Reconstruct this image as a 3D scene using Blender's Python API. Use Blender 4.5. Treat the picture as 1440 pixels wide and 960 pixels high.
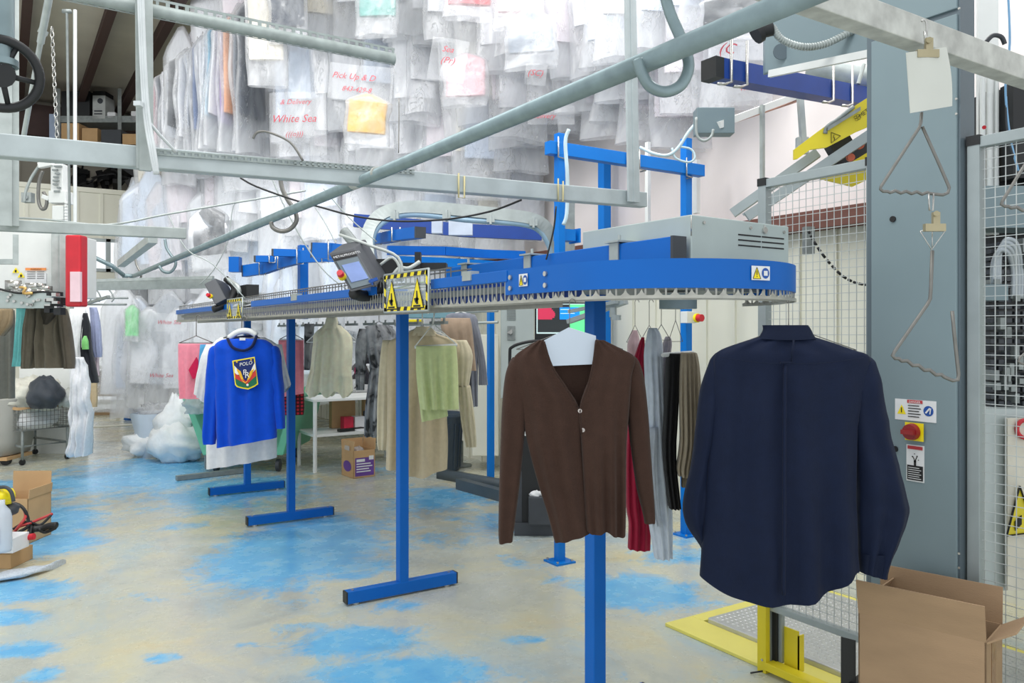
import bpy, math, random
from mathutils import Vector, Matrix, noise
random.seed(7)
for o in list(bpy.data.objects): bpy.data.objects.remove(o)
SC = bpy.context.scene
COL = SC.collection
# ------------------------------------------------------------------ camera
FPX, CX, HY, EYE = 1116.0, 720.0, 466.0, 1.6
YAW = math.radians(32.7)
F = Vector((math.sin(YAW), math.cos(YAW), 0))
R = Vector((math.cos(YAW), -math.sin(YAW), 0))
UP = Vector((0, 0, 1))
AX, AY = Vector((1, 0, 0)), Vector((0, 1, 0))
cam = bpy.data.objects.new('camera', bpy.data.cameras.new('camera'))
COL.objects.link(cam)
cam.location = (0, 0, EYE)
cam.rotation_euler = (math.pi/2, 0, -YAW)
cam.data.sensor_width = 36
cam.data.lens = FPX/1440*36
cam.data.shift_y = -14/1440
cam.data.clip_start = 0.05
cam.data.clip_end = 200
SC.camera = cam
# ------------------------------------------------------------------ light
w = bpy.data.worlds.new('world'); SC.world = w; w.use_nodes = True
bg = w.node_tree.nodes['Background']
bg.inputs[0].default_value = (0.93, 0.97, 1.0, 1)
bg.inputs[1].default_value = 1.08
def area(name, loc, rot, sx, sy, power, col=(1, 1, 1)):
    l = bpy.data.lights.new(name, 'AREA'); l.shape = 'RECTANGLE'; l.size = sx; l.size_y = sy
    l.energy = power; l.color = col
    o = bpy.data.objects.new(name, l); COL.objects.link(o); o.location = loc; o.rotation_euler = rot
    return o
area('unseen_lamp', (0.0, 2.4, 5.0), (math.radians(28), 0, math.radians(-35)), 4, 1.2, 85, (1, .98, .95))  # unseen lamp, added and tilted to brighten the clothes under the conveyor
area('unseen_lamp', (1.6, 5.2, 5.3), (math.radians(38), 0, math.radians(-25)), 4.0, 1.0, 125, (1, .985, .97))  # added fill, tilted to brighten the bagged clothes
area('unseen_lamp', (-0.6, 8.6, 5.4), (math.radians(35), 0, math.radians(-20)), 3.0, 1.2, 125, (1, .985, .97))  # another added fill for the bags, farther into the hall
area('unseen_lamp', (2.2, 9.0, 2.9), (math.radians(60), 0, math.radians(-10)), 2.0, .4, 18, (1, .985, .97))  # low added lamp between the rows, lightens the rear clothes
area('unseen_lamp', (4.2, 3.0, 4.9), (0, 0, 0), 1.0, 3, 70, (1, .98, .95))
SC.view_settings.view_transform = 'Standard'
SC.view_settings.look = 'None'
SC.view_settings.gamma = 1
SC.view_settings.use_curve_mapping = False
SC.view_settings.exposure = 0.08
# ------------------------------------------------------------------ helpers
def P(px, py, Z):
    return F*Z + R*((px-CX)/FPX*Z) + Vector((0, 0, EYE+(HY-py)/FPX*Z))
def ray(px, py):
    return F + R*((px-CX)/FPX) + UP*((HY-py)/FPX)
def onX(px, py, X):
    d = ray(px, py); t = X/d.x; return d*t + Vector((0, 0, EYE))
def onY(px, py, Y):
    d = ray(px, py); t = Y/d.y; return d*t + Vector((0, 0, EYE))
def G(px, py, z=0.0):
    d = ray(px, py); t = (z-EYE)/d.z; return d*t + Vector((0, 0, EYE))
def lin(c):
    c = c/255.0
    return c/12.92 if c <= .04045 else ((c+.055)/1.055)**2.4
def rgb(t): return (lin(t[0]), lin(t[1]), lin(t[2]), 1)

MATS = {}
def mat(name, col, rough=.6, metal=0.0, var=.10, scale=8.0, bump=0.0, bscale=60.0, spec=.5, sheen=0.0,
        alpha=1.0, trans=0.0, emit=None, estr=1.0, stretch=None):
    """principled material with a procedural noise variation of its colour and roughness"""
    if name in MATS: return MATS[name]
    m = bpy.data.materials.new(name); m.use_nodes = True
    n = m.node_tree.nodes; L = m.node_tree.links
    b = n['Principled BSDF']
    tc = n.new('ShaderNodeTexCoord'); mp = n.new('ShaderNodeMapping')
    if stretch: mp.inputs['Scale'].default_value = stretch
    L.new(tc.outputs['Object'], mp.inputs['Vector'])
    nz = n.new('ShaderNodeTexNoise'); nz.inputs['Scale'].default_value = scale; nz.inputs['Detail'].default_value = 4
    L.new(mp.outputs['Vector'], nz.inputs['Vector'])
    cr = n.new('ShaderNodeValToRGB')
    c = rgb(col)
    cr.color_ramp.elements[0].position = .3; cr.color_ramp.elements[1].position = .7
    cr.color_ramp.elements[0].color = tuple(max(0, x*(1-var)) for x in c[:3])+(1,)
    cr.color_ramp.elements[1].color = tuple(min(1, x*(1+var)) for x in c[:3])+(1,)
    L.new(nz.outputs['Fac'], cr.inputs['Fac']); L.new(cr.outputs['Color'], b.inputs['Base Color'])
    b.inputs['Roughness'].default_value = rough; b.inputs['Metallic'].default_value = metal
    b.inputs['Specular IOR Level'].default_value = spec
    b.inputs['Sheen Weight'].default_value = sheen
    b.inputs['Alpha'].default_value = alpha
    b.inputs['Transmission Weight'].default_value = trans
    if emit:
        b.inputs['Emission Color'].default_value = rgb(emit); b.inputs['Emission Strength'].default_value = estr
    if bump:
        n2 = n.new('ShaderNodeTexNoise'); n2.inputs['Scale'].default_value = bscale; n2.inputs['Detail'].default_value = 3
        L.new(mp.outputs['Vector'], n2.inputs['Vector'])
        bp = n.new('ShaderNodeBump'); bp.inputs['Strength'].default_value = bump; bp.inputs['Distance'].default_value = .01
        L.new(n2.outputs['Fac'], bp.inputs['Height']); L.new(bp.outputs['Normal'], b.inputs['Normal'])
    MATS[name] = m
    return m

class MB:
    def __init__(s): s.v = []; s.f = []; s.mi = []; s.m = 0; s.sm = []; s.smooth = False
    def add(s, vs, fs):
        b = len(s.v); s.v += [Vector(x) for x in vs]
        for f in fs: s.f.append([i+b for i in f]); s.mi.append(s.m); s.sm.append(s.smooth)
        return s
    def pbox(s, o, u, v, w):
        """parallelepiped from a corner and three edge vectors"""
        o, u, v, w = Vector(o), Vector(u), Vector(v), Vector(w)
        if u.cross(v).dot(w) < 0: u, v = v, u
        p = [o, o+u, o+u+v, o+v, o+w, o+u+w, o+u+v+w, o+v+w]
        return s.add(p, [(3,2,1,0), (4,5,6,7), (0,1,5,4), (1,2,6,5), (2,3,7,6), (3,0,4,7)])
    def box(s, lo, hi):
        return s.pbox(lo, (hi[0]-lo[0], 0, 0), (0, hi[1]-lo[1], 0), (0, 0, hi[2]-lo[2]))
    def obox(s, c, ax, ay, az, hx, hy, hz):
        c = Vector(c); return s.pbox(c-ax*hx-ay*hy-az*hz, ax*2*hx, ay*2*hy, az*2*hz)
    def bar(s, a, b, w, h, up=UP):
        """box beam from a to b, w wide and h high"""
        a, b = Vector(a), Vector(b); d = (b-a); t = d.normalized()
        side = t.cross(up)
        if side.length < 1e-4: side = t.cross(AX)
        side.normalize(); u2 = side.cross(t).normalized()
        return s.pbox(a-side*w/2-u2*h/2, d, side*w, u2*h)
    def tube(s, pts, r, n=8, closed=False, r2=None):
        pts = [Vector(p) for p in pts]; N = len(pts); rings = []
        sm = s.smooth; s.smooth = True
        prev = None
        for i, p in enumerate(pts):
            if closed: t = pts[(i+1) % N]-pts[i-1]
            else: t = pts[min(i+1, N-1)]-pts[max(i-1, 0)]
            t.normalize()
            if prev is None:
                a = t.cross(UP)
                if a.length < 1e-3: a = t.cross(AX)
            else: a = prev-t*prev.dot(t)
            a.normalize(); prev = a; b = t.cross(a)
            rr = r if r2 is None else r+(r2-r)*i/max(1, N-1)
            rings.append([p+(a*math.cos(2*math.pi*k/n)+b*math.sin(2*math.pi*k/n))*rr for k in range(n)])
        s.loft(rings, closed=closed, cap=not closed); s.smooth = sm
        return s
    def loft(s, rings, closed=False, cap=False, capend=None):
        n = len(rings[0]); vs = [p for r in rings for p in r]; fs = []
        m = len(rings)
        for i in range(m if closed else m-1):
            j = (i+1) % m
            for k in range(n):
                l = (k+1) % n
                fs.append((i*n+k, i*n+l, j*n+l, j*n+k))
        if cap or capend == 'start': fs.append(tuple(range(n-1, -1, -1)))
        if cap: fs.append(tuple((m-1)*n+k for k in range(n)))
        return s.add(vs, fs)
    def cyl(s, a, b, r, n=16, r2=None):
        a, b = Vector(a), Vector(b); t = (b-a).normalized()
        u = t.cross(UP)
        if u.length < 1e-3: u = t.cross(AX)
        u.normalize(); v = t.cross(u); r2 = r if r2 is None else r2
        ra = [a+(u*math.cos(2*math.pi*k/n)+v*math.sin(2*math.pi*k/n))*r for k in range(n)]
        rb = [b+(u*math.cos(2*math.pi*k/n)+v*math.sin(2*math.pi*k/n))*r2 for k in range(n)]
        sm = s.smooth; s.smooth = n > 8
        s.loft([ra, rb]); s.smooth = False
        s.add(ra, [tuple(range(n-1, -1, -1))]); s.add(rb, [tuple(range(n))])
        s.smooth = sm
        return s
    def lathe(s, c, prof, n=24, ax=UP):
        c = Vector(c); u = ax.cross(AX)
        if u.length < 1e-3: u = ax.cross(AY)
        u.normalize(); v = ax.cross(u)
        sm = s.smooth; s.smooth = True
        s.loft([[c+ax*z+(u*math.cos(2*math.pi*k/n)+v*math.sin(2*math.pi*k/n))*max(r, 1e-4) for k in range(n)] for r, z in prof])
        s.smooth = sm; return s
    def poly(s, pts, thick, nrm):
        """flat polygon with thickness along nrm"""
        pts = [Vector(p) for p in pts]; n = len(pts); k = Vector(nrm).normalized()*thick
        vs = pts+[p+k for p in pts]
        fs = [tuple(range(n)), tuple(range(2*n-1, n-1, -1))]+[(i, i+n, (i+1) % n+n, (i+1) % n) for i in range(n)]
        return s.add(vs, fs)

def mesh_obj(name, mb, ms, parent=None, org=None, bev=0, subsurf=0):
    org = Vector((0, 0, 0)) if org is None else Vector(org)
    me = bpy.data.meshes.new(name)
    me.from_pydata([tuple(v-org) for v in mb.v], [], mb.f)
    if not isinstance(ms, (list, tuple)): ms = [ms]
    for m in ms: me.materials.append(m)
    me.polygons.foreach_set('material_index', mb.mi)
    me.polygons.foreach_set('use_smooth', mb.sm)
    me.update()
    o = bpy.data.objects.new(name, me); COL.objects.link(o)
    if parent: o.parent = parent
    if bev:
        b = o.modifiers.new('bevel', 'BEVEL'); b.width = bev; b.segments = 2; b.limit_method = 'ANGLE'
    if subsurf:
        b = o.modifiers.new('sub', 'SUBSURF'); b.levels = subsurf; b.render_levels = subsurf
    return o
def base_of(mb):
    xs = [v.x for v in mb.v]; ys = [v.y for v in mb.v]; zs = [v.z for v in mb.v]
    return Vector(((min(xs)+max(xs))/2, (min(ys)+max(ys))/2, min(zs)))
def tag(o, label, cat, group=None, kind=None):
    o['label'] = label; o['category'] = cat
    if group: o['group'] = group
    if kind: o['kind'] = kind
NOSPLIT = {'lettering', 'print', 'label_print', 'plate_print', 'panel_print', 'wire_mesh', 'wire_basket', 'slotted_hook_rail', 'checker_pattern', 'crest_wings',
           'crest_lettering', 'warning_symbol', 'hazard_stripe', 'dialog_text', 'clip_row', 'clip_link', 'louvre', 'red_text_block', 'guard_wire', 'slotted_edge', 'body', 'fan_grille', 'crest_panel', 'flexible_conduit', 'frame', 'button_hole'}
def pieces(mb):
    """split a builder into its separate touching clusters"""
    n = len(mb.v); par = list(range(n))
    def find(a):
        while par[a] != a: par[a] = par[par[a]]; a = par[a]
        return a
    for f in mb.f:
        r = find(f[0])
        for i in f[1:]: par[find(i)] = r
    comp = {}
    for i, v in enumerate(mb.v):
        r = find(i); b = comp.get(r)
        if b is None: comp[r] = [v.x, v.y, v.z, v.x, v.y, v.z]
        else:
            b[0] = min(b[0], v.x); b[1] = min(b[1], v.y); b[2] = min(b[2], v.z); b[3] = max(b[3], v.x); b[4] = max(b[4], v.y); b[5] = max(b[5], v.z)
    ids = list(comp)
    if len(ids) > 400 or len(ids) < 2: return [mb]
    cl = {r: r for r in ids}
    def cf(a):
        while cl[a] != a: a = cl[a]
        return a
    for i, a in enumerate(ids):
        A = comp[a]
        for b in ids[i+1:]:
            B = comp[b]
            if all(A[k]-.002 <= B[k+3] and B[k]-.002 <= A[k+3] for k in range(3)):
                x, y = cf(a), cf(b)
                if x != y: cl[y] = x
    groups = {}
    for i in range(n): groups.setdefault(cf(find(i)), {})[i] = None
    if len(groups) < 2: return [mb]
    out = []
    root = {i: g for g, d in groups.items() for i in d}
    for g in groups: groups[g] = MB()
    mp = {}
    for i, v in enumerate(mb.v): q = groups[root[i]]; mp[i] = len(q.v); q.v.append(v)
    for f, mi, sm in zip(mb.f, mb.mi, mb.sm): q = groups[root[f[0]]]; q.f.append([mp[i] for i in f]); q.mi.append(mi); q.sm.append(sm)
    return list(groups.values())
class T:
    """a thing: an Empty at its base with its parts as children"""
    def __init__(s, name, label, cat, loc, group=None):
        s.o = bpy.data.objects.new(name, None); COL.objects.link(s.o); s.loc = Vector(loc); s.o.location = s.loc
        s.o.empty_display_size = .1
        tag(s.o, label, cat, group)
    def part(s, name, mb, ms, parent=None, label=None, bev=0, subsurf=0, kind=None):
        if name not in NOSPLIT and not isinstance(ms, (list, tuple)):
            ps = pieces(mb)
            if 1 < len(ps) <= 30:
                out = [s.part1(name, q, ms, parent, label, bev, subsurf, kind) for q in ps]
                return out[0]
        return s.part1(name, mb, ms, parent, label, bev, subsurf, kind)
    def part1(s, name, mb, ms, parent=None, label=None, bev=0, subsurf=0, kind=None):
        o = mesh_obj(name, mb, ms, parent or s.o, s.loc, bev, subsurf)
        if label: o['label'] = label
        if kind: o['kind'] = kind
        return o
def solo(name, mb, ms, label, cat, group=None, kind=None, bev=0, subsurf=0):
    b = base_of(mb); o = mesh_obj(name, mb, ms, None, b, bev, subsurf); o.location = b
    tag(o, label, cat, group, kind); return o
def struct(name, mb, ms, bev=0):
    o = mesh_obj(name, mb, ms, None, None, bev); o['kind'] = 'structure'; return o
def text_mb(body, size, org, xd, yd, mb=None, italic=0.0, lift=.0015, center=False):
    cu = bpy.data.curves.new('t', 'FONT'); cu.body = body; cu.size = size; cu.shear = italic
    if center: cu.align_x = 'CENTER'
    cu.resolution_u = 2
    o = bpy.data.objects.new('t', cu); COL.objects.link(o)
    dg = bpy.context.evaluated_depsgraph_get(); dg.update()
    me = bpy.data.meshes.new_from_object(o.evaluated_get(dg))
    mb = mb or MB(); xd = Vector(xd).normalized(); yd = Vector(yd).normalized(); zd = xd.cross(yd).normalized()
    mb.add([Vector(org)+xd*v.co.x+yd*v.co.y+zd*lift for v in me.vertices], [tuple(p.vertices) for p in me.polygons])
    bpy.data.objects.remove(o); bpy.data.curves.remove(cu); bpy.data.meshes.remove(me)
    return mb
def smooth_rows(rows, sub=4):
    """Catmull-Rom through tuples"""
    out = []
    n = len(rows)
    for i in range(n-1):
        p0 = rows[max(i-1, 0)]; p1 = rows[i]; p2 = rows[i+1]; p3 = rows[min(i+2, n-1)]
        for k in range(sub):
            t = k/sub
            out.append(tuple(.5*((2*b)+(-a+c)*t+(2*a-5*b+4*c-d)*t*t+(-a+3*b-3*c+d)*t**3) for a, b, c, d in zip(p0, p1, p2, p3)))
    out.append(tuple(rows[-1]))
    return out
def cloth(mb, rows, Z, n=40, fold=.012, freq=5.0, ph=0.0, hem=None, top_close=True, xd=R, fd=F, sub=4, wr=.004, flip=False, yoff=0.0):
    """a hanging piece of cloth as a closed loft; rows = (y, xleft, xright, half depth in metres) in photo units at distance Z"""
    rows = smooth_rows(rows, sub); rings = []; m = len(rows)
    yt, yb = rows[0][0], rows[-1][0]
    for i, (y, xl, xr, dp) in enumerate(rows):
        t = (y-yt)/max(1e-6, yb-yt); ring = []
        cxm = (xl+xr)/2; hw = (xr-xl)/2
        for k in range(n):
            a = 2*math.pi*k/n; s = math.cos(a); q = math.sin(a)
            sh = math.copysign(abs(q)**.7, q)
            x = cxm+hw*s
            yy = y+(hem(s)*max(0, t)**6 if hem else 0)
            amp = fold*min(1, .15+t*1.1)
            off = sh*dp + amp*math.sin(freq*s*math.pi*.5*1.3+ph+.8*math.sin(2*t+ph))*(1-abs(s)**6)
            off += amp*.5*math.sin(freq*2.3*s+ph*2+t*1.5)*(1-abs(s)**6)
            p = P(x, yy, Z)
            nv = noise.noise(p*9+Vector((ph, 0, 0)))*wr*2 + noise.noise(p*22+Vector((0, ph, 0)))*wr
            ring.append(p+fd*(off+yoff+nv))
        rings.append(ring)
    sm = mb.smooth; mb.smooth = True
    mb.loft(rings, capend='start' if top_close else None); mb.smooth = sm
    return mb
def pbar(mb, x0, y0, x1, y1, Z0, Z1, w, h):
    return mb.bar(P(x0, y0, Z0), P(x1, y1, Z1), w, h)
def PL(pts, Z): return [P(x, y, Z) for x, y in pts]
def curve_pts(pts, sub=5):
    return [Vector(p) for p in smooth_rows([tuple(q) for q in pts], sub)]
def copy_tree(root, loc, rotz, scale, label, mats=None):
    r = root.copy(); COL.objects.link(r); r.location = loc; r.rotation_euler = (0, 0, rotz); r.scale = scale
    if label: r['label'] = label
    for ch in root.children:
        c = ch.copy(); COL.objects.link(c); c.parent = r
        if mats and ch.name.split('.')[0] in mats:
            c.material_slots[0].link = 'OBJECT'; c.material_slots[0].material = mats[ch.name.split('.')[0]]
        for g in ch.children:
            d = g.copy(); COL.objects.link(d); d.parent = c
    return r
# ------------------------------------------------------------------ materials
M = {}
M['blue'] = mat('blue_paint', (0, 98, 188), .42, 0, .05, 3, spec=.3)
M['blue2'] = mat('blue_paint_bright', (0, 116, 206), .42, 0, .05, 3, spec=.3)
M['black'] = mat('black_plastic', (28, 30, 32), .5)
M['dgrey'] = mat('dark_grey_plastic', (62, 66, 72), .5)
M['galv'] = mat('galvanised_steel', (172, 180, 178), .42, .35, .12, 14, .05, 40)
M['galv2'] = mat('dull_galvanised_steel', (140, 147, 146), .5, .3, .14, 20, .06, 50)
M['pipe'] = mat('galvanised_pipe', (134, 152, 156), .42, .45, .12, 18, .05, 40)
M['rust'] = mat('stained_grey_steel', (190, 192, 186), .55, .15, .22, 16, .1, 50)
M['beam'] = mat('pale_grey_steel', (178, 188, 190), .5, .15, .10, 10, .05, 50)
M['chrome'] = mat('bright_steel', (190, 190, 186), .25, .8, .08, 20)
M['steel'] = mat('wire_steel', (125, 124, 120), .38, .6, .1, 30)
M['alum'] = mat('aluminium_profile', (160, 170, 172), .42, .35, .06, 10)
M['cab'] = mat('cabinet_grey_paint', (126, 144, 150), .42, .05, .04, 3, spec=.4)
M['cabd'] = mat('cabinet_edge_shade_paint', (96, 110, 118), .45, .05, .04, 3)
M['white'] = mat('white_paint', (225, 228, 226), .5, 0, .03)
M['cream'] = mat('cream_metal_sheet', (222, 222, 208), .45, 0, .04, 2)
M['insul'] = mat('white_vinyl_insulation', (226, 218, 216), .4, 0, .05, 1.6, .35, 5)
M['brown'] = mat('red_brown_steel', (104, 66, 56), .6)
M['yellow'] = mat('yellow_paint', (226, 208, 40), .42, 0, .05, 4)
M['syellow'] = mat('sign_yellow', (248, 226, 20), .4, 0, .02)
M['red'] = mat('red_plastic', (200, 36, 50), .4)
M['paper'] = mat('white_paper', (228, 230, 232), .8, 0, .03)
M['card'] = mat('brown_cardboard', (166, 138, 108), .8, 0, .07, 5, .1, 90, stretch=(1, 1, 3))
M['card2'] = mat('light_cardboard', (196, 160, 116), .8, 0, .07, 6)
M['ink'] = mat('black_ink', (24, 24, 26), .6)
M['redink'] = mat('red_ink', (190, 60, 66), .6)
M['sblue'] = mat('sign_blue', (20, 80, 165), .4)
def fabric(name, col, var=.06, bump=.25, sheen=.15, rough=.88, scale=30):
    return mat(name, col, rough, 0, var, scale, bump, 260, .25, sheen)
# ================================================================== THE SETTING
# floor: concrete with worn blue paint; the worn patches are an attribute of the slab
FX0, FX1, FY0, FY1, FS = -6.0, 6.0, -1.0, 20.0, .06
nx, ny = int((FX1-FX0)/FS), int((FY1-FY0)/FS)
fl = MB()
fl.v = [Vector((FX0+(FX1-FX0)*i/nx, FY0+(FY1-FY0)*j/ny, 0)) for j in range(ny+1) for i in range(nx+1)]
for j in range(ny):
    for i in range(nx):
        a = j*(nx+1)+i; fl.f.append((a, a+1, a+nx+2, a+nx+1)); fl.mi.append(0); fl.sm.append(False)
blobs = []   # ground position, half sizes across and along the view, strength of paint
for px, py, rx, ry, s in [(420, 770, .55, .9, 1.0), (340, 800, .25, .3, .7), (490, 800, .35, .3, .6), (560, 850, .2, .15, .5), (455, 745, .3, .6, .7),
                          (330, 690, .8, 1.0, .7), (210, 665, 1.2, 1.5, .7), (430, 700, .4, .6, .4), (250, 740, .4, .25, .4),
                          (20, 740, .6, .7, 1.0), (60, 765, .4, .4, .9), (20, 830, .35, .25, .8), (60, 835, .35, .18, .6), (10, 870, .22, .15, .7), (110, 730, .35, .4, .4),
                          (30, 915, .2, .12, .7), (55, 950, .12, .1, .6), (500, 900, .34, .22, .8), (570, 945, .4, .2, .9), (490, 945, .25, .1, .7), (430, 880, .2, .12, .5),
                          (620, 700, .6, .7, .62), (690, 735, .4, .5, .5), (560, 720, .6, .6, .3), (600, 760, .5, .4, .4), (520, 740, .5, .4, .45),
                          (900, 830, .35, .35, .85), (950, 848, .3, .2, .5), (800, 815, .25, .25, .4), (960, 780, .4, .3, .6), (960, 760, .3, .3, .5),
                          (230, 925, .14, .06, .7), (200, 840, .28, .16, .35), (740, 900, .15, .1, .55), (180, 690, .6, .5, .4), (90, 680, 1.0, .35, .8),
                          (350, 905, .1, .05, .5), (880, 950, .25, .12, .25), (560, 655, .8, 1.0, .35), (730, 790, .3, .3, .35), (640, 800, .25, .2, .3)]:
    blobs.append((G(px, py), rx, ry, s))
me_f = None
def paint_at(p):
    v = 0
    for c, rx, ry, s in blobs:
        d = p-c
        if abs(d.x)+abs(d.y) > 4.5: continue
        a = d.dot(R)/rx; b = d.dot(F)/ry
        e = a*a+b*b
        if e < 6: v = max(v, s*math.exp(-e*.75))
    return v
pv = [paint_at(p) for p in fl.v]
fm = bpy.data.materials.new('worn_painted_concrete'); fm.use_nodes = True
n = fm.node_tree.nodes; L = fm.node_tree.links; b = n['Principled BSDF']
tc = n.new('ShaderNodeTexCoord')
at = n.new('ShaderNodeAttribute'); at.attribute_name = 'worn_paint'
def nz(scale, detail=6, rough=.6, dist=0.0, vec=None):
    x = n.new('ShaderNodeTexNoise'); x.inputs['Scale'].default_value = scale; x.inputs['Detail'].default_value = detail
    x.inputs['Roughness'].default_value = rough; x.inputs['Distortion'].default_value = dist
    L.new(vec or tc.outputs['Object'], x.inputs['Vector']); return x.outputs['Fac']
def ramp(fac, stops):
    x = n.new('ShaderNodeValToRGB'); L.new(fac, x.inputs['Fac'])
    while len(x.color_ramp.elements) < len(stops): x.color_ramp.elements.new(.5)
    for e, (p, c) in zip(x.color_ramp.elements, stops): e.position = p; e.color = c if len(c) == 4 else rgb(c)
    return x.outputs['Color']
def mth(op, a, b2):
    x = n.new('ShaderNodeMath'); x.operation = op
    for i, q in enumerate((a, b2)):
        if isinstance(q, (int, float)): x.inputs[i].default_value = q
        else: L.new(q, x.inputs[i])
    return x.outputs[0]
def mix(fac, a, b2):
    x = n.new('ShaderNodeMix'); x.data_type = 'RGBA'
    L.new(fac, x.inputs['Factor']) if not isinstance(fac, float) else setattr(x.inputs['Factor'], 'default_value', fac)
    L.new(a, x.inputs['A']); L.new(b2, x.inputs['B']); return x.outputs['Result']
concrete = ramp(nz(1.3, 8, .65, .6), [(.30, (164, 168, 160)), (.46, (192, 194, 180)), (.58, (204, 200, 170)), (.72, (208, 192, 148))])
grey = ramp(nz(.55, 5, .6, .3), [(.42, (0, 0, 0, 1)), (.62, (1, 1, 1, 1))])
cg = ramp(nz(3, 6), [(.3, (166, 172, 168)), (.7, (190, 194, 188))])
base = mix(mth('MULTIPLY', grey, .55), concrete, cg)
paint = ramp(nz(5, 6, .7), [(.3, (70, 166, 226)), (.52, (98, 182, 230)), (.72, (158, 202, 222))])
edge = mth('ADD', at.outputs['Fac'], mth('MULTIPLY', mth('SUBTRACT', nz(3.2, 12, .8, .5), .5), 1.5))
mask = ramp(edge, [(.30, (0, 0, 0, 1)), (.43, (.6, .6, .6, 1)), (.56, (1, 1, 1, 1))])
faint = ramp(nz(.9, 8, .7, .8), [(.50, (0, 0, 0, 1)), (.68, (.7, .7, .7, 1))])
base = mix(faint, base, ramp(nz(2, 4), [(.3, (160, 184, 196)), (.7, (150, 190, 214))]))
colr = mix(mth('MULTIPLY', mask, .92), base, paint)
dirt = ramp(nz(.8, 9, .75, 1.2), [(.60, (0, 0, 0, 1)), (.78, (.5, .5, .5, 1))])
colr = mix(dirt, colr, ramp(nz(6, 3), [(.3, (132, 126, 104)), (.7, (160, 152, 124))]))
L.new(colr, b.inputs['Base Color'])
rr = ramp(nz(5, 5), [(.3, (.16, .16, .16, 1)), (.7, (.36, .36, .36, 1))]); L.new(rr, b.inputs['Roughness'])
bp = n.new('ShaderNodeBump'); bp.inputs['Strength'].default_value = .12; bp.inputs['Distance'].default_value = .01
L.new(nz(40, 4), bp.inputs['Height']); L.new(bp.outputs['Normal'], b.inputs['Normal'])
fo = struct('floor', fl, fm)
att = fo.data.attributes.new('worn_paint', 'FLOAT', 'POINT'); att.data.foreach_set('value', pv)

WX = 5.0          # inner face of the right wall
def ribbed(mb, a, d, length, z0, z1, nrm, pitch=.3, depth=.02, ribw=.05):
    """ribbed metal sheet from a along d"""
    a = Vector(a); d = Vector(d).normalized(); nrm = Vector(nrm)
    mb.pbox(a+UP*z0, d*length, nrm*-.04, UP*(z1-z0))
    k = pitch/2
    while k < length-ribw:
        mb.pbox(a+d*k+UP*z0, d*ribw, nrm*depth, UP*(z1-z0)); k += pitch
wr_ = MB(); ribbed(wr_, (WX, -1, 0), AY, 17, 0, 2.42, -AX, .31)
struct('wall_right', wr_, M['cream'])
# insulated upper wall, hung in soft sheets
ins = MB(); N1, N2 = 120, 30
vs = []
for j in range(N2+1):
    for i in range(N1+1):
        y = -1+17*i/N1; z = 2.40+(6.2-2.40)*j/N2
        bul = .05*abs(math.sin(math.pi*(y/1.25)))**.7 + .02*noise.noise(Vector((0, y*1.5, z*1.2)))
        vs.append((WX+.06-bul, y, z))
fs = [(j*(N1+1)+i, j*(N1+1)+i+1, (j+1)*(N1+1)+i+1, (j+1)*(N1+1)+i) for j in range(N2) for i in range(N1)]
ins.smooth = True; ins.add(vs, fs); struct('wall_right_upper', ins, M['insul'])
tr = MB(); tr.box((WX-.16, -1, 2.33), (WX+.02, 16, 2.41)); tr.box((WX-.10, -1, 2.41), (WX+.02, 16, 2.47)); struct('trim_1', tr, M['brown'])
# far wall with doorway and clerestory window
WY = 15.0
def fx(px): return onY(px, 466, WY).x
def fz(px, py): return onY(px, py, WY).z
dx0, dx1, dz1 = fx(104), fx(204), fz(160, 400)
wx0, wx1, wz0, wz1 = fx(108), fx(192), fz(150, 382), fz(150, 336)
far = MB()
ztop = fz(100, 266)
ribbed(far, (-6, WY, 0), AX, 6+dx0, 0, wz0, -AY, .36)
ribbed(far, (dx1, WY, 0), AX, WX-dx1, 0, wz0, -AY, .36)
far.box((dx0, WY, dz1), (dx1, WY+.04, wz0))
ribbed(far, (-6, WY, 0), AX, 6+wx0, wz0, wz1, -AY, .36)
ribbed(far, (wx1, WY, 0), AX, WX-wx1, wz0, wz1, -AY, .36)
ribbed(far, (-6, WY, 0), AX, 11, wz1, ztop, -AY, .36)
far.box((-6, WY-.03, ztop-.03), (WX, WY+.05, ztop+.05))
struct('wall_far', far, M['cream'])
wf = MB(); t = .05
wf.box((wx0, WY-.03, wz0), (wx1, WY+.05, wz0+t)); wf.box((wx0, WY-.03, wz1-t), (wx1, WY+.05, wz1))
for xx in (wx0, (wx0+wx1)/2-.02, wx1-t): wf.box((xx, WY-.03, wz0), (xx+t+.02, WY+.05, wz1))
struct('window_1', wf, M['alum'])
df = MB(); df.box((dx0-.06, WY-.04, 0), (dx0, WY+.06, dz1+.06)); df.box((dx1, WY-.04, 0), (dx1+.06, WY+.06, dz1+.06)); df.box((dx0, WY-.04, dz1), (dx1, WY+.06, dz1+.08))
struct('door_1', df, M['alum'])
th = MB(); th.box((dx0-.3, WY-.12, .002), (dx1+.3, WY+.1, .008)); struct('trim_2', th, M['cream'])
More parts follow.
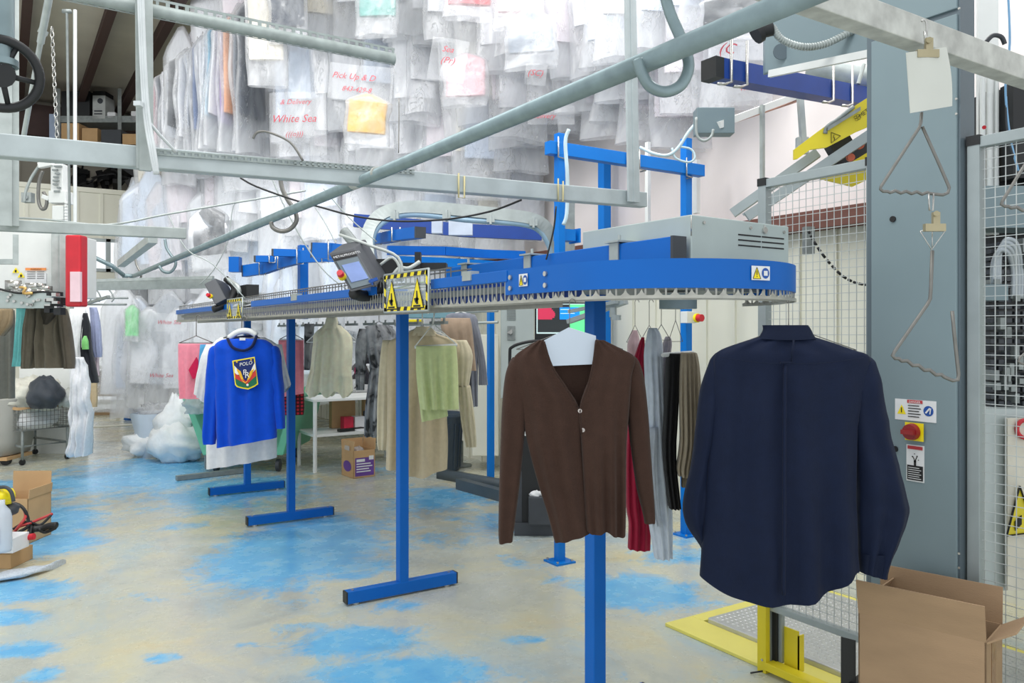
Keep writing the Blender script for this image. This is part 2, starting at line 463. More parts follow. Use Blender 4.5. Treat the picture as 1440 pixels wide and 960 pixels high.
# gable wall of the building behind the mezzanine, and the roof with its purlins
M['dimwall'] = mat('taupe_metal_sheet', (150, 146, 134), .6, 0, .05, 2)
gw = MB(); ribbed(gw, (-7, 18.2, 0), AX, 13, 3.95, 6.6, -AY, .5, .03); struct('wall_far_upper', gw, M['dimwall'])
mz = MB(); mz.box((-6, WY+.06, ztop-.12), (WX, 18.2, ztop-.01)); struct('floor_upper', mz, M['dimwall'])
M['roof'] = mat('roof_insulation', (206, 200, 186), .7, 0, .06, 2, .2, 6)
M['purlin'] = mat('dark_brown_steel', (62, 40, 36), .6)
RZ_ = 6.1
rf = MB(); NA = 60
for i in range(NA):
    for j in range(12):
        pass
vs = [(-8+14*i/NA, 5+14*j/20, RZ_+.10-.12*abs(math.sin(math.pi*(5+14*j/20)/1.3))**.6) for j in range(21) for i in range(NA+1)]
fs = [(j*(NA+1)+i, j*(NA+1)+i+1, (j+1)*(NA+1)+i+1, (j+1)*(NA+1)+i) for j in range(20) for i in range(NA)]
rf.smooth = True; rf.add(vs, fs); rf.smooth = False
rf.box((-8, 5, RZ_+.14), (6, 19, RZ_+.3))
struct('ceiling', rf, M['roof'])
for k, px in enumerate((36, 150, 236)):
    pb = MB(); q = G(px, 20, RZ_-.1)
    pb.box((q.x-.02, 6, RZ_-.26), (q.x+.02, 18.2, RZ_-.02)); pb.box((q.x-.06, 6, RZ_-.28), (q.x+.06, 18.2, RZ_-.25))
    struct('trim_%d' % (k+3), pb, M['purlin'])
cb = MB(); cb.box((-8, 17.9, RZ_-.7), (6, 18.15, RZ_-.1)); struct('trim_6', cb, M['purlin'])
# ================================================================== MAIN CONVEYOR
LX, LR, LY, LEND = 2.05, .465, 2.166, 9.2
def dz(v): return EYE+v
conv = T('garment_conveyor', 'long blue garment conveyor on T shaped posts with a rounded near end', 'conveyor', (LX, 2.56, 0))
def foot_post(y, x=LX, foot=True, wdt=.06, top=None, hl=.36):
    m = MB(); m.box((x-wdt/2, y-wdt/2, .05 if foot else 0), (x+wdt/2, y+wdt/2, top or dz(.16)))
    p = conv.part('post', m, M['blue'], bev=.004)
    if foot:
        fb = MB(); fb.box((x-hl, y-.032, .012), (x+hl, y+.032, .082)); conv.part('foot_bar', fb, M['blue'], p, bev=.003)
        cp = MB()
        for sx in (-1, 1): cp.box((x+sx*(hl+.002)-.006, y-.031, .013), (x+sx*(hl+.002)+.006, y+.031, .081))
        conv.part('end_cap', cp, M['black'], p, 'black plastic end caps')
        sc = MB()
        for sx in (-1, 1):
            sc.cyl((x+sx*(hl-.06), y, 0), (x+sx*(hl-.06), y, .012), .025, 10); sc.cyl((x+sx*(hl-.04), y, .082), (x+sx*(hl-.04), y, .086), .009, 8)
        conv.part('levelling_screw', sc, M['chrome'], p, 'bright steel levelling screws')
    return p
foot_post(2.56, wdt=.063, hl=.28); foot_post(4.43); foot_post(6.65); foot_post(8.07)
def arc(r, a0, a1, k, z):
    return [Vector((LX+r*math.cos(a0+(a1-a0)*i/k), LY+r*math.sin(a0+(a1-a0)*i/k), z)) for i in range(k+1)]
def band(mb, path, z0, z1, thick, close=True):
    """vertical strip following a plan path, with real thickness"""
    N = len(path)
    rings = []
    for i, p in enumerate(path):
        t = (path[min(i+1, N-1)]-path[max(i-1, 0)]); t.z = 0; t.normalize(); nn = Vector((t.y, -t.x, 0))
        a = Vector((p.x, p.y, 0)); c = a-nn*thick
        rings.append([a+UP*z0, a+UP*z1, c+UP*z1, c+UP*z0])
    for k in range(4):
        l = (k+1) % 4; vs = [r[q] for r in rings for q in (k, l)]
        mb.smooth = k in (0, 2)
        mb.add(vs, [(2*i, 2*i+1, 2*i+3, 2*i+2) for i in range(N-1)])
    mb.smooth = False
    mb.add(rings[0], [(3, 2, 1, 0)]); mb.add(rings[-1], [(0, 1, 2, 3)])
    return mb
# near end curved apron: front straight, half circle, back straight
path = [Vector((LX-LR, y, 0)) for y in (2.515, 2.4, 2.3)] + arc(LR, math.pi, 2*math.pi, 40, 0) + [Vector((LX+LR, y, 0)) for y in (2.3, 2.4, 2.515)]
m = MB(); m.smooth = False; band(m, path, dz(.136), dz(.228), -.012 if False else .012)
ea = conv.part('end_apron', m, M['blue'], label='wide curved blue apron round the near end')
m = MB()
for y in (2.25, 2.475):
    for zz in (.16, .20):
        m.smooth = True; m.cyl((LX-LR-.001, y, dz(zz)), (LX-LR-.008, y, dz(zz)), .009, 12)
conv.part('bolt', m, M['chrome'], ea, 'bright round bolt heads')
# thin side beams
m = MB()
def xl_Y(px): 
    Z = 1326*(LX-LR)/(px-3); return (Z-.5403*(LX-LR))/.8415
segs = [(2.50, xl_Y(606)), (xl_Y(522), xl_Y(353)), (xl_Y(322), LEND)]
for a, b_ in segs: m.box((LX-LR-.004, a, dz(.186)), (LX-LR+.03, b_, dz(.229)))
conv.part('side_beam', m, M['blue'], bev=.002)
m = MB(); m.box((LX+LR-.03, 2.5, dz(.186)), (LX+LR, LEND, dz(.229))); conv.part('side_beam', m, M['blue'], bev=.002)
m = MB(); m.box((LX-LR-.010, xl_Y(664), dz(.205)), (LX-LR+.03, xl_Y(652), dz(.243))); m.box((LX-LR-.008, xl_Y(418), dz(.20)), (LX-LR+.03, xl_Y(410), dz(.243))); conv.part('clamp', m, M['galv'], label='small grey steel clamp')
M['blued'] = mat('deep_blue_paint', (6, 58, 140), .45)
m = MB()
for sx in (-1, 1):
    x = LX+sx*(LR-.10); m.box((x-.02, 2.2, dz(.112 if sx < 0 else .15)), (x+.02, LEND, dz(.19)))
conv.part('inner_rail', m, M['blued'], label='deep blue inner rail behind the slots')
m = MB(); m.box((LX-LR+.05, LY-.1, dz(.15)), (LX+LR-.05, LEND, dz(.175))); conv.part('bed_plate', m, M['galv2'])
# slotted hook rail all round
def loop_pts(step, inset=0.0):
    r = LR-inset; out = []
    y = LEND
    while y > LY: out.append((Vector((LX-r, y, 0)), Vector((-1, 0, 0)))); y -= step
    k = int(math.pi*r/step)
    for i in range(k+1):
        a = math.pi+math.pi*i/k; d = Vector((math.cos(a), math.sin(a), 0)); out.append((Vector((LX, LY, 0))+d*r, d))
    y = LY+step
    while y < LEND: out.append((Vector((LX+r, y, 0)), Vector((1, 0, 0)))); y += step
    return out
m = MB()
lp = loop_pts(.031, .012)
for p, d in lp:
    if p.x > LX+.25 and p.y > LY: continue
    t = Vector((-d.y, d.x, 0))
    m.pbox(p+UP*dz(.108)-t*.003-d*.0015, t*.006, d*.003, UP*.082)
    # pointed tooth
for p, d in loop_pts(.050, .004):
    if p.x > LX+.25 and p.y > LY: continue
    t = Vector((-d.y, d.x, 0)); a = p
    prof = [(-.025, .108), (-.025, .112), (-.014, .115), (-.006, .122), (0, .134), (.006, .122), (.014, .115), (.025, .112), (.025, .108)]
    m.poly([a+t*x+UP*dz(z) for x, z in prof], .002, -d)
M['slot'] = mat('satin_slot_steel', (176, 176, 168), .35, .45, .1, 20)
conv.part('slotted_hook_rail', m, M['slot'], kind=None, label='row of bright steel hook slots')
m = MB()
pp = [p for p, d in loop_pts(.056, -.002) if not (p.x > LX+.25 and p.y > LY)]
band(m, pp, dz(.104), dz(.114), .003)
pp = [p for p, d in loop_pts(.056, .03) if not (p.x > LX+.25 and p.y > LY)]
band(m, pp, dz(.100), dz(.108), .003)
pp = [Vector((LX-.25, y, 0)) for y in (LEND, 6, 4, 2.7, 2.45)]
band(m, pp, dz(.092), dz(.125), .004)
conv.part('lower_strip', m, M['slot'])
m = MB()
for p, d in loop_pts(.05, .03):
    if p.y < 3.0: continue
    if p.x > LX: continue
    t = Vector((-d.y, d.x, 0)); 
    m.bar(p+UP*dz(.225), p+UP*dz(.272), .004, .004, t)
for i in range(2):
    m.bar((LX-LR+.03+i*.10, 3.0, dz(.272)), (LX-LR+.03+i*.10, LEND, dz(.272)), .006, .006)
conv.part('guard_wire', m, M['steel'])
# cables lying in the tray
for k, (c, rr_) in enumerate((((180, 184, 176), .006), ((60, 62, 60), .008), ((150, 190, 90), .004), ((210, 210, 205), .007))):
    pts = [Vector((LX-.30+.05*k+.03*math.sin(y*2.1+k), y, dz(.225+.02*math.sin(y*3+2*k)+.01*k))) for y in [3.0+.25*i for i in range(25)]]
    m = MB(); m.tube(curve_pts(pts, 3), rr_, 6); conv.part('cable', m, mat('cable_%d' % k, c, .5), label=('grey cable', 'black cable', 'green cable', 'white cable')[k])
# spine beam with its caps and saddle brackets
m = MB(); m.box((1.92, 1.985, dz(.20)), (1.98, 3.62, dz(.325))); m.box((1.92, 4.2, dz(.20)), (1.98, 4.6, dz(.26)))
sp = conv.part('spine_beam', m, M['blue'], bev=.003)
m = MB(); m.box((1.918, 1.975, dz(.20)), (1.982, 1.987, dz(.327))); conv.part('end_cap', m, M['dgrey'], sp, 'dark grey end cap')
for y in (2.28, 2.86, 3.55 if False else 3.42):
    m = MB(); m.box((1.912, y-.025, dz(.18)), (1.918, y+.025, dz(.335))); m.box((1.90, y-.04, dz(.33)), (2.0, y+.04, dz(.337))); m.cyl((1.94, y, dz(.337)), (1.94, y, dz(.36)), .006, 8)
    conv.part('saddle_bracket', m, M['galv'])
# drive housing
hx0, hx1, hy0, hy1, hz0, hz1 = 2.0, 2.515, 1.97, 2.58, dz(.20), dz(.404)
m = MB()
# tapered rear: low lid sloping a little
m.add([(hx0, hy0, hz0), (hx1, hy0, hz0), (hx1, hy1, hz0), (hx0, hy1, hz0), (hx0, hy0, hz1), (hx1, hy0, hz1-.005), (hx1, hy1, hz1-.004), (hx0, hy1, hz1+.004)],
      [(3, 2, 1, 0), (4, 5, 6, 7), (0, 1, 5, 4), (1, 2, 6, 5), (2, 3, 7, 6), (3, 0, 4, 7)])
M['house'] = mat('matt_galvanised_sheet', (178, 190, 188), .42, .25, .06, 5, .03, 20)
dh = conv.part('drive_housing', m, M['house'], bev=.004, label='grey sheet steel drive housing with vent slots')
m = MB()
for k, zz in enumerate((.350, .331, .312)):
    z = dz(zz)
    for a, b_ in ((2.235, 2.355), (2.362, 2.485)): m.box((a, hy0-.002, z-.0025), (b_, hy0+.004, z+.0025))
conv.part('vent_slot', m, M['ink'], dh, 'black vent slots')
m = MB(); m.smooth = True
for x, z in ((2.06, .38), (2.30, .378), (2.485, .375)): m.cyl((x, hy0, dz(z)), (x, hy0-.005, dz(z)), .006, 10)
m.cyl((2.375, hy0, dz(.374)), (2.375, hy0-.008, dz(.374)), .012, 14); m.cyl((2.375, hy0, dz(.383)), (2.375, hy0-.004, dz(.393)), .004, 8)
m.box((hx0-.001, hy0-.001, dz(.33)), (hx0+.002, hy0+.002, hz1-.003))
conv.part('lock', m, M['chrome'], dh, 'bright screws and round lock')
m = MB(); m.cyl((LX+.08, LY-.0, dz(.0)+.085), (LX+.08, LY, dz(.0)+.14), .07, 20); conv.part('bearing_box', m, M['cab'], label='round grey bearing under the near end')
# warning stickers
def sticker(o, xd, yd, w_, h_, parent, T_=conv):
    o = Vector(o); xd = Vector(xd).normalized(); yd = Vector(yd).normalized(); nn = xd.cross(yd)
    m = MB(); m.pbox(o, xd*w_, yd*h_, nn*.0012)
    st = T_.part('sticker', m, M['paper'], parent, 'white sticker with yellow triangle and blue disc')
    m = MB(); e = o+nn*.0022
    a = h_*.1; tw = w_*.42
    m.m = 0; m.add([e+xd*a+yd*a, e+xd*(a+tw)+yd*a, e+xd*(a+tw/2)+yd*(h_-a)], [(0, 1, 2)])
    m.m = 1; c = e+xd*(w_*.75)+yd*(h_*.5); rr = h_*.38
    m.add([c+xd*(math.cos(t)*rr*.9)+yd*(math.sin(t)*rr) for t in [2*math.pi*i/20 for i in range(20)]], [tuple(range(20))])
    m.m = 2; e2 = e+nn*.0006
    m.pbox(e2+xd*(a+tw*.46)+yd*(h_*.36), xd*tw*.09, yd*h_*.3, nn*.0003); m.pbox(e2+xd*(a+tw*.46)+yd*(h_*.22), xd*tw*.09, yd*h_*.07, nn*.0003)
    def edge(p, q): m.bar(p, q, .0012, .0012, nn)
    A, B_, C_ = e2+xd*a+yd*a, e2+xd*(a+tw)+yd*a, e2+xd*(a+tw/2)+yd*(h_-a)
    edge(A, B_); edge(B_, C_); edge(C_, A)
    m.m = 3; m.pbox(e2+xd*(w_*.75-rr*.45)+yd*(h_*.5-rr*.45), xd*rr*.9, yd*rr*.9, nn*.0003)
    T_.part('warning_symbol', m, [M['syellow'], M['sblue'], M['ink'], M['paper']], st)
sticker((LX-LR-.0035, 2.415, dz(.163)), -AY, UP, .055, .045, ea)
a_ = math.radians(310)
q = Vector((LX+(LR+.003)*math.cos(a_), LY+(LR+.003)*math.sin(a_), dz(.166))); 
q = None
# sticker on the curve: find the spot seen at the photo position
best = None
for i in range(200):
    a = math.pi+math.pi*i/200; pnt = Vector((LX+LR*math.cos(a), LY+LR*math.sin(a), 0)); Zc = pnt.dot(F); xc = pnt.dot(R)
    if pnt.dot(F) < 2.93 and abs(CX+FPX*xc/Zc-1056) < 2: best = a
a = best or math.radians(320)
tn = Vector((-math.sin(a), math.cos(a), 0)); rd = Vector((math.cos(a), math.sin(a), 0))
st_o = Vector((LX, LY, dz(.163)))+rd*(LR+.0035)
sticker(st_o, tn, UP, .075, .045, ea)
# ---- control console on its arm
def console(t, A, B, D, W_, screen=True):
    A, B, D, W_ = (P(*q) for q in (A, B, D, W_))
    u = B-A; v = D-A; w_ = W_-B
    v = v - u*(v.dot(u)/u.length_squared) * .0
    m = MB(); m.pbox(A, u, v, w_)
    cb = t.part('console', m, M['dgrey'], bev=.006, label='dark grey tilted control console')
    nn = u.cross(v).normalized()
    if nn.dot(F) > 0: nn = -nn
    ks = .62
    def quad(a0, a1, b0, b1, ms, nm, lift, lb=None, th=.003):
        mm = MB(); mm.pbox(A+u*a0+v*b0+nn*lift, u*(a1-a0), v*(b1-b0), nn*th); return t.part(nm, mm, ms, cb, lb)
    if screen: quad(.10, .92, .24, .93, M['cabd'], 'panel', .0)
    if screen: quad(.2, .86, .36, .80, mat('console_screen', (120, 140, 190), .15, 0, .1, 12, emit=(120, 140, 185), estr=.12), 'screen', .003, 'blue lit touch screen')
    if screen:
        quad(.05, .95, .08, .20, M['ink'], 'brand_plate', .0)
        mm = text_mb('METALPROGETTI', u.length*.135, A+u*.06+v*.17+nn*.0045, u, -v)
        t.part('lettering', mm, M['paper'], cb, 'white maker lettering')
    c = A+u*.02+v*.62+nn*.0
    mm = MB(); mm.smooth = True; ax = (nn*.9-u.normalized()*.5).normalized(); mm.cyl(c, c+ax*.016, .020, 16); t.part('switch_collar', mm, M['yellow'], cb, 'yellow collar')
    mm = MB(); mm.smooth = True; mm.cyl(c+ax*.016, c+ax*.03, .009, 14); mm.cyl(c+ax*.03, c+ax*.05, .018, 18, .015); t.part('stop_button', mm, M['red'], cb, 'red mushroom emergency stop button')
    return cb, A, u, v, w_, nn
cb1 = console(conv, (462, 356, 3.92), (498, 348, 4.0), (493, 411, 3.82), (514, 336, 4.22))
m = MB(); m.smooth = True
m.tube(curve_pts([P(484, 325, 4.3), P(500, 345, 4.25), P(524, 375, 4.2), P(545, 400, 4.15)], 4), .028, 12)
conv.part('console_arm', m, M['galv2'], label='stout round grey console arm')
m = MB()
m.tube(curve_pts([P(545, 400, 4.1), P(560, 378, 4.1), P(575, 377, 4.12), P(590, 368, 4.15)], 4), .010, 8)
m.tube(curve_pts([P(478, 330, 4.2), P(520, 345, 4.1), P(560, 362, 4.1), P(566, 395, 4.1)], 4), .008, 8)
m.tube(curve_pts([P(535, 372, 4.0), P(552, 362, 4.0), P(562, 380, 4.0), P(548, 402, 4.0)], 4), .007, 8)
conv.part('hose', m, mat('pale_hose', (190, 196, 192), .5))
m = MB(); m.tube(curve_pts([P(497, 412, 4.0), P(515, 416, 4.1), P(535, 405, 4.15), P(548, 378, 4.2)], 4), .03, 10)
m.obox(P(548, 380, 4.2), R, F, UP, .06, .06, .055); m.obox(P(587, 375, 4.3), R, F, UP, .16, .05, .018); m.obox(P(588, 368, 4.25), R, F, UP, .015, .03, .05)
conv.part('console_bracket', m, M['black'], label='black console bracket and cable duct')
m = MB(); m.obox(P(525, 394, 3.9), (R+UP*.4).normalized(), F, (UP-R*.4).normalized(), .022, .008, .008); m.obox(P(523, 397, 3.9), UP, F, R, .018, .006, .007)
conv.part('tag_clip', m, M['sblue'], label='small blue clip')
# ---- hazard guard plates
def guard(yc, half, zc0, zc1, scale=1.0):
    x = LX-LR-.03
    y0, y1 = yc-half, yc+half
    m = MB(); m.box((x-.002, y0, zc0), (x+.002, y1, zc1))
    gp = conv.part('guard_plate', m, M['clear'], label='clear plate with yellow and black hazard border')
    m = MB(); m.smooth = True
    m.tube([(x, y0, zc0), (x, y0, zc1), (x, y1, zc1), (x, y1, zc0)], .006, 8, closed=True); conv.part('guard_frame', m, M['galv'], gp, 'bent grey rod frame')
    H = zc1-zc0; W2 = y1-y0; b = .022*scale
    def strip(p, d, ln, nrm_up, first):
        n_ = max(4, int(ln/(.035*scale))); s = ln/n_
        for i in range(n_):
            mm = MBs[(i+first) % 2]; a = p+d*(s*i); sh = d*(s*.35)
            mm.add([a, a+d*s, a+d*s+sh*.9+nrm_up*b if i < n_-1 else a+d*s+nrm_up*b, a+(sh*.9 if i else Vector((0, 0, 0)))+nrm_up*b], [(0, 1, 2, 3)])
    MBs = [MB(), MB()]; xx = x-.004
    strip(Vector((xx, y1, zc1-b)), -AY, W2, UP, 0); strip(Vector((xx, y1, zc0)), -AY, W2, UP, 1)
    strip(Vector((xx, y1-b, zc0)), UP, H, AY, 0); strip(Vector((xx, y0, zc0)), UP, H, AY, 1)
    conv.part('hazard_stripe', MBs[0], M['syellow'], gp, 'yellow hazard blocks'); conv.part('hazard_stripe', MBs[1], M['ink'], gp, 'black hazard blocks')
    m = MB()
    for cy in (y1-W2*.20, y1-W2*.78):
        e = xx-.001; tw = W2*.15; hh = H*.80
        m.m = 1; m.add([(e, cy+tw, zc0+.01), (e, cy-tw, zc0+.01), (e, cy, zc0+.01+hh)], [(0, 1, 2)])
        e -= .001; m.m = 0; m.add([(e, cy+tw*.82, zc0+.016), (e, cy-tw*.82, zc0+.016), (e, cy, zc0-.002+hh)], [(0, 1, 2)])
        e -= .001; m.m = 1
        # small figure: pressed hand
        m.add([(e, cy+tw*.12, zc0+.03), (e, cy-tw*.2, zc0+.03), (e, cy-tw*.05, zc0+hh*.62), (e, cy+tw*.1, zc0+hh*.62)], [(0, 1, 2, 3)])
        m.add([(e, cy+tw*.42, zc0+.03+hh*.18), (e, cy+tw*.2, zc0+.02+hh*.1), (e, cy-tw*.3, zc0+hh*.36), (e, cy-tw*.1, zc0+hh*.42)], [(0, 1, 2, 3)])
        m.box((e-.0005, cy-tw*.5, zc0+.018), (e, cy+tw*.5, zc0+.026))
    conv.part('warning_triangle', m, [M['syellow'], M['ink']], gp, 'two yellow crushing hazard triangles')
M['clear'] = mat('clear_plastic', (215, 225, 225), .08, 0, .02, alpha=.25)
gx = LX-LR-.03
gc = (onX(541, 430, gx), onX(603, 378, gx))
guard((gc[0].y+gc[1].y)/2, abs(gc[0].y-gc[1].y)/2, dz(.092), dz(.272))
gc = (onX(320, 443, gx), onX(341, 416, gx))
guard((gc[0].y+gc[1].y)/2, abs(gc[0].y-gc[1].y)/2, dz(.10), dz(.26))
# second console further along
u0 = 6.75
cb2 = console(conv, (287, 399, u0), (303, 391, u0+.05), (302, 428, u0-.1), (320, 398, u0+.25), False)
m = MB(); m.tube(curve_pts([P(318, 392, 6.9), P(330, 405, 6.85), P(322, 425, 6.8), P(300, 435, 6.7)], 4), .03, 8); m.obox(P(345, 410, 6.9), AY, AX, UP, .25, .05, .05)
conv.part('console_bracket', m, M['black'])
m = MB(); m.tube(curve_pts([P(320, 392, 6.9), P(328, 398, 6.8), P(334, 402, 6.7), P(337, 412, 6.7)], 3), .02, 8); conv.part('console_arm', m, M['galv'])
m = MB()   # hook carriers under the back track
for i in range(10):
    y = 4.7+i*.4; x = LX+LR-.02
    m.bar((x, y, dz(.06)), (x, y+.22, dz(.06)), .03, .02); m.bar((x, y+.03, dz(.05)), (x, y+.03, dz(.09)), .012, .012); m.bar((x, y+.2, dz(.05)), (x, y+.2, dz(.09)), .012, .012)
conv.part('hook_carrier', m, M['galv2'])
# ================================================================== OVERHEAD STEEL
FRY = 3.2
def punched(mb, a, b, w_, h, step=.034, t=.003):
    """perforated angle: web with an upper row of oval holes, a rounded rib and a lower row of slots"""
    a, b = Vector(a), Vector(b); d = b-a; ln = d.length; t_ = d.normalized()
    side = t_.cross(UP).normalized()
    def strip(z0, z1): mb.pbox(a-side*t/2+UP*(z0-.5)*h, d, side*t, UP*(z1-z0)*h)
    strip(.88, 1.0); strip(.12, .64); strip(0, .03)
    k = 0; i = 0
    while k < ln:
        g = step*(.42 if i % 2 else .30)
        mb.pbox(a+t_*k-side*t/2+UP*.14*h, t_*min(g, ln-k), side*t, UP*h*.24)
        mb.pbox(a+t_*k-side*t/2-UP*.48*h, t_*min(step*.4, ln-k), side*t, UP*h*.11)
        k += step; i += 1
    # rib bulging toward the hall
    N = 8; prof = [(-.16*h*2*math.cos(math.pi*i/N)-.12*h, -.016*math.sin(math.pi*i/N)) for i in range(N+1)]
    mb.smooth = True
    vs = [q+UP*z+side*(-y)*sgn for q in (a, b) for z, y in prof for sgn in ((1,))]
    mb.add(vs, [(i, i+1, i+N+2, i+N+1) for i in range(N)]); mb.smooth = False
    return mb
M['angle'] = mat('perforated_angle_steel', (150, 160, 158), .5, .2, .14, 20, .05, 50)
m = MB(); a = onY(228, 14, FRY); b_ = onY(555, 80, FRY); a = a+(a-b_)*.6; punched(m, a, b_, .06, .075)
solo('perforated_angle', m, M['angle'], 'grey perforated steel angle hanging level across the top left, ending in mid air', 'steel bar')
m = MB(); a = onY(-60, 200.5, FRY); b_ = onY(905, 281.5, FRY)
m.bar(a, b_, .06, .078); 
cbm = T('overhead_beam', 'long grey overhead steel beam ending above the conveyor beside the upright strut', 'beam', base_of(m))
cbm.part('box_section', m, M['beam'], bev=.004)
m = MB(); a2 = onY(200, 212, FRY-.035); b2 = onY(583, 242, FRY-.035)
m.bar(a2-UP*.008, b2-UP*.008, .003, .006); m.bar(a2+UP*.008, b2+UP*.008, .003, .006)
d_ = (b2-a2); nn_ = int(d_.length/.024)
for k in range(nn_): m.bar(a2+d_*(k/nn_), a2+d_*((k+.4)/nn_), .003, .016)
cbm.part('slotted_edge', m, M['angle'], label='slotted angle along the upper edge')
m = MB()
for px, py in ((645, 262), (785, 268)): q = onY(px, py, FRY-.036); m.tube([q+UP*.06, q-UP*.05, q-UP*.05+AX*.03, q+UP*.05+AX*.03], .004, 6)
cbm.part('tie', m, mat('yellowed_tape', (196, 186, 140), .6), label='yellowed tie straps')
m = MB(); m.bar(onY(202, -60, FRY-.06), onY(204, 240, FRY-.06), .022, .04); 
for dx in (-.018, .018): m.bar(onY(202, -60, FRY-.06)+AX*dx, onY(204, 238, FRY-.06)+AX*dx, .008, .022)
solo('hanging_strut', m, M['galv'], 'grey upright strut at left, hanging down to the long overhead beam', 'strut')
m = MB(); q0, q1 = onY(885, -60, FRY-.055), onY(891, 284, FRY-.055)
for dx in (-.017, .017): m.bar(q0+AX*dx, q1+AX*dx, .014, .04)
m.bar(q0+AY*.012, q1+AY*.012, .045, .012)
solo('hanging_strut', m, M['beam'], 'grey double channel strut hanging beside the end of the long overhead beam', 'strut')
# cable with ties on left strut
m = MB()
for k in range(3): m.tube(curve_pts([P(194+k*3, -30, 2.85), P(198+k*3, 80, 2.84), P(203+k*3, 160, 2.83), P(212+k*3, 215, 2.8), P(218+2*k, 245, 2.8)], 4), .006, 6)
m.tube(curve_pts([P(207, 168, 2.83), P(225, 190, 2.85), P(248, 214, 2.9)], 4), .006, 6)
m.obox(P(196, 147, 2.82), R, F, UP, .012, .02, .008)
solo('cable_bundle', m, mat('white_cable', (200, 206, 208), .5), 'pale cables strapped down the upright strut at upper left', 'cable')
# long pipe
PXX = 1.29
def pipeP(px, py): return onX(px, py, PXX)
pa, pb_ = onX(188, 388, PXX), onX(1120, -1, PXX)
pipe = T('hanging_rail_pipe', 'long grey steel pipe running overhead from the top right far into the hall', 'pipe', pa)
m = MB(); dd = (pb_-pa).normalized()
m.tube([pb_+dd*.35, pa+dd*.08, pa+dd*.02, pa-AX*.05+dd*.0, pa-AX*.12], .0245, 16)
end = P(80, 337, pa.dot(F)*.93)
m.tube([pa-AX*.10, pa+(end-pa)*.3, end], .0245, 12)
pipe.part('pipe', m, M['pipe'])
m = MB(); q = onX(501, 256, PXX); m.smooth = True; m.cyl(q-dd*.03, q+dd*.03, .029, 16); q = onX(530, 243, PXX); m.cyl(q-dd*.01, q+dd*.01, .0262, 16)
pipe.part('pipe_collar', m, M['rust'])
def hook_on(px0, py0, r, label, pts, Z, thick, arm=True):
    m = MB(); m.tube(curve_pts([P(x, y, Z) for x, y in pts], 5), thick, 12)
    solo('suspension_hook', m, M['pipe'] if thick > .012 else M['steel'], label, 'hook', 'hooks carrying the long pipe')
Zh = 1326*PXX/(925-3)
hook_on(0, 0, 0, 'thick curled steel hook welded under the long pipe, nearest the camera', [(896, 84), (903, 104), (915, 122), (936, 129), (957, 120), (968, 98), (966, 76), (955, 48), (943, 20), (935, -8), (930, -40)], Zh-.01, .0135)
hook_on(0, 0, 0, 'curled steel hook under the long pipe above the tilted console', [(381, 312), (384, 320), (395, 325), (408, 322), (417, 310), (414, 295), (404, 280), (396, 262), (394, 240), (396, 232)], 1326*PXX/397, .012)
hook_on(0, 0, 0, 'small curled hook under the far end of the long pipe', [(181, 390), (183, 395), (188, 397.5), (194, 396), (198, 390), (198, 384), (192, 372), (190, 360)], 9.0, .012)
hook_on(0, 0, 0, 'dark curled hook under the long pipe left of the far console', [(224, 374), (229, 381), (238, 383), (245, 377), (247, 368), (240, 358), (234, 348), (232, 336)], 1326*PXX/232, .013)
# rusty near beam, top right
NBY = 1.28
m = MB(); a = onY(1080, 18, NBY); b_ = onY(1500, 100, NBY); 
a = onY(1080, -16, NBY); b_ = onY(1356, 64.5, NBY); d = b_-a; b_ = b_+d*.5
a = Vector((a.x, NBY, b_.z)); b_.y = NBY
H_ = .078
zc = onY(1356, 64, NBY).z
m.box((a.x-.6, NBY, zc-H_/2), (b_.x+.3, NBY+.06, zc+H_/2))
solo('overhead_beam', m, M['rust'], 'stained grey box beam close overhead at the top right, holding the wire hooks', 'beam', bev=.003)
# left far frame
LFY = 4.5
m = MB(); a = onY(-80, 313, LFY); b_ = onY(261, 328.5, LFY); m.bar(a, b_, .05, .055)
lf = T('steel_gantry', 'pale grey steel frame of upright and cross bar at the left edge', 'frame', base_of(m)); lf.part('cross_bar', m, M['galv'], bev=.003)
m = MB(); m.bar(onY(18, -60, LFY-.05), onY(18, 318, LFY-.05), .05, .05); m.bar(onY(18, -60, LFY-.09)-AX*.028, onY(18, 318, LFY-.09)-AX*.028, .012, .05)
lf.part('upright', m, M['galv'])
m = MB(); m.bar(P(215, 336, 4.6), P(170, 371, 5.6), .05, .045); lf.part('brace', m, M['galv'])
m = MB(); m.tube(curve_pts([P(-20, 305, 4.4), P(60, 308, 4.4), P(150, 316, 4.45), P(230, 302, 4.6), P(300, 290, 4.7), P(360, 280, 4.8), P(430, 268, 4.9)], 4), .006, 6)
solo('conduit', m, M['galv'], 'thin pale conduit lying along the left cross bar and rising to the right', 'cable')
m = MB(); a = P(82, 328, 6.4); m.bar(P(-5, 368, 6.3), P(22, 368, 6.3), .05, .04); m.bar(P(22, 330, 6.3), P(22, 372, 6.3), .05, .04)
solo('steel_bracket', m, M['galv'], 'grey steel bracket in front of the white machine panel at left', 'bracket')
m = MB(); a = onY(100, 395, 9.5); m.bar(P(110, 402, 8.6), P(300, 398, 8.0), .05, .10); m.bar(P(110, 395, 8.5), P(300, 390, 7.9), .03, .03)
solo('overhead_beam', m, M['galv'], 'grey beam crossing behind the bend of the long pipe at left', 'beam')
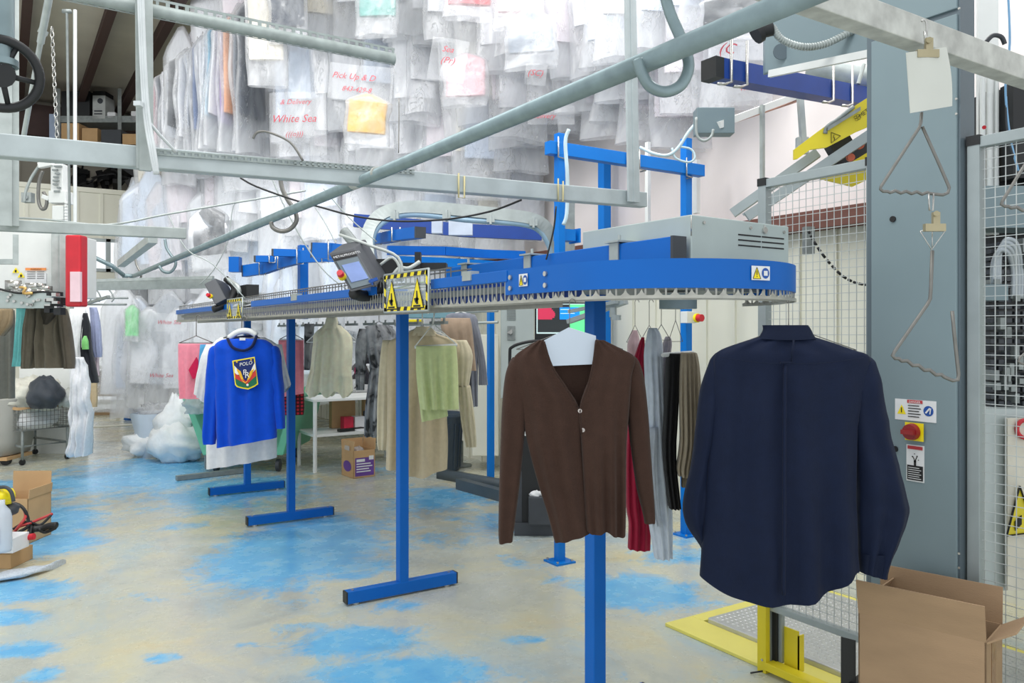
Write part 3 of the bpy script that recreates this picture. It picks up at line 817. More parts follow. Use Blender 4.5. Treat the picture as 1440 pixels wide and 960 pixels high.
# handwheel with its shaft, top left
hw = T('handwheel', 'black spoked handwheel on a grey shaft at the top left edge', 'handwheel', P(5, 100, 1.25))
c = P(2, 104, 1.25); ax = (UP*1.0+R*.45-F*.35).normalized()
u = ax.cross(F).normalized(); v = ax.cross(u).normalized()
ax2 = ( -F*.82+R*.50-UP*.30).normalized(); u = ax2.cross(UP).normalized(); v = ax2.cross(u).normalized()
m = MB(); m.tube([c+(u*math.cos(t)+v*math.sin(t))*.052 for t in [2*math.pi*i/36 for i in range(36)]], .0075, 10, closed=True); rim = hw.part('rim', m, M['black'])
m = MB()
for k in range(5):
    t = 2*math.pi*k/5+.5; m.tube([c+ax2*.004, c+(u*math.cos(t)+v*math.sin(t))*.05], .005, 8, r2=.004)
hw.part('spoke', m, M['black']); 
m = MB(); m.smooth = True; m.cyl(c-ax2*.012, c+ax2*.014, .02, 16); hw.part('hub', m, M['black'])
m = MB(); m.smooth = True; m.cyl(P(2, 95, 1.25), P(2, -90, 1.25), .018, 16); m.cyl(P(2, 93, 1.25), P(2, 84, 1.25), .024, 16); hw.part('shaft', m, M['pipe'], label='grey steel shaft')
# slanting telescopic rod, chain, poles
m = MB(); m.smooth = True; m.cyl(P(30, 210, 5.2), P(60, 42, 4.9), .016, 12); m.cyl(P(57, 60, 4.9), P(74, -30, 4.7), .022, 12); m.cyl(P(59, 48, 4.9), P(62, 42, 4.9), .028, 12)
solo('telescopic_rod', m, M['galv'], 'slanting pale telescopic rod beside the chain at upper left', 'rod')
m = MB(); x, y = 73, 42; k = 0
while y < 200:
    c = P(x, y, 5.0); s = .02; u = R if k % 2 else F
    m.tube([c+u*(math.cos(t)*s*.5)+UP*(math.sin(t)*s) for t in [2*math.pi*i/10 for i in range(10)]], .0035, 5, closed=True)
    y += 7; x += .33; k += 1
solo('hanging_chain', m, M['chrome'], 'bright steel link chain hanging behind the slanting rod at upper left', 'chain')
m = MB(); m.smooth = True; m.cyl(P(105.5, 14, 5.0), P(105.5, 312, 5.0), .011, 10); solo('vertical_pole', m, mat('white_pole', (226, 230, 230), .4), 'white thin vertical pole right of the chain', 'pole')
m = MB(); m.smooth = True; m.cyl(P(94, 16, 5.0), P(98, 312, 5.0), .008, 10); m.bar(P(88, 16, 5.0), P(100, 16, 5.0), .02, .02); solo('vertical_pole', m, M['galv2'], 'dull grey thin vertical rod between the chain and the white pole', 'pole')
# black swag cable across, and thin ones
m = MB(); m.tube(curve_pts([P(338, 250, 4.2), P(360, 262, 4.2), P(410, 280, 4.2), P(450, 291, 4.2), P(500, 304, 4.2), P(560, 311, 4.2), P(630, 308, 4.2), P(690, 297, 4.1), P(733, 281, 3.9)], 5), .0055, 6)
solo('swagged_cable', m, M['black'], 'black cable swagging below the long overhead beam', 'cable'); m = MB(); m.tube(curve_pts([P(782, 290, 3.3), P(779, 320, 3.3), P(772, 350, 3.3), P(768, 365, 3.3)], 4), .004, 6)
solo('drop_cable', m, M['black'], 'short black cable dropping from the beam to the blue spine beam', 'cable')
def wire(label, pts, Z, r=.004, mt='galv', nm='thin_conduit', cat='cable'):
    m = MB(); m.tube(curve_pts([P(x, y, Z) for x, y in pts], 4), r, 6); return solo(nm, m, M[mt], label, cat)
wire('thin grey stay rod slanting down past the curled hook to the console', [(378, 240), (400, 290), (430, 345), (460, 385), (500, 415)], 4.6)
wire('thin grey stay rod slanting to the console arm', [(455, 265), (490, 305), (530, 340)], 4.6)
wire('thin grey curved wire above the blue track', [(441, 288), (455, 310), (466, 330), (472, 342)], 6.0)
wire('bent grey rod looping in front of the bagged clothes', [(356, 195), (362, 186), (378, 186), (408, 200), (426, 226)], 3.15, .005, 'steel', 'bent_rod', 'rod')
wire('thin dark drop wire hanging in front of the bagged clothes', [(561, 138), (561, 180), (560.5, 215)], 6.0, .004, 'steel', 'drop_wire', 'wire')
wire('thin grey rod slanting down across the left bagged clothes', [(236, 300), (262, 350), (300, 372), (345, 420)], 5.5)
wire('pale curved wire on the left bagged clothes', [(280, 400), (300, 380), (320, 340), (328, 290), (340, 282)], 6.2)
# wire tag hooks hanging from the near beam
Zt = 2.26
th_ = T('wire_ticket_hook', 'bent triangular wire hooks with a white paper under a clip, below the near beam', 'hook', P(1300, 540, Zt))
m = MB(); m.tube(curve_pts([P(x, y, Zt-.02) for x, y in [(1296, 30), (1300, 28), (1303, 34), (1303, 50)]], 4), .003, 8)
m.tube([P(1301, 44, Zt-.03), P(1302, 62, Zt-.03)], .005, 8)
th_.part('top_loop', m, M['chrome'])
def clip(x, y, s=1.0):
    m = MB(); m.obox(P(x+2, y+4, Zt-.035), R, F, UP, .030*s, .008, .011*s)
    m.obox(P(x+4, y-9, Zt-.035), R, F, UP, .010*s, .006, .018*s); m.smooth = True; m.cyl(P(x+5, y-16, Zt-.03), P(x+5, y-16, Zt-.05), .008*s, 12)
    th_.part('bulldog_clip', m, mat('brassy_steel', (170, 160, 130), .35, .6), label='worn brassy bulldog clip')
clip(1302, 72); 
m = MB(); k = 8; vs = []; fs = []
quadp = [(1274, 74), (1331, 66), (1339, 149), (1280, 159)]
for j in range(k+1):
    for i in range(k+1):
        s, t = i/k, j/k
        x = (quadp[0][0]*(1-s)+quadp[1][0]*s)*(1-t)+(quadp[3][0]*(1-s)+quadp[2][0]*s)*t+3*math.sin(t*3.1)*s
        y = (quadp[0][1]*(1-s)+quadp[1][1]*s)*(1-t)+(quadp[3][1]*(1-s)+quadp[2][1]*s)*t
        vs.append(P(x, y, Zt-.03-.012*math.sin(s*3)-.01*t*math.cos(s*4)))
for j in range(k):
    for i in range(k): fs.append((j*(k+1)+i, j*(k+1)+i+1, (j+1)*(k+1)+i+1, (j+1)*(k+1)+i))
n0 = len(vs); vs += [v+F*.0015 for v in vs]; fs += [tuple(q+n0 for q in reversed(f)) for f in fs]
m.smooth = True; m.add(vs, fs); th_.part('paper_sheet', m, mat('aged_paper', (206, 208, 200), .8, 0, .02), label='blank white sheet of paper')
def wav(p0, p1, k, amp):
    out = []
    for i in range(k*4+1):
        t = i/(k*4); out.append((p0[0]+(p1[0]-p0[0])*t, p0[1]+(p1[1]-p0[1])*t+amp*math.sin(t*k*2*math.pi)))
    return out
m = MB(); pts = [(1296, 158), (1295, 172), (1293, 179), (1239, 262), (1238, 266), (1242, 269)]+wav((1248, 269), (1308, 272), 4, 1.6)+[(1326, 274), (1333, 271), (1335, 264), (1323, 236), (1297, 178)]
m.tube(PL(pts, Zt), .0046, 8); th_.part('upper_triangle', m, M['steel'])
m = MB(); m.tube(PL([(1306, 272), (1307, 296), (1312, 296), (1313, 272)], Zt-.01), .0025, 6); th_.part('link', m, M['chrome'])
clip(1312, 316, .95)
m = MB(); m.tube(PL([(1294, 325), (1310, 351), (1329, 325), (1311, 322), (1294, 325)], Zt-.02), .0018, 6)
m.tube(PL([(1311, 322), (1311, 350)], Zt-.02), .0015, 6); th_.part('wire_cone', m, M['chrome'])
m = MB(); pts = [(1311, 352), (1309, 405), (1308, 420), (1304, 428), (1258, 494), (1255, 500), (1259, 504)]+wav((1264, 504), (1328, 530), 4, 1.8)+[(1340, 535), (1347, 534), (1348, 526), (1342, 470), (1339, 437)]
m.tube(PL(pts, Zt), .0052, 8); th_.part('lower_triangle', m, M['steel'])
m = MB(); pts = [(1446, 225), (1436, 240), (1410, 282), (1408, 287), (1413, 290)]+wav((1418, 290), (1450, 297), 2, 1.6)
m.tube(PL(pts, Zt-.1), .0046, 8); solo('wire_ticket_hook', m, M['steel'], 'wavy wire hook at the right edge in front of the mesh', 'hook')
m = MB(); m.tube(PL([(1446, 492), (1434, 503), (1432, 508), (1436, 511), (1446, 512)], Zt-.1), .0032, 8); solo('wire_ticket_hook', m, M['steel'], 'small wire hook end at the right edge half way down the mesh', 'hook')
# ================================================================== BACKGROUND BLUE FRAMES AND TRACKS
gate = T('blue_support_frame', 'tall blue frame of two posts with a cross beam against the white wall', 'frame', G(788, 792))
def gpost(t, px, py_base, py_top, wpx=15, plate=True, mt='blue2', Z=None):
    q = G(px, py_base) if py_base else None
    Z = q.dot(F) if q else Z
    top = EYE+(HY-py_top)/FPX*Z
    wd = wpx/FPX*Z/1.38
    c = P(px, HY, Z); m = MB(); m.box((c.x-wd/2, c.y-wd/2, 0), (c.x+wd/2, c.y+wd/2, top))
    p = t.part('post', m, M[mt], bev=.003)
    if plate:
        m = MB(); m.box((c.x-.08, c.y-.08, 0), (c.x+.08, c.y+.08, .012)); t.part('base_plate', m, M['blue2'], p)
        m = MB()
        for sx in (-1, 1):
            for sy in (-1, 1): m.cyl((c.x+sx*.06, c.y+sy*.06, .012), (c.x+sx*.06, c.y+sy*.06, .025), .009, 6)
        t.part('anchor_bolt', m, M['chrome'], p)
    return c, Z, wd
c1, Z1, w1 = gpost(gate, 787, 790, 188, 16)
c2, Z2, w2 = gpost(gate, 965, 752, 195, 16)
zb = EYE+(HY-215)/FPX*Z1
m = MB(); m.box((c1.x-.1, c1.y-.03, zb-.02), (c2.x+.12, c1.y+.04, zb+.07)); gate.part('cross_beam', m, M['blue2'], bev=.003)
m = MB()
for x in (c1.x, c1.x+.62, c1.x+.74, c2.x-.05):
    m.tube([(x-.04, c1.y-.04, zb+.10), (x-.04, c1.y-.04, zb-.04), (x+.02, c1.y-.04, zb-.045), (x+.02, c1.y+.02, zb-.045)], .006, 6)
gate.part('u_bolt', m, M['chrome'])
m = MB(); m.tube(curve_pts([P(900, 207, 5.6), P(920, 216, 5.55), P(940, 218, 5.5), P(955, 206, 5.5), P(968, 186, 5.5), P(980, 172, 5.5)], 4), .012, 6)
m.tube(curve_pts([P(945, 208, 5.5), P(950, 222, 5.5), P(968, 228, 5.5), P(977, 222, 5.5), P(972, 210, 5.5), P(955, 206, 5.5)], 4), .008, 6)
m.tube(curve_pts([P(800, 182, 5.3), P(795, 200, 5.3), P(798, 250, 5.3), P(797, 300, 5.3), P(792, 316, 5.3)], 4), .014, 6)
gate.part('cable', m, mat('pale_blue_hose', (190, 214, 224), .4), label='pale hose and cable loops')
m = MB(); q = P(968, 446, Z2-.12); m.obox(q, AX, AY, UP, .05, .035, .045); gate.part('switch_box', m, M['white'], label='white switch box', bev=.004)
m = MB(); m.smooth = True; q2 = P(979, 447, Z2-.16); m.cyl(q2, q2-AY*.02, .035, 16); gate.part('switch_collar', m, M['syellow'])
m = MB(); m.smooth = True; m.cyl(q2-AY*.02, q2-AY*.06, .028, 16); gate.part('stop_button', m, M['red'])
f2 = T('blue_post', 'blue post standing behind the near drive housing, lit bright on its right face', 'post', G(848, 700))
gpost(f2, 850, 700, 214, 18)
f2 = T('blue_post', 'bright blue post on the floor right of the green trousers', 'post', G(690, 678)); gpost(f2, 690, 678, 380, 11, False)
m = MB(); q = G(690, 680); m.smooth = True
m.bar(G(618, 672)+UP*.05, G(735, 694)+UP*.05, .09, .10)
solo('steel_floor_bar', m, mat('dark_slate_paint', (72, 84, 92), .5), 'dark grey bar on the floor in front of the bright blue post, rear one', 'bar')
m = MB(); m.bar(G(646, 687)+UP*.05, G(735, 712)+UP*.05, .09, .11)
solo('steel_floor_bar', m, MATS['dark_slate_paint'], 'dark grey bar on the floor, front one of the overlapping pair', 'bar')
m = MB(); q = G(737, 690); m.box((q.x-.03, q.y-.03, 0), (q.x+.03, q.y+.03, EYE+(HY-445)/FPX*q.dot(F))); 
solo('grey_post', m, M['galv2'], 'thin grey post behind the dark computer stand', 'post')
# rear sorting tracks
def track(lbl, pts, Z0, Z1, hpx, mt='blue', wd=.06, cap=True, nm='rear_track'):
    N = len(pts); P3 = [P(x, y, Z0+(Z1-Z0)*i/(N-1)) for i, (x, y) in enumerate(pts)]
    h = hpx/FPX*(Z0+Z1)/2
    t = T(nm, lbl, 'conveyor track', P3[0])
    m = MB()
    for a, b_ in zip(P3, P3[1:]): m.bar(a, b_, wd, h)
    rail = t.part('rail', m, M[mt])
    if cap:
        m = MB(); d = (P3[0]-P3[1]).normalized(); m.bar(P3[0], P3[0]+d*.02, wd, h); t.part('end_cap', m, M['dgrey'], label='dark end cap')
        m = MB()
        for k in range(1, N):
            q = P3[k]; s_ = wd*.62
            m.tube([q+R*-.04-F*s_+UP*h*.7, q-R*.04-F*s_-UP*h*.6, q+R*.02-F*s_-UP*h*.62, q+R*.02-F*s_+UP*h*.7], .006, 6)
        t.part('u_bolt', m, M['chrome'])
    return t
t1 = track('curved blue sorting track behind the far console, stepping up to the right', [(345, 381), (372, 377), (398, 368), (425, 361), (460, 359), (500, 360)], 7.9, 7.0, 17)
m = MB(); Zp = 7.6; c = P(426, 345, Zp); m.box((c.x-.04, c.y-.04, 1.72), (c.x+.04, c.y+.04, c.z)); t1.part('post', m, M['blue'])
m = MB(); c = P(331, 372, 7.9); m.obox(c, R, F, UP, .05, .05, .075); t1.part('bracket', m, M['blue'])
track('short blue rail stub above the curved track, beside the blue post', [(386, 355), (425, 356)], 7.4, 7.4, 10)
track('short blue rail stub on the curved track, farthest left', [(361, 364), (386, 364)], 7.6, 7.6, 9)
track('blue rail with dark cap behind the tilted console', [(443, 352), (470, 353), (505, 358)], 6.6, 6.3, 22)
track('blue rail from the console to the drive housing, upper one', [(545, 352), (625, 353), (680, 357), (737, 359)], 6.4, 6.9, 12, 'blue', cap=False)
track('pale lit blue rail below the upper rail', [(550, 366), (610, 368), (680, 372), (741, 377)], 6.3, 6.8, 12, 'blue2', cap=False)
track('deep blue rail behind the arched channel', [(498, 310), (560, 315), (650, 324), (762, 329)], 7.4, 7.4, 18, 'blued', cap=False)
t = track('short blue stub with dark end cap inside the arched channel', [(590, 327), (560, 331), (534, 336)], 5.6, 6.2, 15, 'blue', .08)
# arched galvanised channel
arch = [(522, 372), (519, 352), (518, 335), (524, 316), (538, 302), (560, 294), (590, 292), (640, 296), (700, 302), (745, 308), (765, 318), (776, 336), (782, 356), (783, 372)]
ap = curve_pts([P(x, y, 5.9+.3*i/13) for i, (x, y) in enumerate(arch)], 4)
t = T('arched_cable_channel', 'wide arched galvanised channel with a pale blue hose, behind the consoles', 'cable channel', ap[0])
m = MB(); N = len(ap)
rings = []
for i, p in enumerate(ap):
    tt = (ap[min(i+1, N-1)]-ap[max(i-1, 0)]).normalized(); nn = F.cross(tt).normalized()
    rings.append([p+nn*.045-F*.06, p+nn*.045+F*.06, p-nn*.045+F*.06, p-nn*.045+F*.045, p+nn*.033+F*.045, p+nn*.033-F*.045, p-nn*.045-F*.045, p-nn*.045-F*.06])
m.smooth = False; m.loft(rings, cap=True); t.part('channel', m, M['galv'])
m = MB(); m.tube([p-UP*.04+(P(650, 340, 6)-p).normalized()*.03-F*.03 for p in ap], .022, 8); t.part('hose', m, mat('pale_blue_tube', (150, 180, 200), .3))
m = MB()
for x, y, zz in ((555, 303, 5.95), (628, 303, 6.0), (690, 308, 6.05), (750, 313, 6.1)):
    q = P(x, y, zz-.08); m.obox(q, R, F, UP, .03, .02, .025); m.obox(q, R, F, UP, .008, .03, .04)
t.part('clamp', m, M['galv'])
m = MB(); m.pbox(P(786, 262, 6.0), R*.12, F*.01, -UP*.7); t.part('side_plate', m, M['galv2'])
m = MB(); m.obox(P(615, 320, 6.7), R, F, UP, .045, .04, .05); m.obox(P(648, 321, 6.7), R, F, UP, .10, .04, .06)
solo('clear_tape_roll', m, mat('frosted_plastic', (190, 200, 214), .3), 'pale plastic wrapped lump tied to the deep blue rail inside the arch', 'plastic wrap')
m = MB(); q = P(794, 331, 5.6); m.obox(q, AX, AY, UP, .06, .05, .04); m.obox(q+AX*.09, AX, AY, UP, .008, .06, .05)
solo('blue_bracket', m, M['blue2'], 'small blue bracket left of the drive housing, on the wall side', 'bracket')
# right upper sorting line
t = T('upper_sorting_rail', 'dark blue overhead rail with bent hooks below the grey casing, top right', 'conveyor rail', P(1005, 98, 4.1))
ry = 2.9; a = onY(1002, 98, ry); b_ = onY(1240, 143, ry); zc = (a.z+b_.z)/2
m = MB(); m.bar(a, b_, .10, .105); rl = t.part('rail', m, M['blued'])
m = MB(); m.bar(a-AX*.03, a+AX*.03, .104, .107); t.part('end_cap', m, M['black'], rl)
m = MB()
for f_ in (.05, .13, .62, .74):
    q = a+(b_-a)*f_-AY*.06; m.tube([q+UP*.16, q-UP*.07, q-UP*.09-AX*.05, q-UP*.095-AX*.10], .008, 6)
t.part('rail_hook', m, M['chrome'])
m = MB(); m.bar(P(1010, 176, 4.6), P(1125, 133, 5.1), .04, .04); t.part('stay_bar', m, M['white'], label='pale bar with copper pipe under it')
m = MB(); m.tube([P(1030, 172, 5.0), P(1120, 142, 5.1)], .010, 6); t.part('copper_pipe', m, mat('copper', (206, 160, 144), .4, .2))
m = MB(); m.bar(P(1072, 148, 4.8), P(1072, 262, 4.8), .022, .022); m.bar(P(1125, 134, 4.9), P(1130, 205, 4.9), .045, .03); m.obox(P(1128, 205, 4.9), R, F, UP, .035, .02, .05)
t.part('drop_bar', m, M['galv'], label='grey drop bars')
m = MB(); m.bar(P(1042, 50, 6.4), P(1042, 470, 6.4), .05, .04) if False else m.bar(P(979, 225, 6.4), P(979, 300, 6.4), .05, .04); m.bar(P(911, 200, 6.4), P(911, 312, 6.4), .035, .03)
t.part('vertical_conduit', m, M['white'])
m = MB(); m.pbox(P(980, 187, 4.6), R*.22, F*.10, UP*.15); b2 = t.part('control_box', m, M['cab'], bev=.004)
m = MB(); m.tube(curve_pts([P(979, 165, 4.55), P(980, 190, 4.55), P(990, 198, 4.55), P(1000, 192, 4.55), P(1003, 182, 4.55)], 4), .008, 6); t.part('cable', m, M['galv'], b2)
t = T('overhead_machine_casing', 'big grey sheet steel casing above the dark blue rail, top right', 'machine', P(1150, 100, 3.9))
m = MB(); a = onY(1083, 103, 3.4); b_ = onY(1235, 66, 3.4)
m.pbox(P(1076, 103, 4.1), P(1235, 72, 3.6)-P(1076, 103, 4.1), F*.04, UP*.35); cs = t.part('casing', m, M['cab'], bev=.006)
m = MB(); m.bar(P(1082, 104, 4.05), P(1235, 73, 3.55), .02, .035); t.part('lower_lip', m, M['white'], cs)
m = MB(); m.smooth = True; q = P(1098, 73, 4.0); m.cyl(q, q-F*.006, .04, 20); t.part('cover_disc', m, M['cabd'], cs)
m = MB(); pts = curve_pts([P(1086, 38, 3.7), P(1100, 56, 3.7), P(1130, 66, 3.7), P(1160, 62, 3.7), P(1190, 48, 3.7), P(1215, 35, 3.7)], 8)
rings_r = .016; m.smooth = True
for i in range(len(pts)-1):
    m.cyl(pts[i], pts[i]+(pts[i+1]-pts[i])*.6, .017, 10); m.cyl(pts[i]+(pts[i+1]-pts[i])*.6, pts[i+1], .014, 10)
t.part('flexible_conduit', m, M['galv'], label='ribbed flexible conduit')
m = MB(); m.smooth = True; m.cyl(P(1085, 40, 3.7), P(1068, 44, 3.7), .035, 12); m.cyl(P(1068, 44, 3.7), P(1062, 48, 3.7), .05, 12); t.part('conduit_plug', m, M['black'])
m = MB(); m.smooth = True; m.cyl(P(1140, 92, 5.0), P(1240, 112, 4.8), .09, 16); m.cyl(P(1215, 90, 4.7), P(1207, 118, 4.7), .012, 8); solo('motor_tube', m, M['galv'], 'round grey motor tube behind the casing at the top right', 'motor')
# ================================================================== BAGGED CLOTHES
def bag_material():
    m = bpy.data.materials.new('clear_garment_bag'); m.use_nodes = True
    n = m.node_tree.nodes; L = m.node_tree.links; b = n['Principled BSDF']; out = n['Material Output']
    b.inputs['Base Color'].default_value = (.80, .82, .85, 1); b.inputs['Roughness'].default_value = .16
    b.inputs['Specular IOR Level'].default_value = .8
    tr_ = n.new('ShaderNodeBsdfTransparent'); mx = n.new('ShaderNodeMixShader')
    tl = n.new('ShaderNodeBsdfTranslucent'); tl.inputs['Color'].default_value = (.84, .86, .90, 1); m1 = n.new('ShaderNodeMixShader'); m1.inputs['Fac'].default_value = .35
    tc = n.new('ShaderNodeTexCoord'); mp = n.new('ShaderNodeMapping'); mp.inputs['Scale'].default_value = (1, 1, .7)
    L.new(tc.outputs['Object'], mp.inputs['Vector'])
    a = n.new('ShaderNodeTexNoise'); a.inputs['Scale'].default_value = 3.5; a.inputs['Detail'].default_value = 4; a.inputs['Distortion'].default_value = 1.2
    L.new(mp.outputs['Vector'], a.inputs['Vector'])
    v = n.new('ShaderNodeTexNoise'); v.noise_type = 'RIDGED_MULTIFRACTAL'; v.inputs['Scale'].default_value = 5; v.inputs['Detail'].default_value = 3; v.inputs['Distortion'].default_value = .8; L.new(mp.outputs['Vector'], v.inputs['Vector'])
    oi = n.new('ShaderNodeObjectInfo'); ov = n.new('ShaderNodeVectorMath'); ov.operation = 'ADD'
    L.new(mp.outputs['Vector'], ov.inputs[0]); L.new(oi.outputs['Random'], ov.inputs[1])
    c1 = n.new('ShaderNodeTexNoise'); c1.inputs['Scale'].default_value = 9; c1.inputs['Detail'].default_value = 2; c1.inputs['Distortion'].default_value = 2.5
    L.new(ov.outputs[0], c1.inputs['Vector'])
    s1 = n.new('ShaderNodeMath'); s1.operation = 'SUBTRACT'; s1.inputs[1].default_value = .5; L.new(c1.outputs['Fac'], s1.inputs[0])
    s2 = n.new('ShaderNodeMath'); s2.operation = 'ABSOLUTE'; L.new(s1.outputs[0], s2.inputs[0])
    s3 = n.new('ShaderNodeMapRange'); s3.inputs['From Min'].default_value = 0; s3.inputs['From Max'].default_value = .022; s3.inputs['To Min'].default_value = 1; s3.inputs['To Max'].default_value = 0
    L.new(s2.outputs[0], s3.inputs['Value'])
    c2 = n.new('ShaderNodeTexNoise'); c2.inputs['Scale'].default_value = 5; L.new(ov.outputs[0], c2.inputs['Vector'])
    s4 = n.new('ShaderNodeMapRange'); s4.inputs['From Min'].default_value = .48; s4.inputs['From Max'].default_value = .62; L.new(c2.outputs['Fac'], s4.inputs['Value'])
    s5 = n.new('ShaderNodeMath'); s5.operation = 'MULTIPLY'; L.new(s3.outputs[0], s5.inputs[0]); L.new(s4.outputs[0], s5.inputs[1])
    bp = n.new('ShaderNodeBump'); bp.inputs['Strength'].default_value = .6; bp.inputs['Distance'].default_value = .03
    hs_ = n.new('ShaderNodeMath'); hs_.operation = 'ADD'; L.new(v.outputs['Fac'], hs_.inputs[0]); L.new(s5.outputs[0], hs_.inputs[1])
    L.new(hs_.outputs[0], bp.inputs['Height']); L.new(bp.outputs['Normal'], b.inputs['Normal'])
    mr = n.new('ShaderNodeMapRange'); mr.inputs['From Min'].default_value = .3; mr.inputs['From Max'].default_value = .7
    mr.inputs['To Min'].default_value = .30; mr.inputs['To Max'].default_value = .62
    L.new(a.outputs['Fac'], mr.inputs['Value'])
    mxm = n.new('ShaderNodeMath'); mxm.operation = 'MAXIMUM'; s6 = n.new('ShaderNodeMath'); s6.operation = 'MULTIPLY'; s6.inputs[1].default_value = .92; L.new(s5.outputs[0], s6.inputs[0])
    L.new(mr.outputs['Result'], mxm.inputs[0]); L.new(s6.outputs[0], mxm.inputs[1]); L.new(mxm.outputs[0], mx.inputs['Fac'])
    mc = n.new('ShaderNodeMix'); mc.data_type = 'RGBA'; L.new(s5.outputs[0], mc.inputs['Factor']); mc.inputs['A'].default_value = (.82, .84, .87, 1); mc.inputs['B'].default_value = (1, 1, 1, 1); L.new(mc.outputs['Result'], b.inputs['Base Color'])  # creases whitened in the colour, standing in for streaks of highlight
    L.new(b.outputs[0], m1.inputs[1]); L.new(tl.outputs[0], m1.inputs[2])
    L.new(tr_.outputs[0], mx.inputs[1]); L.new(m1.outputs[0], mx.inputs[2]); L.new(mx.outputs[0], out.inputs['Surface'])
    return m
M['bag'] = bag_material()
gcol = {'white': (226, 228, 232), 'ice': (204, 216, 232), 'pearl': (226, 218, 224), 'grey': (150, 158, 168), 'navy': (52, 66, 84), 'teal': (110, 176, 168),
        'aqua': (70, 170, 205), 'violet': (160, 140, 200), 'red': (200, 40, 52), 'pink': (232, 190, 196), 'amber': (246, 196, 84), 'cream': (226, 220, 204), 'green': (120, 220, 140), 'black': (58, 64, 70), 'peach': (240, 170, 120), 'blue': (70, 100, 150)}
GM = {k: mat('bagged_%s_cloth' % k, v, .9, 0, .03, 6, .1, 30, .2) for k, v in gcol.items()}
M['hanger'] = mat('hanger_wire', (150, 148, 140), .4, .6)
def bag_proto(seed):
    rnd = random.Random(seed)
    t = T('bagged_garment', 'clear plastic bag', 'bagged garment', (0, 0, 0))
    def sheet(wf, dep, z0, z1, rough_, n=22, rows=16):
        rg = []
        for j in range(rows+1):
            tt = j/rows; z = z0+(z1-z0)*tt
            sh = min(1, .22+1.1*(tt*rows/3.2)) if tt*rows < 3.2 else 1
            sh = min(1, .2+.8*min(1, tt/.16))
            ring = []
            for k in range(n):
                a = 2*math.pi*k/n; s = math.cos(a); q = math.sin(a)
                p = Vector((s*wf*sh, math.copysign(abs(q)**.6, q)*dep*(.5+.5*sh), z))
                nv = noise.noise_vector(Vector((p.x*4+seed*9, p.y*4, p.z*3.2)))
                p += Vector((nv.x*.04, nv.y*.05, nv.z*.02))*rough_
                ring.append(p)
            rg.append(ring)
        m = MB(); m.smooth = True; m.loft(rg, capend='start'); return m
    t.part('plastic_cover', sheet(.27, .055, -.05, -1.0, 1.1), M['bag'])
    t.part('garment', sheet(.225, .03, -.07, -.74-.12*rnd.random(), .5, 18, 12), GM['white'])
    m = MB(); m.tube(curve_pts([(0, 0, -.06), (0, 0, -.01), (.012, 0, .025), (.028, 0, .012)], 4), .002, 5); t.part('hanger_hook', m, M['hanger'])
    return t.o
protos = [bag_proto(s) for s in range(1, 6)]
nb = [0]
def put_bag(px, ytop, ybot, Z, yaw, col, label, wmul=1.0, group='bagged clothes on the storage conveyor'):
    k = nb[0]; pr = protos[k % 5]
    p = P(px, ytop, Z); Lm = (ybot-ytop)/FPX*Z
    if k < 5:
        pr.location = p; pr.rotation_euler = (0, 0, yaw); pr.scale = (wmul, 1, Lm); pr['label'] = label; pr['group'] = group
        g = [c for c in pr.children if c.name.split('.')[0] == 'garment'][0]
        g.material_slots[0].link = 'OBJECT'; g.material_slots[0].material = GM[col]
    else:
        r = copy_tree(pr, p, yaw, (wmul, 1, Lm), label, {'garment': GM[col]}); r['group'] = group
    r = pr if k < 5 else r
    r.rotation_euler.y = random.uniform(-.07, .07)
    nb[0] += 1
rb = random.Random(11)
pale = ['white', 'white', 'ice', 'pearl', 'pearl', 'white', 'white', 'pearl', 'cream', 'ice', 'white']
ORD = ['first', 'second', 'third', 'fourth', 'fifth', 'sixth', 'seventh', 'eighth', 'ninth', 'tenth', 'eleventh', 'twelfth', 'thirteenth', 'fourteenth', 'fifteenth',
       'sixteenth', 'seventeenth', 'eighteenth', 'nineteenth', 'twentieth', 'twenty first', 'twenty second', 'twenty third', 'twenty fourth', 'twenty fifth', 'twenty sixth', 'twenty seventh']
CN = {'ice': 'pale blue', 'pearl': 'off white'}
def row(xs, ytf, ybf, Zf, yawf, colf, lab):
    for i, x in enumerate(xs):
        c = colf(x)
        put_bag(x+rb.uniform(-9, 9), ytf(x)+rb.uniform(-22, 22), ybf(x)+rb.uniform(-20, 18), Zf(x)+rb.uniform(-.15, .15), -YAW+yawf(x)+rb.uniform(-.35, .35), c,
                '%s garment in clear plastic, %s from the left, %s' % (CN.get(c, c), ORD[i], lab), 1.0)
def zrow(x): return 11.0-(x-200)*(11.0-6.2)/850.0
pick = lambda x: rb.choice(pale)
lab_for = lambda tier: '%s storage tier' % tier
row(range(330, 1080, 34), lambda x: -170+(x-300)*-.02, lambda x: 75+20*math.sin(x*.01), lambda x: zrow(x)-.5, lambda x: 0, pick, lab_for('top'))
row(range(300, 1060, 34), lambda x: -50 if x < 720 else -90, lambda x: 185+12*math.sin(x*.02) if x < 760 else 150, lambda x: zrow(x)-.2, lambda x: 0, pick, lab_for('second'))
row(range(250, 960, 32), lambda x: 40 if x < 720 else 10, lambda x: 262 if x < 740 else 196, lambda x: zrow(x)+.1, lambda x: 0, pick, lab_for('third'))
row(range(215, 740, 30), lambda x: 150, lambda x: 352, lambda x: zrow(x)+.35, lambda x: 0, pick, lab_for('fourth'))
row(range(200, 620, 30), lambda x: 250, lambda x: 460 if x > 330 else 440, lambda x: zrow(x)+.7, lambda x: 0, lambda x: rb.choice(['white', 'ice', 'grey', 'pearl', 'ice', 'white']), lab_for('fifth'))
row(range(190, 560, 26), lambda x: 340, lambda x: 560, lambda x: zrow(x)+.9, lambda x: .3, lambda x: rb.choice(['white', 'ice', 'grey', 'navy', 'white', 'ice']), lab_for('lowest'))
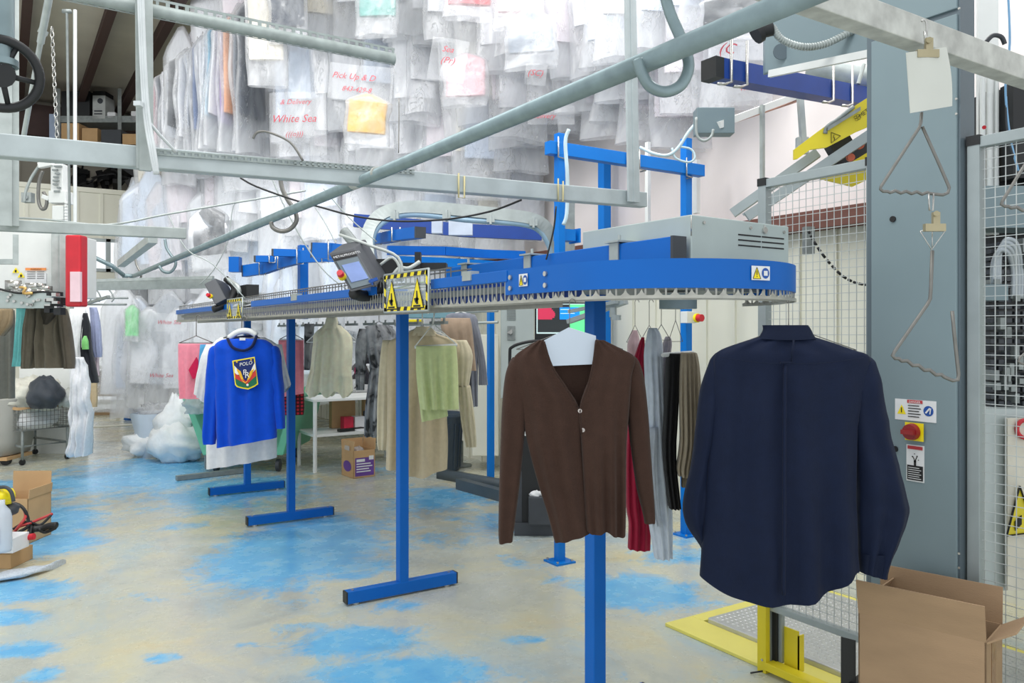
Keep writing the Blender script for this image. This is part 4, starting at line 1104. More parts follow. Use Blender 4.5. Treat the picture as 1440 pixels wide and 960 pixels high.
row(range(178, 300, 18), lambda x: 410, lambda x: 588-(x-178)*.15, lambda x: 11.0, lambda x: .2, lambda x: rb.choice(['ice', 'white', 'grey']), 'bottom row beside the doorway')
row(range(196, 300, 18), lambda x: 235, lambda x: 420, lambda x: 11.1, lambda x: .2, lambda x: rb.choice(['ice', 'white', 'pearl']), 'row above the doorway end')
# edge-on bags at upper left
strip_cols = ['ice', 'white', 'pink', 'navy', 'white', 'ice', 'black', 'white', 'ice', 'navy', 'blue', 'white', 'ice', 'aqua', 'white', 'violet', 'peach', 'grey', 'navy']
for i, c in enumerate(strip_cols):
    f_ = i/(len(strip_cols)-1); x = 218+132*f_
    put_bag(x, 118-130*f_**.9, 225-8*f_, 10.6-1.0*f_, -YAW+math.radians(74+rb.uniform(-8, 8)), c, '%s garment edge on in plastic, %s from the left, upper row' % ({'ice': 'pale blue'}.get(c, c), ['first', 'second', 'third', 'fourth', 'fifth', 'sixth', 'seventh', 'eighth', 'ninth', 'tenth', 'eleventh', 'twelfth', 'thirteenth', 'fourteenth', 'fifteenth', 'sixteenth', 'seventeenth', 'eighteenth', 'nineteenth'][i]), 1.15, 'edge on bagged clothes at the upper left')
for x, yt, yb, Z, c, lb in [(372, -40, 122, 8.6, 'cream', 'flowered cream garment in plastic at the top beside a dark green one'), (402, -60, 60, 8.5, 'navy', 'dark green navy garment in plastic at the top, left of centre'),
                            (535, -60, 50, 7.6, 'teal', 'teal garment in plastic at the top centre'), (905-250, -110, 26, 6.7, 'red', 'bright red garment in plastic at the very top centre'),
                            (725, -60, 40, 6.5, 'pink', 'pink garment in plastic at the top, right of the bright red one'), (519, 128, 205, 7.7, 'amber', 'amber yellow garment showing through plastic, middle of the storage rows'),
                            (655, 70, 150, 7.2, 'pink', 'dusty pink garment in plastic under the red one'), (745, 10, 95, 6.4, 'grey', 'grey garment in plastic beside the vertical strut'), (186, 425, 480, 10.7, 'green', 'small light green garment in plastic by the doorway'),
                            (292, 285, 380, 8.6, 'black', 'black garment in plastic behind the long pipe at left'), (1030, -10, 60, 5.2, 'black', 'black crumpled garment in plastic at the top right beside the grey casing')]:
    put_bag(x, yt, yb, Z, -YAW+rb.uniform(-.2, .2), c, lb, .38 if c == 'green' else .8)
# printed bag slips (red print on translucent bags): white printed sheets
def slip(cx, cy, Z, wpx, hpx, lines, ang=0, white=True, lb=''):
    o = P(cx-wpx/2, cy+hpx/2, Z); xd = (R*math.cos(ang)+UP*math.sin(ang)); yd = (UP*math.cos(ang)-R*math.sin(ang))
    sc = Z/FPX; t = T('printed_bag_front', lb, 'printed bag', o)
    m = MB(); k = 6; vs = []
    for j in range(k+1):
        for i in range(k+1): vs.append(o+xd*(wpx*sc*i/k)+yd*(hpx*sc*j/k)+F*(.010*math.sin(i*1.1+cx)*math.sin(j*.8)))
    fs = [(j*(k+1)+i, j*(k+1)+i+1, (j+1)*(k+1)+i+1, (j+1)*(k+1)+i) for j in range(k) for i in range(k)]
    n0 = len(vs); vs += [v+F*.003 for v in vs]; fs += [tuple(q+n0 for q in reversed(f)) for f in fs]
    m.smooth = True; m.add(vs, fs); sh = t.part('film', m, M['film'])
    m = MB()
    for (txt, fx_, fy_, sz) in lines: text_mb(txt, sz*sc, o+xd*(wpx*sc*fx_)+yd*(hpx*sc*fy_)-F*.02, xd, yd, m, .35)
    t.part('print', m, mat('faded_red_ink', (176, 66, 78), .7), sh, 'red printed lettering')
M['film'] = mat('milky_bag_film', (226, 228, 232), .3, 0, .03, 4, alpha=.10, spec=.6)
slip(505, 112, 6.9, 90, 50, [('Pick Up & D', .05, .56, 12), ('843-429-8', .22, .22, 10)], -.10, lb='clear bag printed in red with Pick Up and a phone number')
slip(420, 175, 7.0, 80, 90, [('& Delivery', .2, .80, 10), ('White Sea', .04, .52, 15), ('(((o)))', .28, .30, 10)], .02, lb='clear bag printed in red with a large white outlined name, left of centre')
slip(626, 80, 6.3, 52, 60, [('Sea', .3, .66, 12), ('(Pr)', .3, .40, 13)], -.15, lb='clear bag corner with faded red print below the red garment')
slip(752, 103, 5.9, 30, 30, [('(SC)', .1, .4, 12)], -.1, lb='white bag corner with a red oval print left of the strut')
slip(1022, 68, 4.4, 50, 34, [('(C', .2, .3, 22)], -.1, lb='white bag corner with a red swirl print above the blue rail end')
slip(775, 162, 5.9, 66, 26, [('delivery', .1, .3, 10)], 0, lb='pale bag bottom with faint red print left of the blue frame')
slip(240, 453, 9.6, 46, 26, [('White Sea', .1, .4, 8)], 0, lb='bag with a faint red name low in the left storage rows')
slip(228, 528, 9.8, 44, 22, [('White Sea', .1, .4, 8)], 0, lb='bag with a faint red name at the very bottom of the left rows')
slip(1040, 130, 4.8, 80, 34, [('White Sea', .5, .4, 9)], .1, lb='milky plastic sheet hanging under the dark blue rail')
slip(746, 115, 6.0, 1, 1, [], 0, lb='tiny plastic scrap') if False else None
# ================================================================== CLOTHES ON THE CONVEYOR
def hanger(t, x, ytop, yneck, Z, half=None, drop=18, wirer=.0016, hookr=.010, mt='steel', bar=False):
    m = MB(); sc = Z/FPX
    top = P(x, ytop, Z); neck = P(x, yneck, Z)
    pts = [neck, neck+(top-neck)*.8, top, top+R*hookr*.6+UP*hookr*.9, top+R*hookr*1.6+UP*hookr*.6, top+R*hookr*2-UP*hookr*.3]
    m.tube(curve_pts(pts, 3), wirer, 6)
    if half:
        a, b_ = P(x-half, yneck+drop, Z), P(x+half, yneck+drop, Z)
        m.tube([neck, a], wirer, 6); m.tube([neck, b_], wirer, 6); m.tube([a, b_], wirer, 6)
    return t.part('hanger', m, M[mt])
# ---- brown cardigan
Zc = 2.60
M['brownknit'] = fabric('brown_knit', (62, 43, 35), .08, .3, .08)
M['brownin'] = fabric('brown_knit_rib', (55, 38, 31), .06, .3, .05)
t = T('cardigan', 'brown knitted V neck cardigan hanging from the near end of the conveyor', 'cardigan', P(808, 762, Zc))
hanger(t, 801, 424, 463, Zc+.02, 75, 28)
# back panel
m = MB(); cloth(m, [(486, 762, 842, .006), (505, 724, 886, .012), (530, 732, 884, .018), (600, 740, 880, .02), (680, 758, 876, .02), (746, 784, 872, .02)], Zc+.035, fold=.006, ph=.5)
t.part('back_panel', m, M['brownin'])
def vl(y): return 765+(y-478)*11/36 if y < 514 else 776+(y-514)*38/58
def vr(y): return 838-(y-472)*.1 if y < 512 else 834-(y-512)*17/63
def vl2(y): return vl(y) if y < 570 else 813+(y-572)*.02
m = MB(); rows = [(478, 757, 765, .008), (490, 737, vl(490), .014), (504, 722, vl(504), .020), (530, 722, vl(530), .028), (572, 733, 814, .034), (620, 741, 818, .036), (680, 757, 823, .038), (720, 770, 826, .038), (756, 780, 829, .038)]
cloth(m, rows, Zc, fold=.010, freq=4, ph=1.2, hem=lambda s: -7*s-1, wr=.003); t.part('front_panel', m, M['brownknit'])
m = MB(); rows = [(478, 837, 849, .008), (490, vr(490), 873, .014), (503, vr(503), 893, .020), (530, vr(530), 888, .028), (572, 815, 885, .034), (620, 817, 881, .037), (680, 820, 880, .040), (720, 822, 880, .040), (748, 824, 879, .040)]
cloth(m, rows, Zc-.012, fold=.013, freq=5, ph=2.6, hem=lambda s: 3*s-3*math.cos(s*5), wr=.003); fp = t.part('front_panel', m, M['brownknit'])
for k, (x, y) in enumerate(((815.5, 577.5), (819.5, 604.5))):
    m = MB(); m.smooth = True; c = P(x, y, Zc-.062); m.cyl(c, c-F*.003, .0066, 18); m.lathe(c-F*.003, [(.0066, 0), (.006, -.0012), (.0045, 0)], 18, F)
    bt = t.part('button', m, mat('shell_button', (196, 188, 184), .3), label='pale shell button')
    m = MB()
    for sx in (-1, 1): m.cyl(c-F*.0042+R*.0018*sx, c-F*.005+R*.0018*sx, .0009, 8)
    t.part('button_hole', m, M['ink'], bt)
m = MB()   # knitted edge bands along the V
m.tube(curve_pts([P(765, 480, Zc-.022), P(776, 514, Zc-.036), P(796, 545, Zc-.045), P(812, 571, Zc-.052)], 5), .0035, 8)
m.tube(curve_pts([P(838, 480, Zc-.030), P(834, 512, Zc-.045), P(826, 545, Zc-.055), P(816, 575, Zc-.062), P(818, 610, Zc-.064)], 5), .0035, 8)
t.part('neck_band', m, M['brownin'])
m = MB(); rows = [(502, 721, 730, .008), (510, 716, 738, .024), (530, 710, 742, .032), (570, 706, 741, .032), (620, 704, 737, .030), (680, 702, 731, .026), (730, 701, 725, .022), (752, 701, 722, .020), (762, 702, 721, .020)]
cloth(m, rows, Zc+.015, n=28, fold=.004, freq=2, ph=.3, hem=lambda s: -1.5*s, wr=.003); t.part('sleeve', m, M['brownknit'])
m = MB(); rows = [(501, 886, 893, .008), (509, 878, 899, .024), (530, 876, 905, .032), (570, 881, 910, .032), (620, 886, 914, .030), (680, 894, 918, .026), (722, 904, 921, .020), (735, 906, 921, .018)]
cloth(m, rows, Zc+.015, n=28, fold=.004, freq=2, ph=1.9, wr=.003); t.part('sleeve', m, M['brownknit'])
# paper collar card
m = MB(); card = [(800, 460), (838, 472), (838, 490), (834, 512), (776, 514.5), (768, 496), (764, 481), (766, 478)]
m.poly([P(x, y, Zc-.008) for x, y in card], .002, F); t.part('paper_card', m, mat('blue_white_card', (196, 208, 222), .7, 0, .02), label='pale blue white paper collar card')
# ---- navy shirt, back view
Zn = 2.70
M['navy'] = fabric('navy_cotton', (7, 22, 50), .07, .12, .04, .75)
M['navyd'] = fabric('navy_cotton_collar', (6, 20, 46), .06, .12, .04, .75)
t = T('shirt', 'navy blue long sleeved shirt seen from the back, hanging at the conveyor end', 'shirt', P(1105, 845, Zn))
hanger(t, 1109, 420, 458, Zn+.01, 95, 34, hookr=.008)
m = MB(); rows = [(474, 1066, 1146, .020), (482, 1040, 1172, .030), (492, 1014, 1200, .040), (502, 1005, 1223, .046), (530, 1003, 1220, .052), (600, 1000, 1206, .058), (680, 992, 1203, .062), (760, 987, 1205, .065), (802, 984, 1207, .065)]
cloth(m, rows, Zn, n=72, fold=.020, freq=6, ph=2.1, hem=lambda s: 42*(1-min(1, abs(s+.08))**2.2) if True else 0, wr=.004); t.part('body', m, M['navy'])
m = MB(); rows = [(457, 1072, 1136, .020), (463, 1073, 1140, .024), (470, 1070, 1143, .030), (476, 1066, 1147, .034)]
cloth(m, rows, Zn-.004, n=36, fold=0, wr=.001, hem=lambda s: 2*(1-s*s)); t.part('collar', m, M['navyd'])
m = MB(); c = curve_pts([P(1012, 502, Zn-.052), P(1060, 509, Zn-.06), P(1105, 511, Zn-.062), P(1160, 510, Zn-.06), P(1214, 503, Zn-.05)], 5); m.tube(c, .0012, 6)
m.pbox(P(1098, 509, Zn-.068), R*.042, -UP*.004, F*.01); m.tube([P(1116, 478, Zn-.052), P(1113, 508, Zn-.064)], .0035, 6)
t.part('yoke_seam', m, M['navyd'])
m = MB(); m.tube(curve_pts([P(1104, 512, Zn-.060), P(1103, 640, Zn-.072), P(1103, 750, Zn-.08), P(1102, 836, Zn-.08)], 6), .006, 8); t.part('back_pleat', m, M['navy'])
m = MB(); rows = [(496, 1007, 1014, .01), (504, 1000, 1026, .030), (514, 996, 1030, .038), (540, 988, 1034, .046), (590, 980, 1030, .05), (650, 974, 1018, .05), (700, 962, 1012, .05), (735, 964, 1010, .046), (768, 985, 1008, .03), (785, 992, 1006, .02)]
cloth(m, rows, Zn+.03, n=32, fold=.008, freq=3, ph=.8, wr=.005); t.part('sleeve', m, M['navy'])
m = MB(); rows = [(498, 1212, 1219, .01), (506, 1204, 1228, .030), (516, 1198, 1231, .038), (540, 1196, 1237, .046), (590, 1197, 1247, .05), (640, 1202, 1259, .052), (690, 1206, 1272, .05), (718, 1206, 1277, .048), (745, 1207, 1268, .044), (775, 1208, 1254, .038), (803, 1209, 1245, .032)]
cloth(m, rows, Zn+.02, n=36, fold=.012, freq=3.2, ph=2.5, hem=lambda s: 5*s+4, wr=.006); sl = t.part('sleeve', m, M['navy'])
m = MB(); rows = [(776, 1207.5, 1254.5, .041), (790, 1208, 1249, .037), (804, 1208.5, 1246, .034)]
cloth(m, rows, Zn+.02, n=30, fold=.004, hem=lambda s: 5*s+4, wr=.001, top_close=False); t.part('cuff', m, M['navyd'], sl)
# ---- royal blue sweatshirt with crest
Zb = 6.0
M['royal'] = fabric('royal_blue_cotton', (0, 74, 200), .05, .15, .12)
M['navyrib'] = fabric('navy_ribbing', (16, 30, 70), .05, .15, .1)
t = T('sweatshirt', 'royal blue long sleeved top with navy neck ring and a shield crest', 'top', P(345, 630, Zb))
hanger(t, 340, 448, 466, Zb+.02, 26, 9, .004, .02)
m = MB(); m.tube(curve_pts([P(322, 475, Zb), P(332, 468, Zb), P(342, 465, Zb), P(352, 466, Zb), P(361, 471, Zb)], 4), .022, 8); t.part('hanger_shoulder', m, M['white'])
m = MB(); m.obox(P(341, 476.5, Zb-.05), R, F, UP, .022, .002, .010); t.part('care_label', m, M['paper'], label='white neck label')
m = MB(); rows = [(476, 324, 358, .02), (478, 312, 373, .04), (486, 302, 384, .06), (500, 301, 390, .07), (540, 303, 389, .075), (590, 305, 389, .08), (622, 306, 389, .08)]
cloth(m, rows, Zb, n=60, fold=.022, freq=5, ph=.9, hem=lambda s: -7*s, wr=.008); t.part('body', m, M['royal'])
m = MB(); m.tube(curve_pts([P(320, 476, Zb-.05), P(326, 487, Zb-.078), P(336, 492, Zb-.083), P(346, 492, Zb-.083), P(355, 486, Zb-.08), P(361, 472, Zb-.05)], 5), .011, 8)
m.tube(curve_pts([P(321, 475, Zb+.02), P(340, 474, Zb+.04), P(360, 471, Zb+.02)], 4), .011, 8); t.part('neck_ring', m, M['navyrib'], label='navy ribbed neck ring')
m = MB(); rows = [(486, 300, 308, .02), (494, 294, 314, .05), (530, 290, 314, .06), (570, 288, 308, .055), (612, 286, 304, .05), (624, 287, 303, .045)]
cloth(m, rows, Zb+.01, n=26, fold=.01, freq=2, ph=.4, wr=.008); t.part('sleeve', m, M['royal'])
m = MB(); rows = [(486, 381, 388, .02), (494, 377, 393.5, .05), (530, 383, 397, .06), (570, 386, 400, .05), (602, 389, 400.5, .045)]
cloth(m, rows, Zb+.01, n=26, fold=.01, freq=2, ph=1.4, wr=.008); t.part('sleeve', m, M['royal'])
cz = Zb-.118
def cq(m, pts, dzf=0): m.poly([P(x, y, cz-dzf) for x, y in pts], .003, F)
m = MB(); cq(m, [(326.5, 507), (358, 501.5), (363, 540), (358, 543.5), (349, 547.5), (340, 546), (333, 544), (330.5, 541)]); cr_ = t.part('crest', m, M['syellow'], label='yellow edged shield crest')
CM = {k: fabric('crest_'+k, v, .03, .1) for k, v in {'navy': (36, 52, 110), 'green': (40, 110, 80), 'red': (206, 66, 60), 'gold': (248, 196, 60), 'white': (236, 236, 232)}.items()}
m = MB(); cq(m, [(328.5, 508.3), (356.8, 503.4), (361, 539), (357, 541.8), (349, 545.4), (341, 544.4), (334.5, 542.6), (332, 540)], .002); t.part('crest_field', m, CM['navy'], cr_)
m = MB(); cq(m, [(330.5, 531), (346, 538), (360.2, 526), (361, 539), (357, 541.8), (349, 545.4), (341, 544.4), (334.5, 542.6), (332, 540)], .004); t.part('crest_base', m, CM['green'], cr_)
m = MB(); cq(m, [(330, 523), (346, 536), (359.4, 520), (360.3, 528), (347, 540), (331, 532)], .005); t.part('crest_band', m, CM['red'], cr_)
m = MB(); cq(m, [(329.4, 514), (334, 519), (338, 527), (333, 526.5), (330.2, 524)], .0055); cq(m, [(358.4, 509.5), (355, 516), (352, 524), (356, 523), (359.4, 519)], .0055); t.part('crest_panel', m, CM['white'], cr_)
m = MB()
for sgn in (-1, 1):
    for k in range(7):
        a = 2*k/6*.9; x0, y0 = 345+sgn*(3.2+k*.6), 533-k*1.7
        cq(m, [(x0-sgn*.8, y0+1.0), (x0, y0-1.0), (x0+sgn*(3.4+k*.35), y0-2.6-k*.35), (x0+sgn*(3.2+k*.3), y0-.6-k*.2)], .007)
cq(m, [(339, 533), (345, 537.5), (351, 532), (347.5, 536.2), (345, 538.6), (342, 536.8)], .0065)
for x, y in ((333, 508.8), (353, 505.8)):
    cq(m, [(x+(1.6 if k % 2 == 0 else .7)*math.cos(k*math.pi/5+1.57), y-(1.6 if k % 2 == 0 else .7)*math.sin(k*math.pi/5+1.57)) for k in range(10)], .006)
t.part('crest_wings', m, CM['gold'], cr_)
m = MB(); xd = (P(356, 506.5, cz)-P(330, 511, cz)).normalized()
text_mb('POLO', .037, P(336.8, 515.0, cz-.012), xd, UP, m, lift=0); text_mb('P', .055, P(341.5, 527, cz-.016), xd, UP, m, lift=0); text_mb('R', .062, P(344, 531.5, cz-.018), xd, UP, m, lift=0)
cq(m, [(348+1.8*math.cos(k*6.283/6), 541-1.8*math.sin(k*6.283/6)) for k in range(6)], .007)
t.part('crest_lettering', m, CM['white'], cr_)
# simple garment builder for the rest
def gar(name, label, cat, Z, pieces, hook=None, group=None, n=40):
    """pieces: list of (part name, material, rows, kwargs)"""
    ys = [r[0] for p_ in pieces for r in p_[2]]; xs = [r[1] for p_ in pieces for r in p_[2]]
    t = T(name, label, cat, P(sum(xs)/len(xs), max(ys), Z), group)
    if hook: hanger(t, *hook)
    for pn, mt, rows, kw in pieces:
        m = MB(); kw = dict(kw); kw.setdefault('n', n); cloth(m, rows, Z+kw.pop('dz', 0), **kw); t.part(pn, m, mt)
    return t
C = lambda nm, c, **k: fabric(nm, c, **k)
wt = C('white_cotton', (228, 230, 232))
gar('t_shirt', 'white short sleeved shirt with faint rainbow stripe, hanging behind the royal blue top', 'shirt', 6.35, [
    ('body', wt, [(474, 310, 372, .03), (490, 296, 392, .06), (540, 292, 390, .07), (600, 291, 389, .08), (651, 291, 389, .08)], dict(fold=.02, ph=3, hem=lambda s: -8*s)),
    ('sleeve', wt, [(484, 290, 312, .03), (500, 284, 308, .05), (530, 277, 300, .06), (560, 274, 292, .05)], dict(n=24, hem=lambda s: 8*s)),
    ('sleeve', wt, [(484, 380, 396, .03), (515, 388, 402, .05), (540, 392, 408, .05), (548, 398, 408, .04)], dict(n=24, hem=lambda s: -6*s))], (340, 450, 468, 6.37, 30, 8, .003, .02))
gar('towel', 'rose pink garment with a small red and navy emblem, left of the royal blue top', 'garment', 7.2, [
    ('cloth', C('rose_pink_cotton', (236, 142, 160)), [(483, 251, 300, .05), (500, 251, 302, .06), (560, 253, 300, .06)], dict(fold=.02, ph=1))], (276, 446, 472, 7.2, 24, 10, .004, .02))
gar('garment', 'sky blue and white garment edge between the rose pink one and the white shirt', 'garment', 7.0, [
    ('cloth', C('sky_blue_cotton', (90, 170, 220)), [(484, 282, 296, .03), (520, 279, 292, .03), (545, 278, 285, .03)], dict(n=20))])
m = MB(); m.poly([P(x, y, 7.1) for x, y in [(276, 502), (280, 511), (279, 530), (271, 533), (265, 520)]], .01, F); emb = m
solo('red_navy_pennant', m, C('crimson_cloth', (206, 30, 80)), 'crimson folded emblem flap on the rose pink garment', 'emblem')
gar('towel', 'rose pink folded garment right of the royal blue top, over a plaid one', 'garment', 7.6, [
    ('cloth', C('rose_pink_cotton2', (240, 146, 160)), [(478, 392, 427, .05), (500, 392, 427, .06), (554, 390, 427, .06)], dict(fold=.01, ph=2, hem=lambda s: 2-3*s))], (410, 446, 468, 7.6, 17, 9, .004, .02))
gar('plaid_shirt', 'dark red plaid garment hanging below the rose pink one', 'garment', 7.8, [
    ('cloth', None, [(552, 386, 427, .05), (570, 386, 428, .05), (582, 386, 427, .05)], dict(fold=.01))]) if False else None
# plaid material
pm = bpy.data.materials.new('red_plaid'); pm.use_nodes = True
n = pm.node_tree.nodes; L = pm.node_tree.links; b = n['Principled BSDF']; tc = n.new('ShaderNodeTexCoord')
def wavec(dirn, scale):
    x = n.new('ShaderNodeTexWave'); x.bands_direction = dirn; x.inputs['Scale'].default_value = scale; x.inputs['Distortion'].default_value = .3
    L.new(tc.outputs['Object'], x.inputs['Vector']); return x.outputs['Fac']
a_ = n.new('ShaderNodeMath'); a_.operation = 'MULTIPLY'; L.new(wavec('X', 9), a_.inputs[0]); L.new(wavec('Z', 9), a_.inputs[1])
cr = n.new('ShaderNodeValToRGB'); cr.color_ramp.elements[0].color = rgb((60, 14, 24)); cr.color_ramp.elements[1].color = rgb((190, 36, 54)); cr.color_ramp.elements[0].position = .1; cr.color_ramp.elements[1].position = .5
L.new(a_.outputs[0], cr.inputs['Fac']); L.new(cr.outputs['Color'], b.inputs['Base Color']); b.inputs['Roughness'].default_value = .9
gar('plaid_garment', 'dark red plaid garment hanging below the rose pink one', 'garment', 7.7, [
    ('cloth', pm, [(540, 384, 427, .05), (570, 384, 428, .05), (583, 384, 427, .05)], dict(fold=.01, n=24))])
# cream blouse
bl = C('cream_silk', (255, 246, 214), sheen=.3, rough=.6)
gar('blouse', 'sheer cream sleeveless blouse with scalloped hem on a white hanger', 'blouse', 7.0, [
    ('body', bl, [(452, 461, 473, .02), (460, 453, 482, .04), (470, 442, 492, .06), (485, 440, 496, .07), (520, 436, 494, .08), (530, 434, 495, .085), (549, 429, 496, .09)], dict(fold=.03, freq=7, ph=1.5, n=56, hem=lambda s: 5+5*math.cos(s*9), wr=.012)),
    ('collar', bl, [(446, 459, 474, .03), (455, 457, 476, .04), (462, 455, 479, .05)], dict(n=24, fold=.005))], (467, 436, 447, 7.02, 36, 34, .006, .02, 'white'))
# black and grey flower dress
dm = bpy.data.materials.new('black_grey_flower_print'); dm.use_nodes = True
n = dm.node_tree.nodes; L = dm.node_tree.links; b = n['Principled BSDF']; tc = n.new('ShaderNodeTexCoord')
v = n.new('ShaderNodeTexNoise'); v.inputs['Scale'].default_value = 4.5; v.inputs['Detail'].default_value = 3; v.inputs['Distortion'].default_value = 1.6; L.new(tc.outputs['Object'], v.inputs['Vector'])
cr = n.new('ShaderNodeValToRGB'); e = cr.color_ramp.elements; e[0].position = .40; e[0].color = rgb((52, 54, 56)); e[1].position = .47; e[1].color = rgb((134, 136, 138)); e2 = e.new(.62); e2.color = rgb((168, 170, 172))
L.new(v.outputs['Fac'], cr.inputs['Fac']); L.new(cr.outputs['Color'], b.inputs['Base Color']); b.inputs['Roughness'].default_value = .85
gar('dress', 'grey dress with black flower print behind the blue post', 'dress', 6.6, [
    ('body', dm, [(456, 520, 545, .03), (466, 512, 556, .05), (490, 516, 556, .06), (520, 520, 556, .07), (570, 514, 556, .08), (613, 512, 554, .08)], dict(fold=.03, freq=6, ph=.5, n=50)),
    ('sleeve', dm, [(462, 505, 522, .03), (485, 500, 518, .05), (520, 500, 514, .05), (548, 501, 512, .04)], dict(n=24))], (533, 440, 452, 6.62, 20, 8, .003, .02))
gar('garment', 'faded grey patterned garment behind the cream blouse, on its left', 'garment', 7.5, [('cloth', dm, [(455, 428, 442, .03), (500, 428, 440, .04), (520, 428, 438, .04)], dict(n=20))])
# beige shirt dress
bg_ = C('beige_linen', (196, 182, 152))
bg2 = C('beige_linen_light', (206, 196, 168))
t = gar('shirt_dress', 'long beige shirt dress with long sleeves behind the blue post', 'dress', 5.45, [
    ('body', bg_, [(464, 580, 602, .03), (472, 566, 622, .05), (480, 548, 644, .06), (500, 545, 652, .07), (560, 545, 630, .09), (620, 544, 630, .10), (656, 543, 629, .10)], dict(fold=.03, freq=5, ph=.4, n=60, hem=lambda s: 11*math.exp(-((s-.15)/.5)**2)+2)),
    ('collar', bg2, [(459, 585, 605, .03), (466, 581, 612, .05), (472, 578, 616, .06)], dict(n=26, fold=.004)),
    ('sleeve', bg2, [(478, 640, 656, .03), (500, 640, 665, .05), (540, 643, 660, .05), (545, 644, 662, .05), (590, 648, 668, .045), (618, 653, 670, .04), (628, 655, 670, .035)], dict(n=28, fold=.012, dz=.0)),
    ('sleeve', bg2, [(478, 538, 556, .03), (510, 534, 560, .05), (560, 531, 560, .05), (615, 530, 560, .05), (632, 532, 552, .04)], dict(n=28, fold=.01, dz=.06))], (594, 440, 458, 5.47, 34, 14, .004, .02, 'white'))
gp_ = C('lime_green_cotton', (204, 216, 158))
gar('trousers', 'pale lime green trousers folded over a white hanger bar in front of the beige dress', 'trousers', 5.15, [
    ('leg', gp_, [(486, 586, 641, .03), (490, 585, 642, .045), (520, 587, 644, .05), (560, 591, 645, .05), (575, 592, 645.5, .05)], dict(fold=.018, freq=6, ph=.3, n=50)),
    ('leg', gp_, [(487, 586, 620, .03), (520, 585, 620, .03), (570, 590, 628, .03), (589, 593, 630, .03)], dict(fold=.01, dz=.06, n=30, hem=lambda s: -4*s))], None)
m = MB(); m.tube([P(583, 488, 5.15), P(643, 485, 5.15)], .010, 8); m.tube([P(583, 488, 5.15), P(609, 455, 5.15), P(643, 485, 5.15)], .005, 6); m.tube([P(609, 455, 5.15), P(611, 438, 5.15)], .005, 6)
solo('trouser_hanger', m, M['white'], 'white wire hanger carrying the pale lime green trousers', 'hanger')
m = MB()
for x, y, w_ in ((612, 549, 7), (608, 558, 9)): m.obox(P(x, y, 5.085), R, F, UP, w_/2*5.1/FPX, .002, .004)
gar('trousers', 'taupe trousers on a hanger at the back of the conveyor, right of the beige dress', 'trousers', 5.9, [
    ('leg', C('taupe_cotton', (160, 140, 120)), [(447, 620, 661, .03), (460, 620, 664, .05), (500, 628, 668, .05), (521, 634, 670, .05)], dict(fold=.015, n=40))])
gar('jacket', 'grey long sleeved jacket hanging rightmost behind the taupe trousers', 'jacket', 6.05, [
    ('body', C('steel_grey_cotton', (120, 124, 134)), [(440, 634, 660, .03), (450, 626, 672, .05), (500, 640, 672, .06), (571, 655, 672, .06)], dict(n=40, fold=.02)),
    ('sleeve', C('steel_grey_cotton2', (128, 132, 142)), [(442, 660, 668, .03), (470, 664, 676, .04), (510, 672, 683, .04), (541, 673, 686, .035)], dict(n=22))], (648, 430, 438, 6.05, 20, 6, .004, .02, 'white'))
# right group behind the cardigan
gar('blouse', 'sheer dusty pink top on a wire hanger behind the cardigan shoulder', 'blouse', 3.85, [
    ('body', C('dusty_pink_silk', (206, 178, 182)), [(464, 890, 896, .01), (475, 885, 899, .02), (488, 882, 902, .03), (520, 884, 900, .03), (600, 884, 898, .03)], dict(n=28, fold=.008))], (893, 424, 457, 3.85, 12, 24))
rd = C('crimson_cotton', (150, 20, 52))
gar('dress', 'crimson dress hanging behind the cardigan, showing between its body and sleeve', 'dress', 3.7, [
    ('body', rd, [(474, 902, 906, .01), (490, 896, 907, .02), (520, 888, 908, .03), (600, 882, 906, .04), (700, 880, 914, .05), (735, 884, 915, .05), (769, 883, 914, .05)], dict(n=40, fold=.012, ph=1, hem=lambda s: 2+1*s))], (913, 424, 457, 3.7, 12, 22))
pw = C('pale_blue_white_cotton', (204, 214, 226))
gar('shirt', 'pale blue white shirt hanging behind the cardigan sleeve', 'shirt', 3.52, [
    ('body', pw, [(461, 912, 924, .02), (475, 909, 930, .04), (500, 906, 932, .05), (560, 908, 933, .06), (640, 905, 939, .06), (700, 908, 944, .06), (783, 920, 945, .05)], dict(n=50, fold=.016, ph=2)),
    ('sleeve', pw, [(600, 905, 925, .03), (660, 900, 924, .04), (720, 911, 928, .04), (737, 914, 932, .035)], dict(n=26, dz=-.05))], (930, 424, 456, 3.55, 13, 22))
gar('shirt', 'dull grey lilac shirt edge between the pale shirt and the black trousers', 'shirt', 3.6, [
    ('body', C('grey_lilac_cotton', (164, 158, 166)), [(473, 936, 942, .02), (485, 932, 944, .04), (520, 925, 940, .05), (600, 928, 940, .05), (690, 930, 942, .05)], dict(n=32, fold=.012))], (950, 424, 450, 3.6, 10, 30))
gar('trousers', 'black trousers draped over a white bar beside the beige trousers', 'trousers', 3.45, [
    ('leg', C('black_wool', (22, 22, 24)), [(497, 938, 956, .03), (503, 937, 957, .05), (560, 935, 954, .05), (640, 932, 950, .05), (714, 941, 957, .04)], dict(n=36, fold=.01))])
m = MB(); m.smooth = True; m.cyl(P(932, 499, 3.42), P(975, 496, 3.45), .010, 14); m.cyl(P(931.5, 499, 3.4), P(932.2, 499, 3.42), .007, 12)
solo('hanger_bar', m, M['white'], 'white cardboard hanger tube carrying the black and beige trousers', 'hanger bar')
bt = C('greige_cotton', (158, 146, 126))
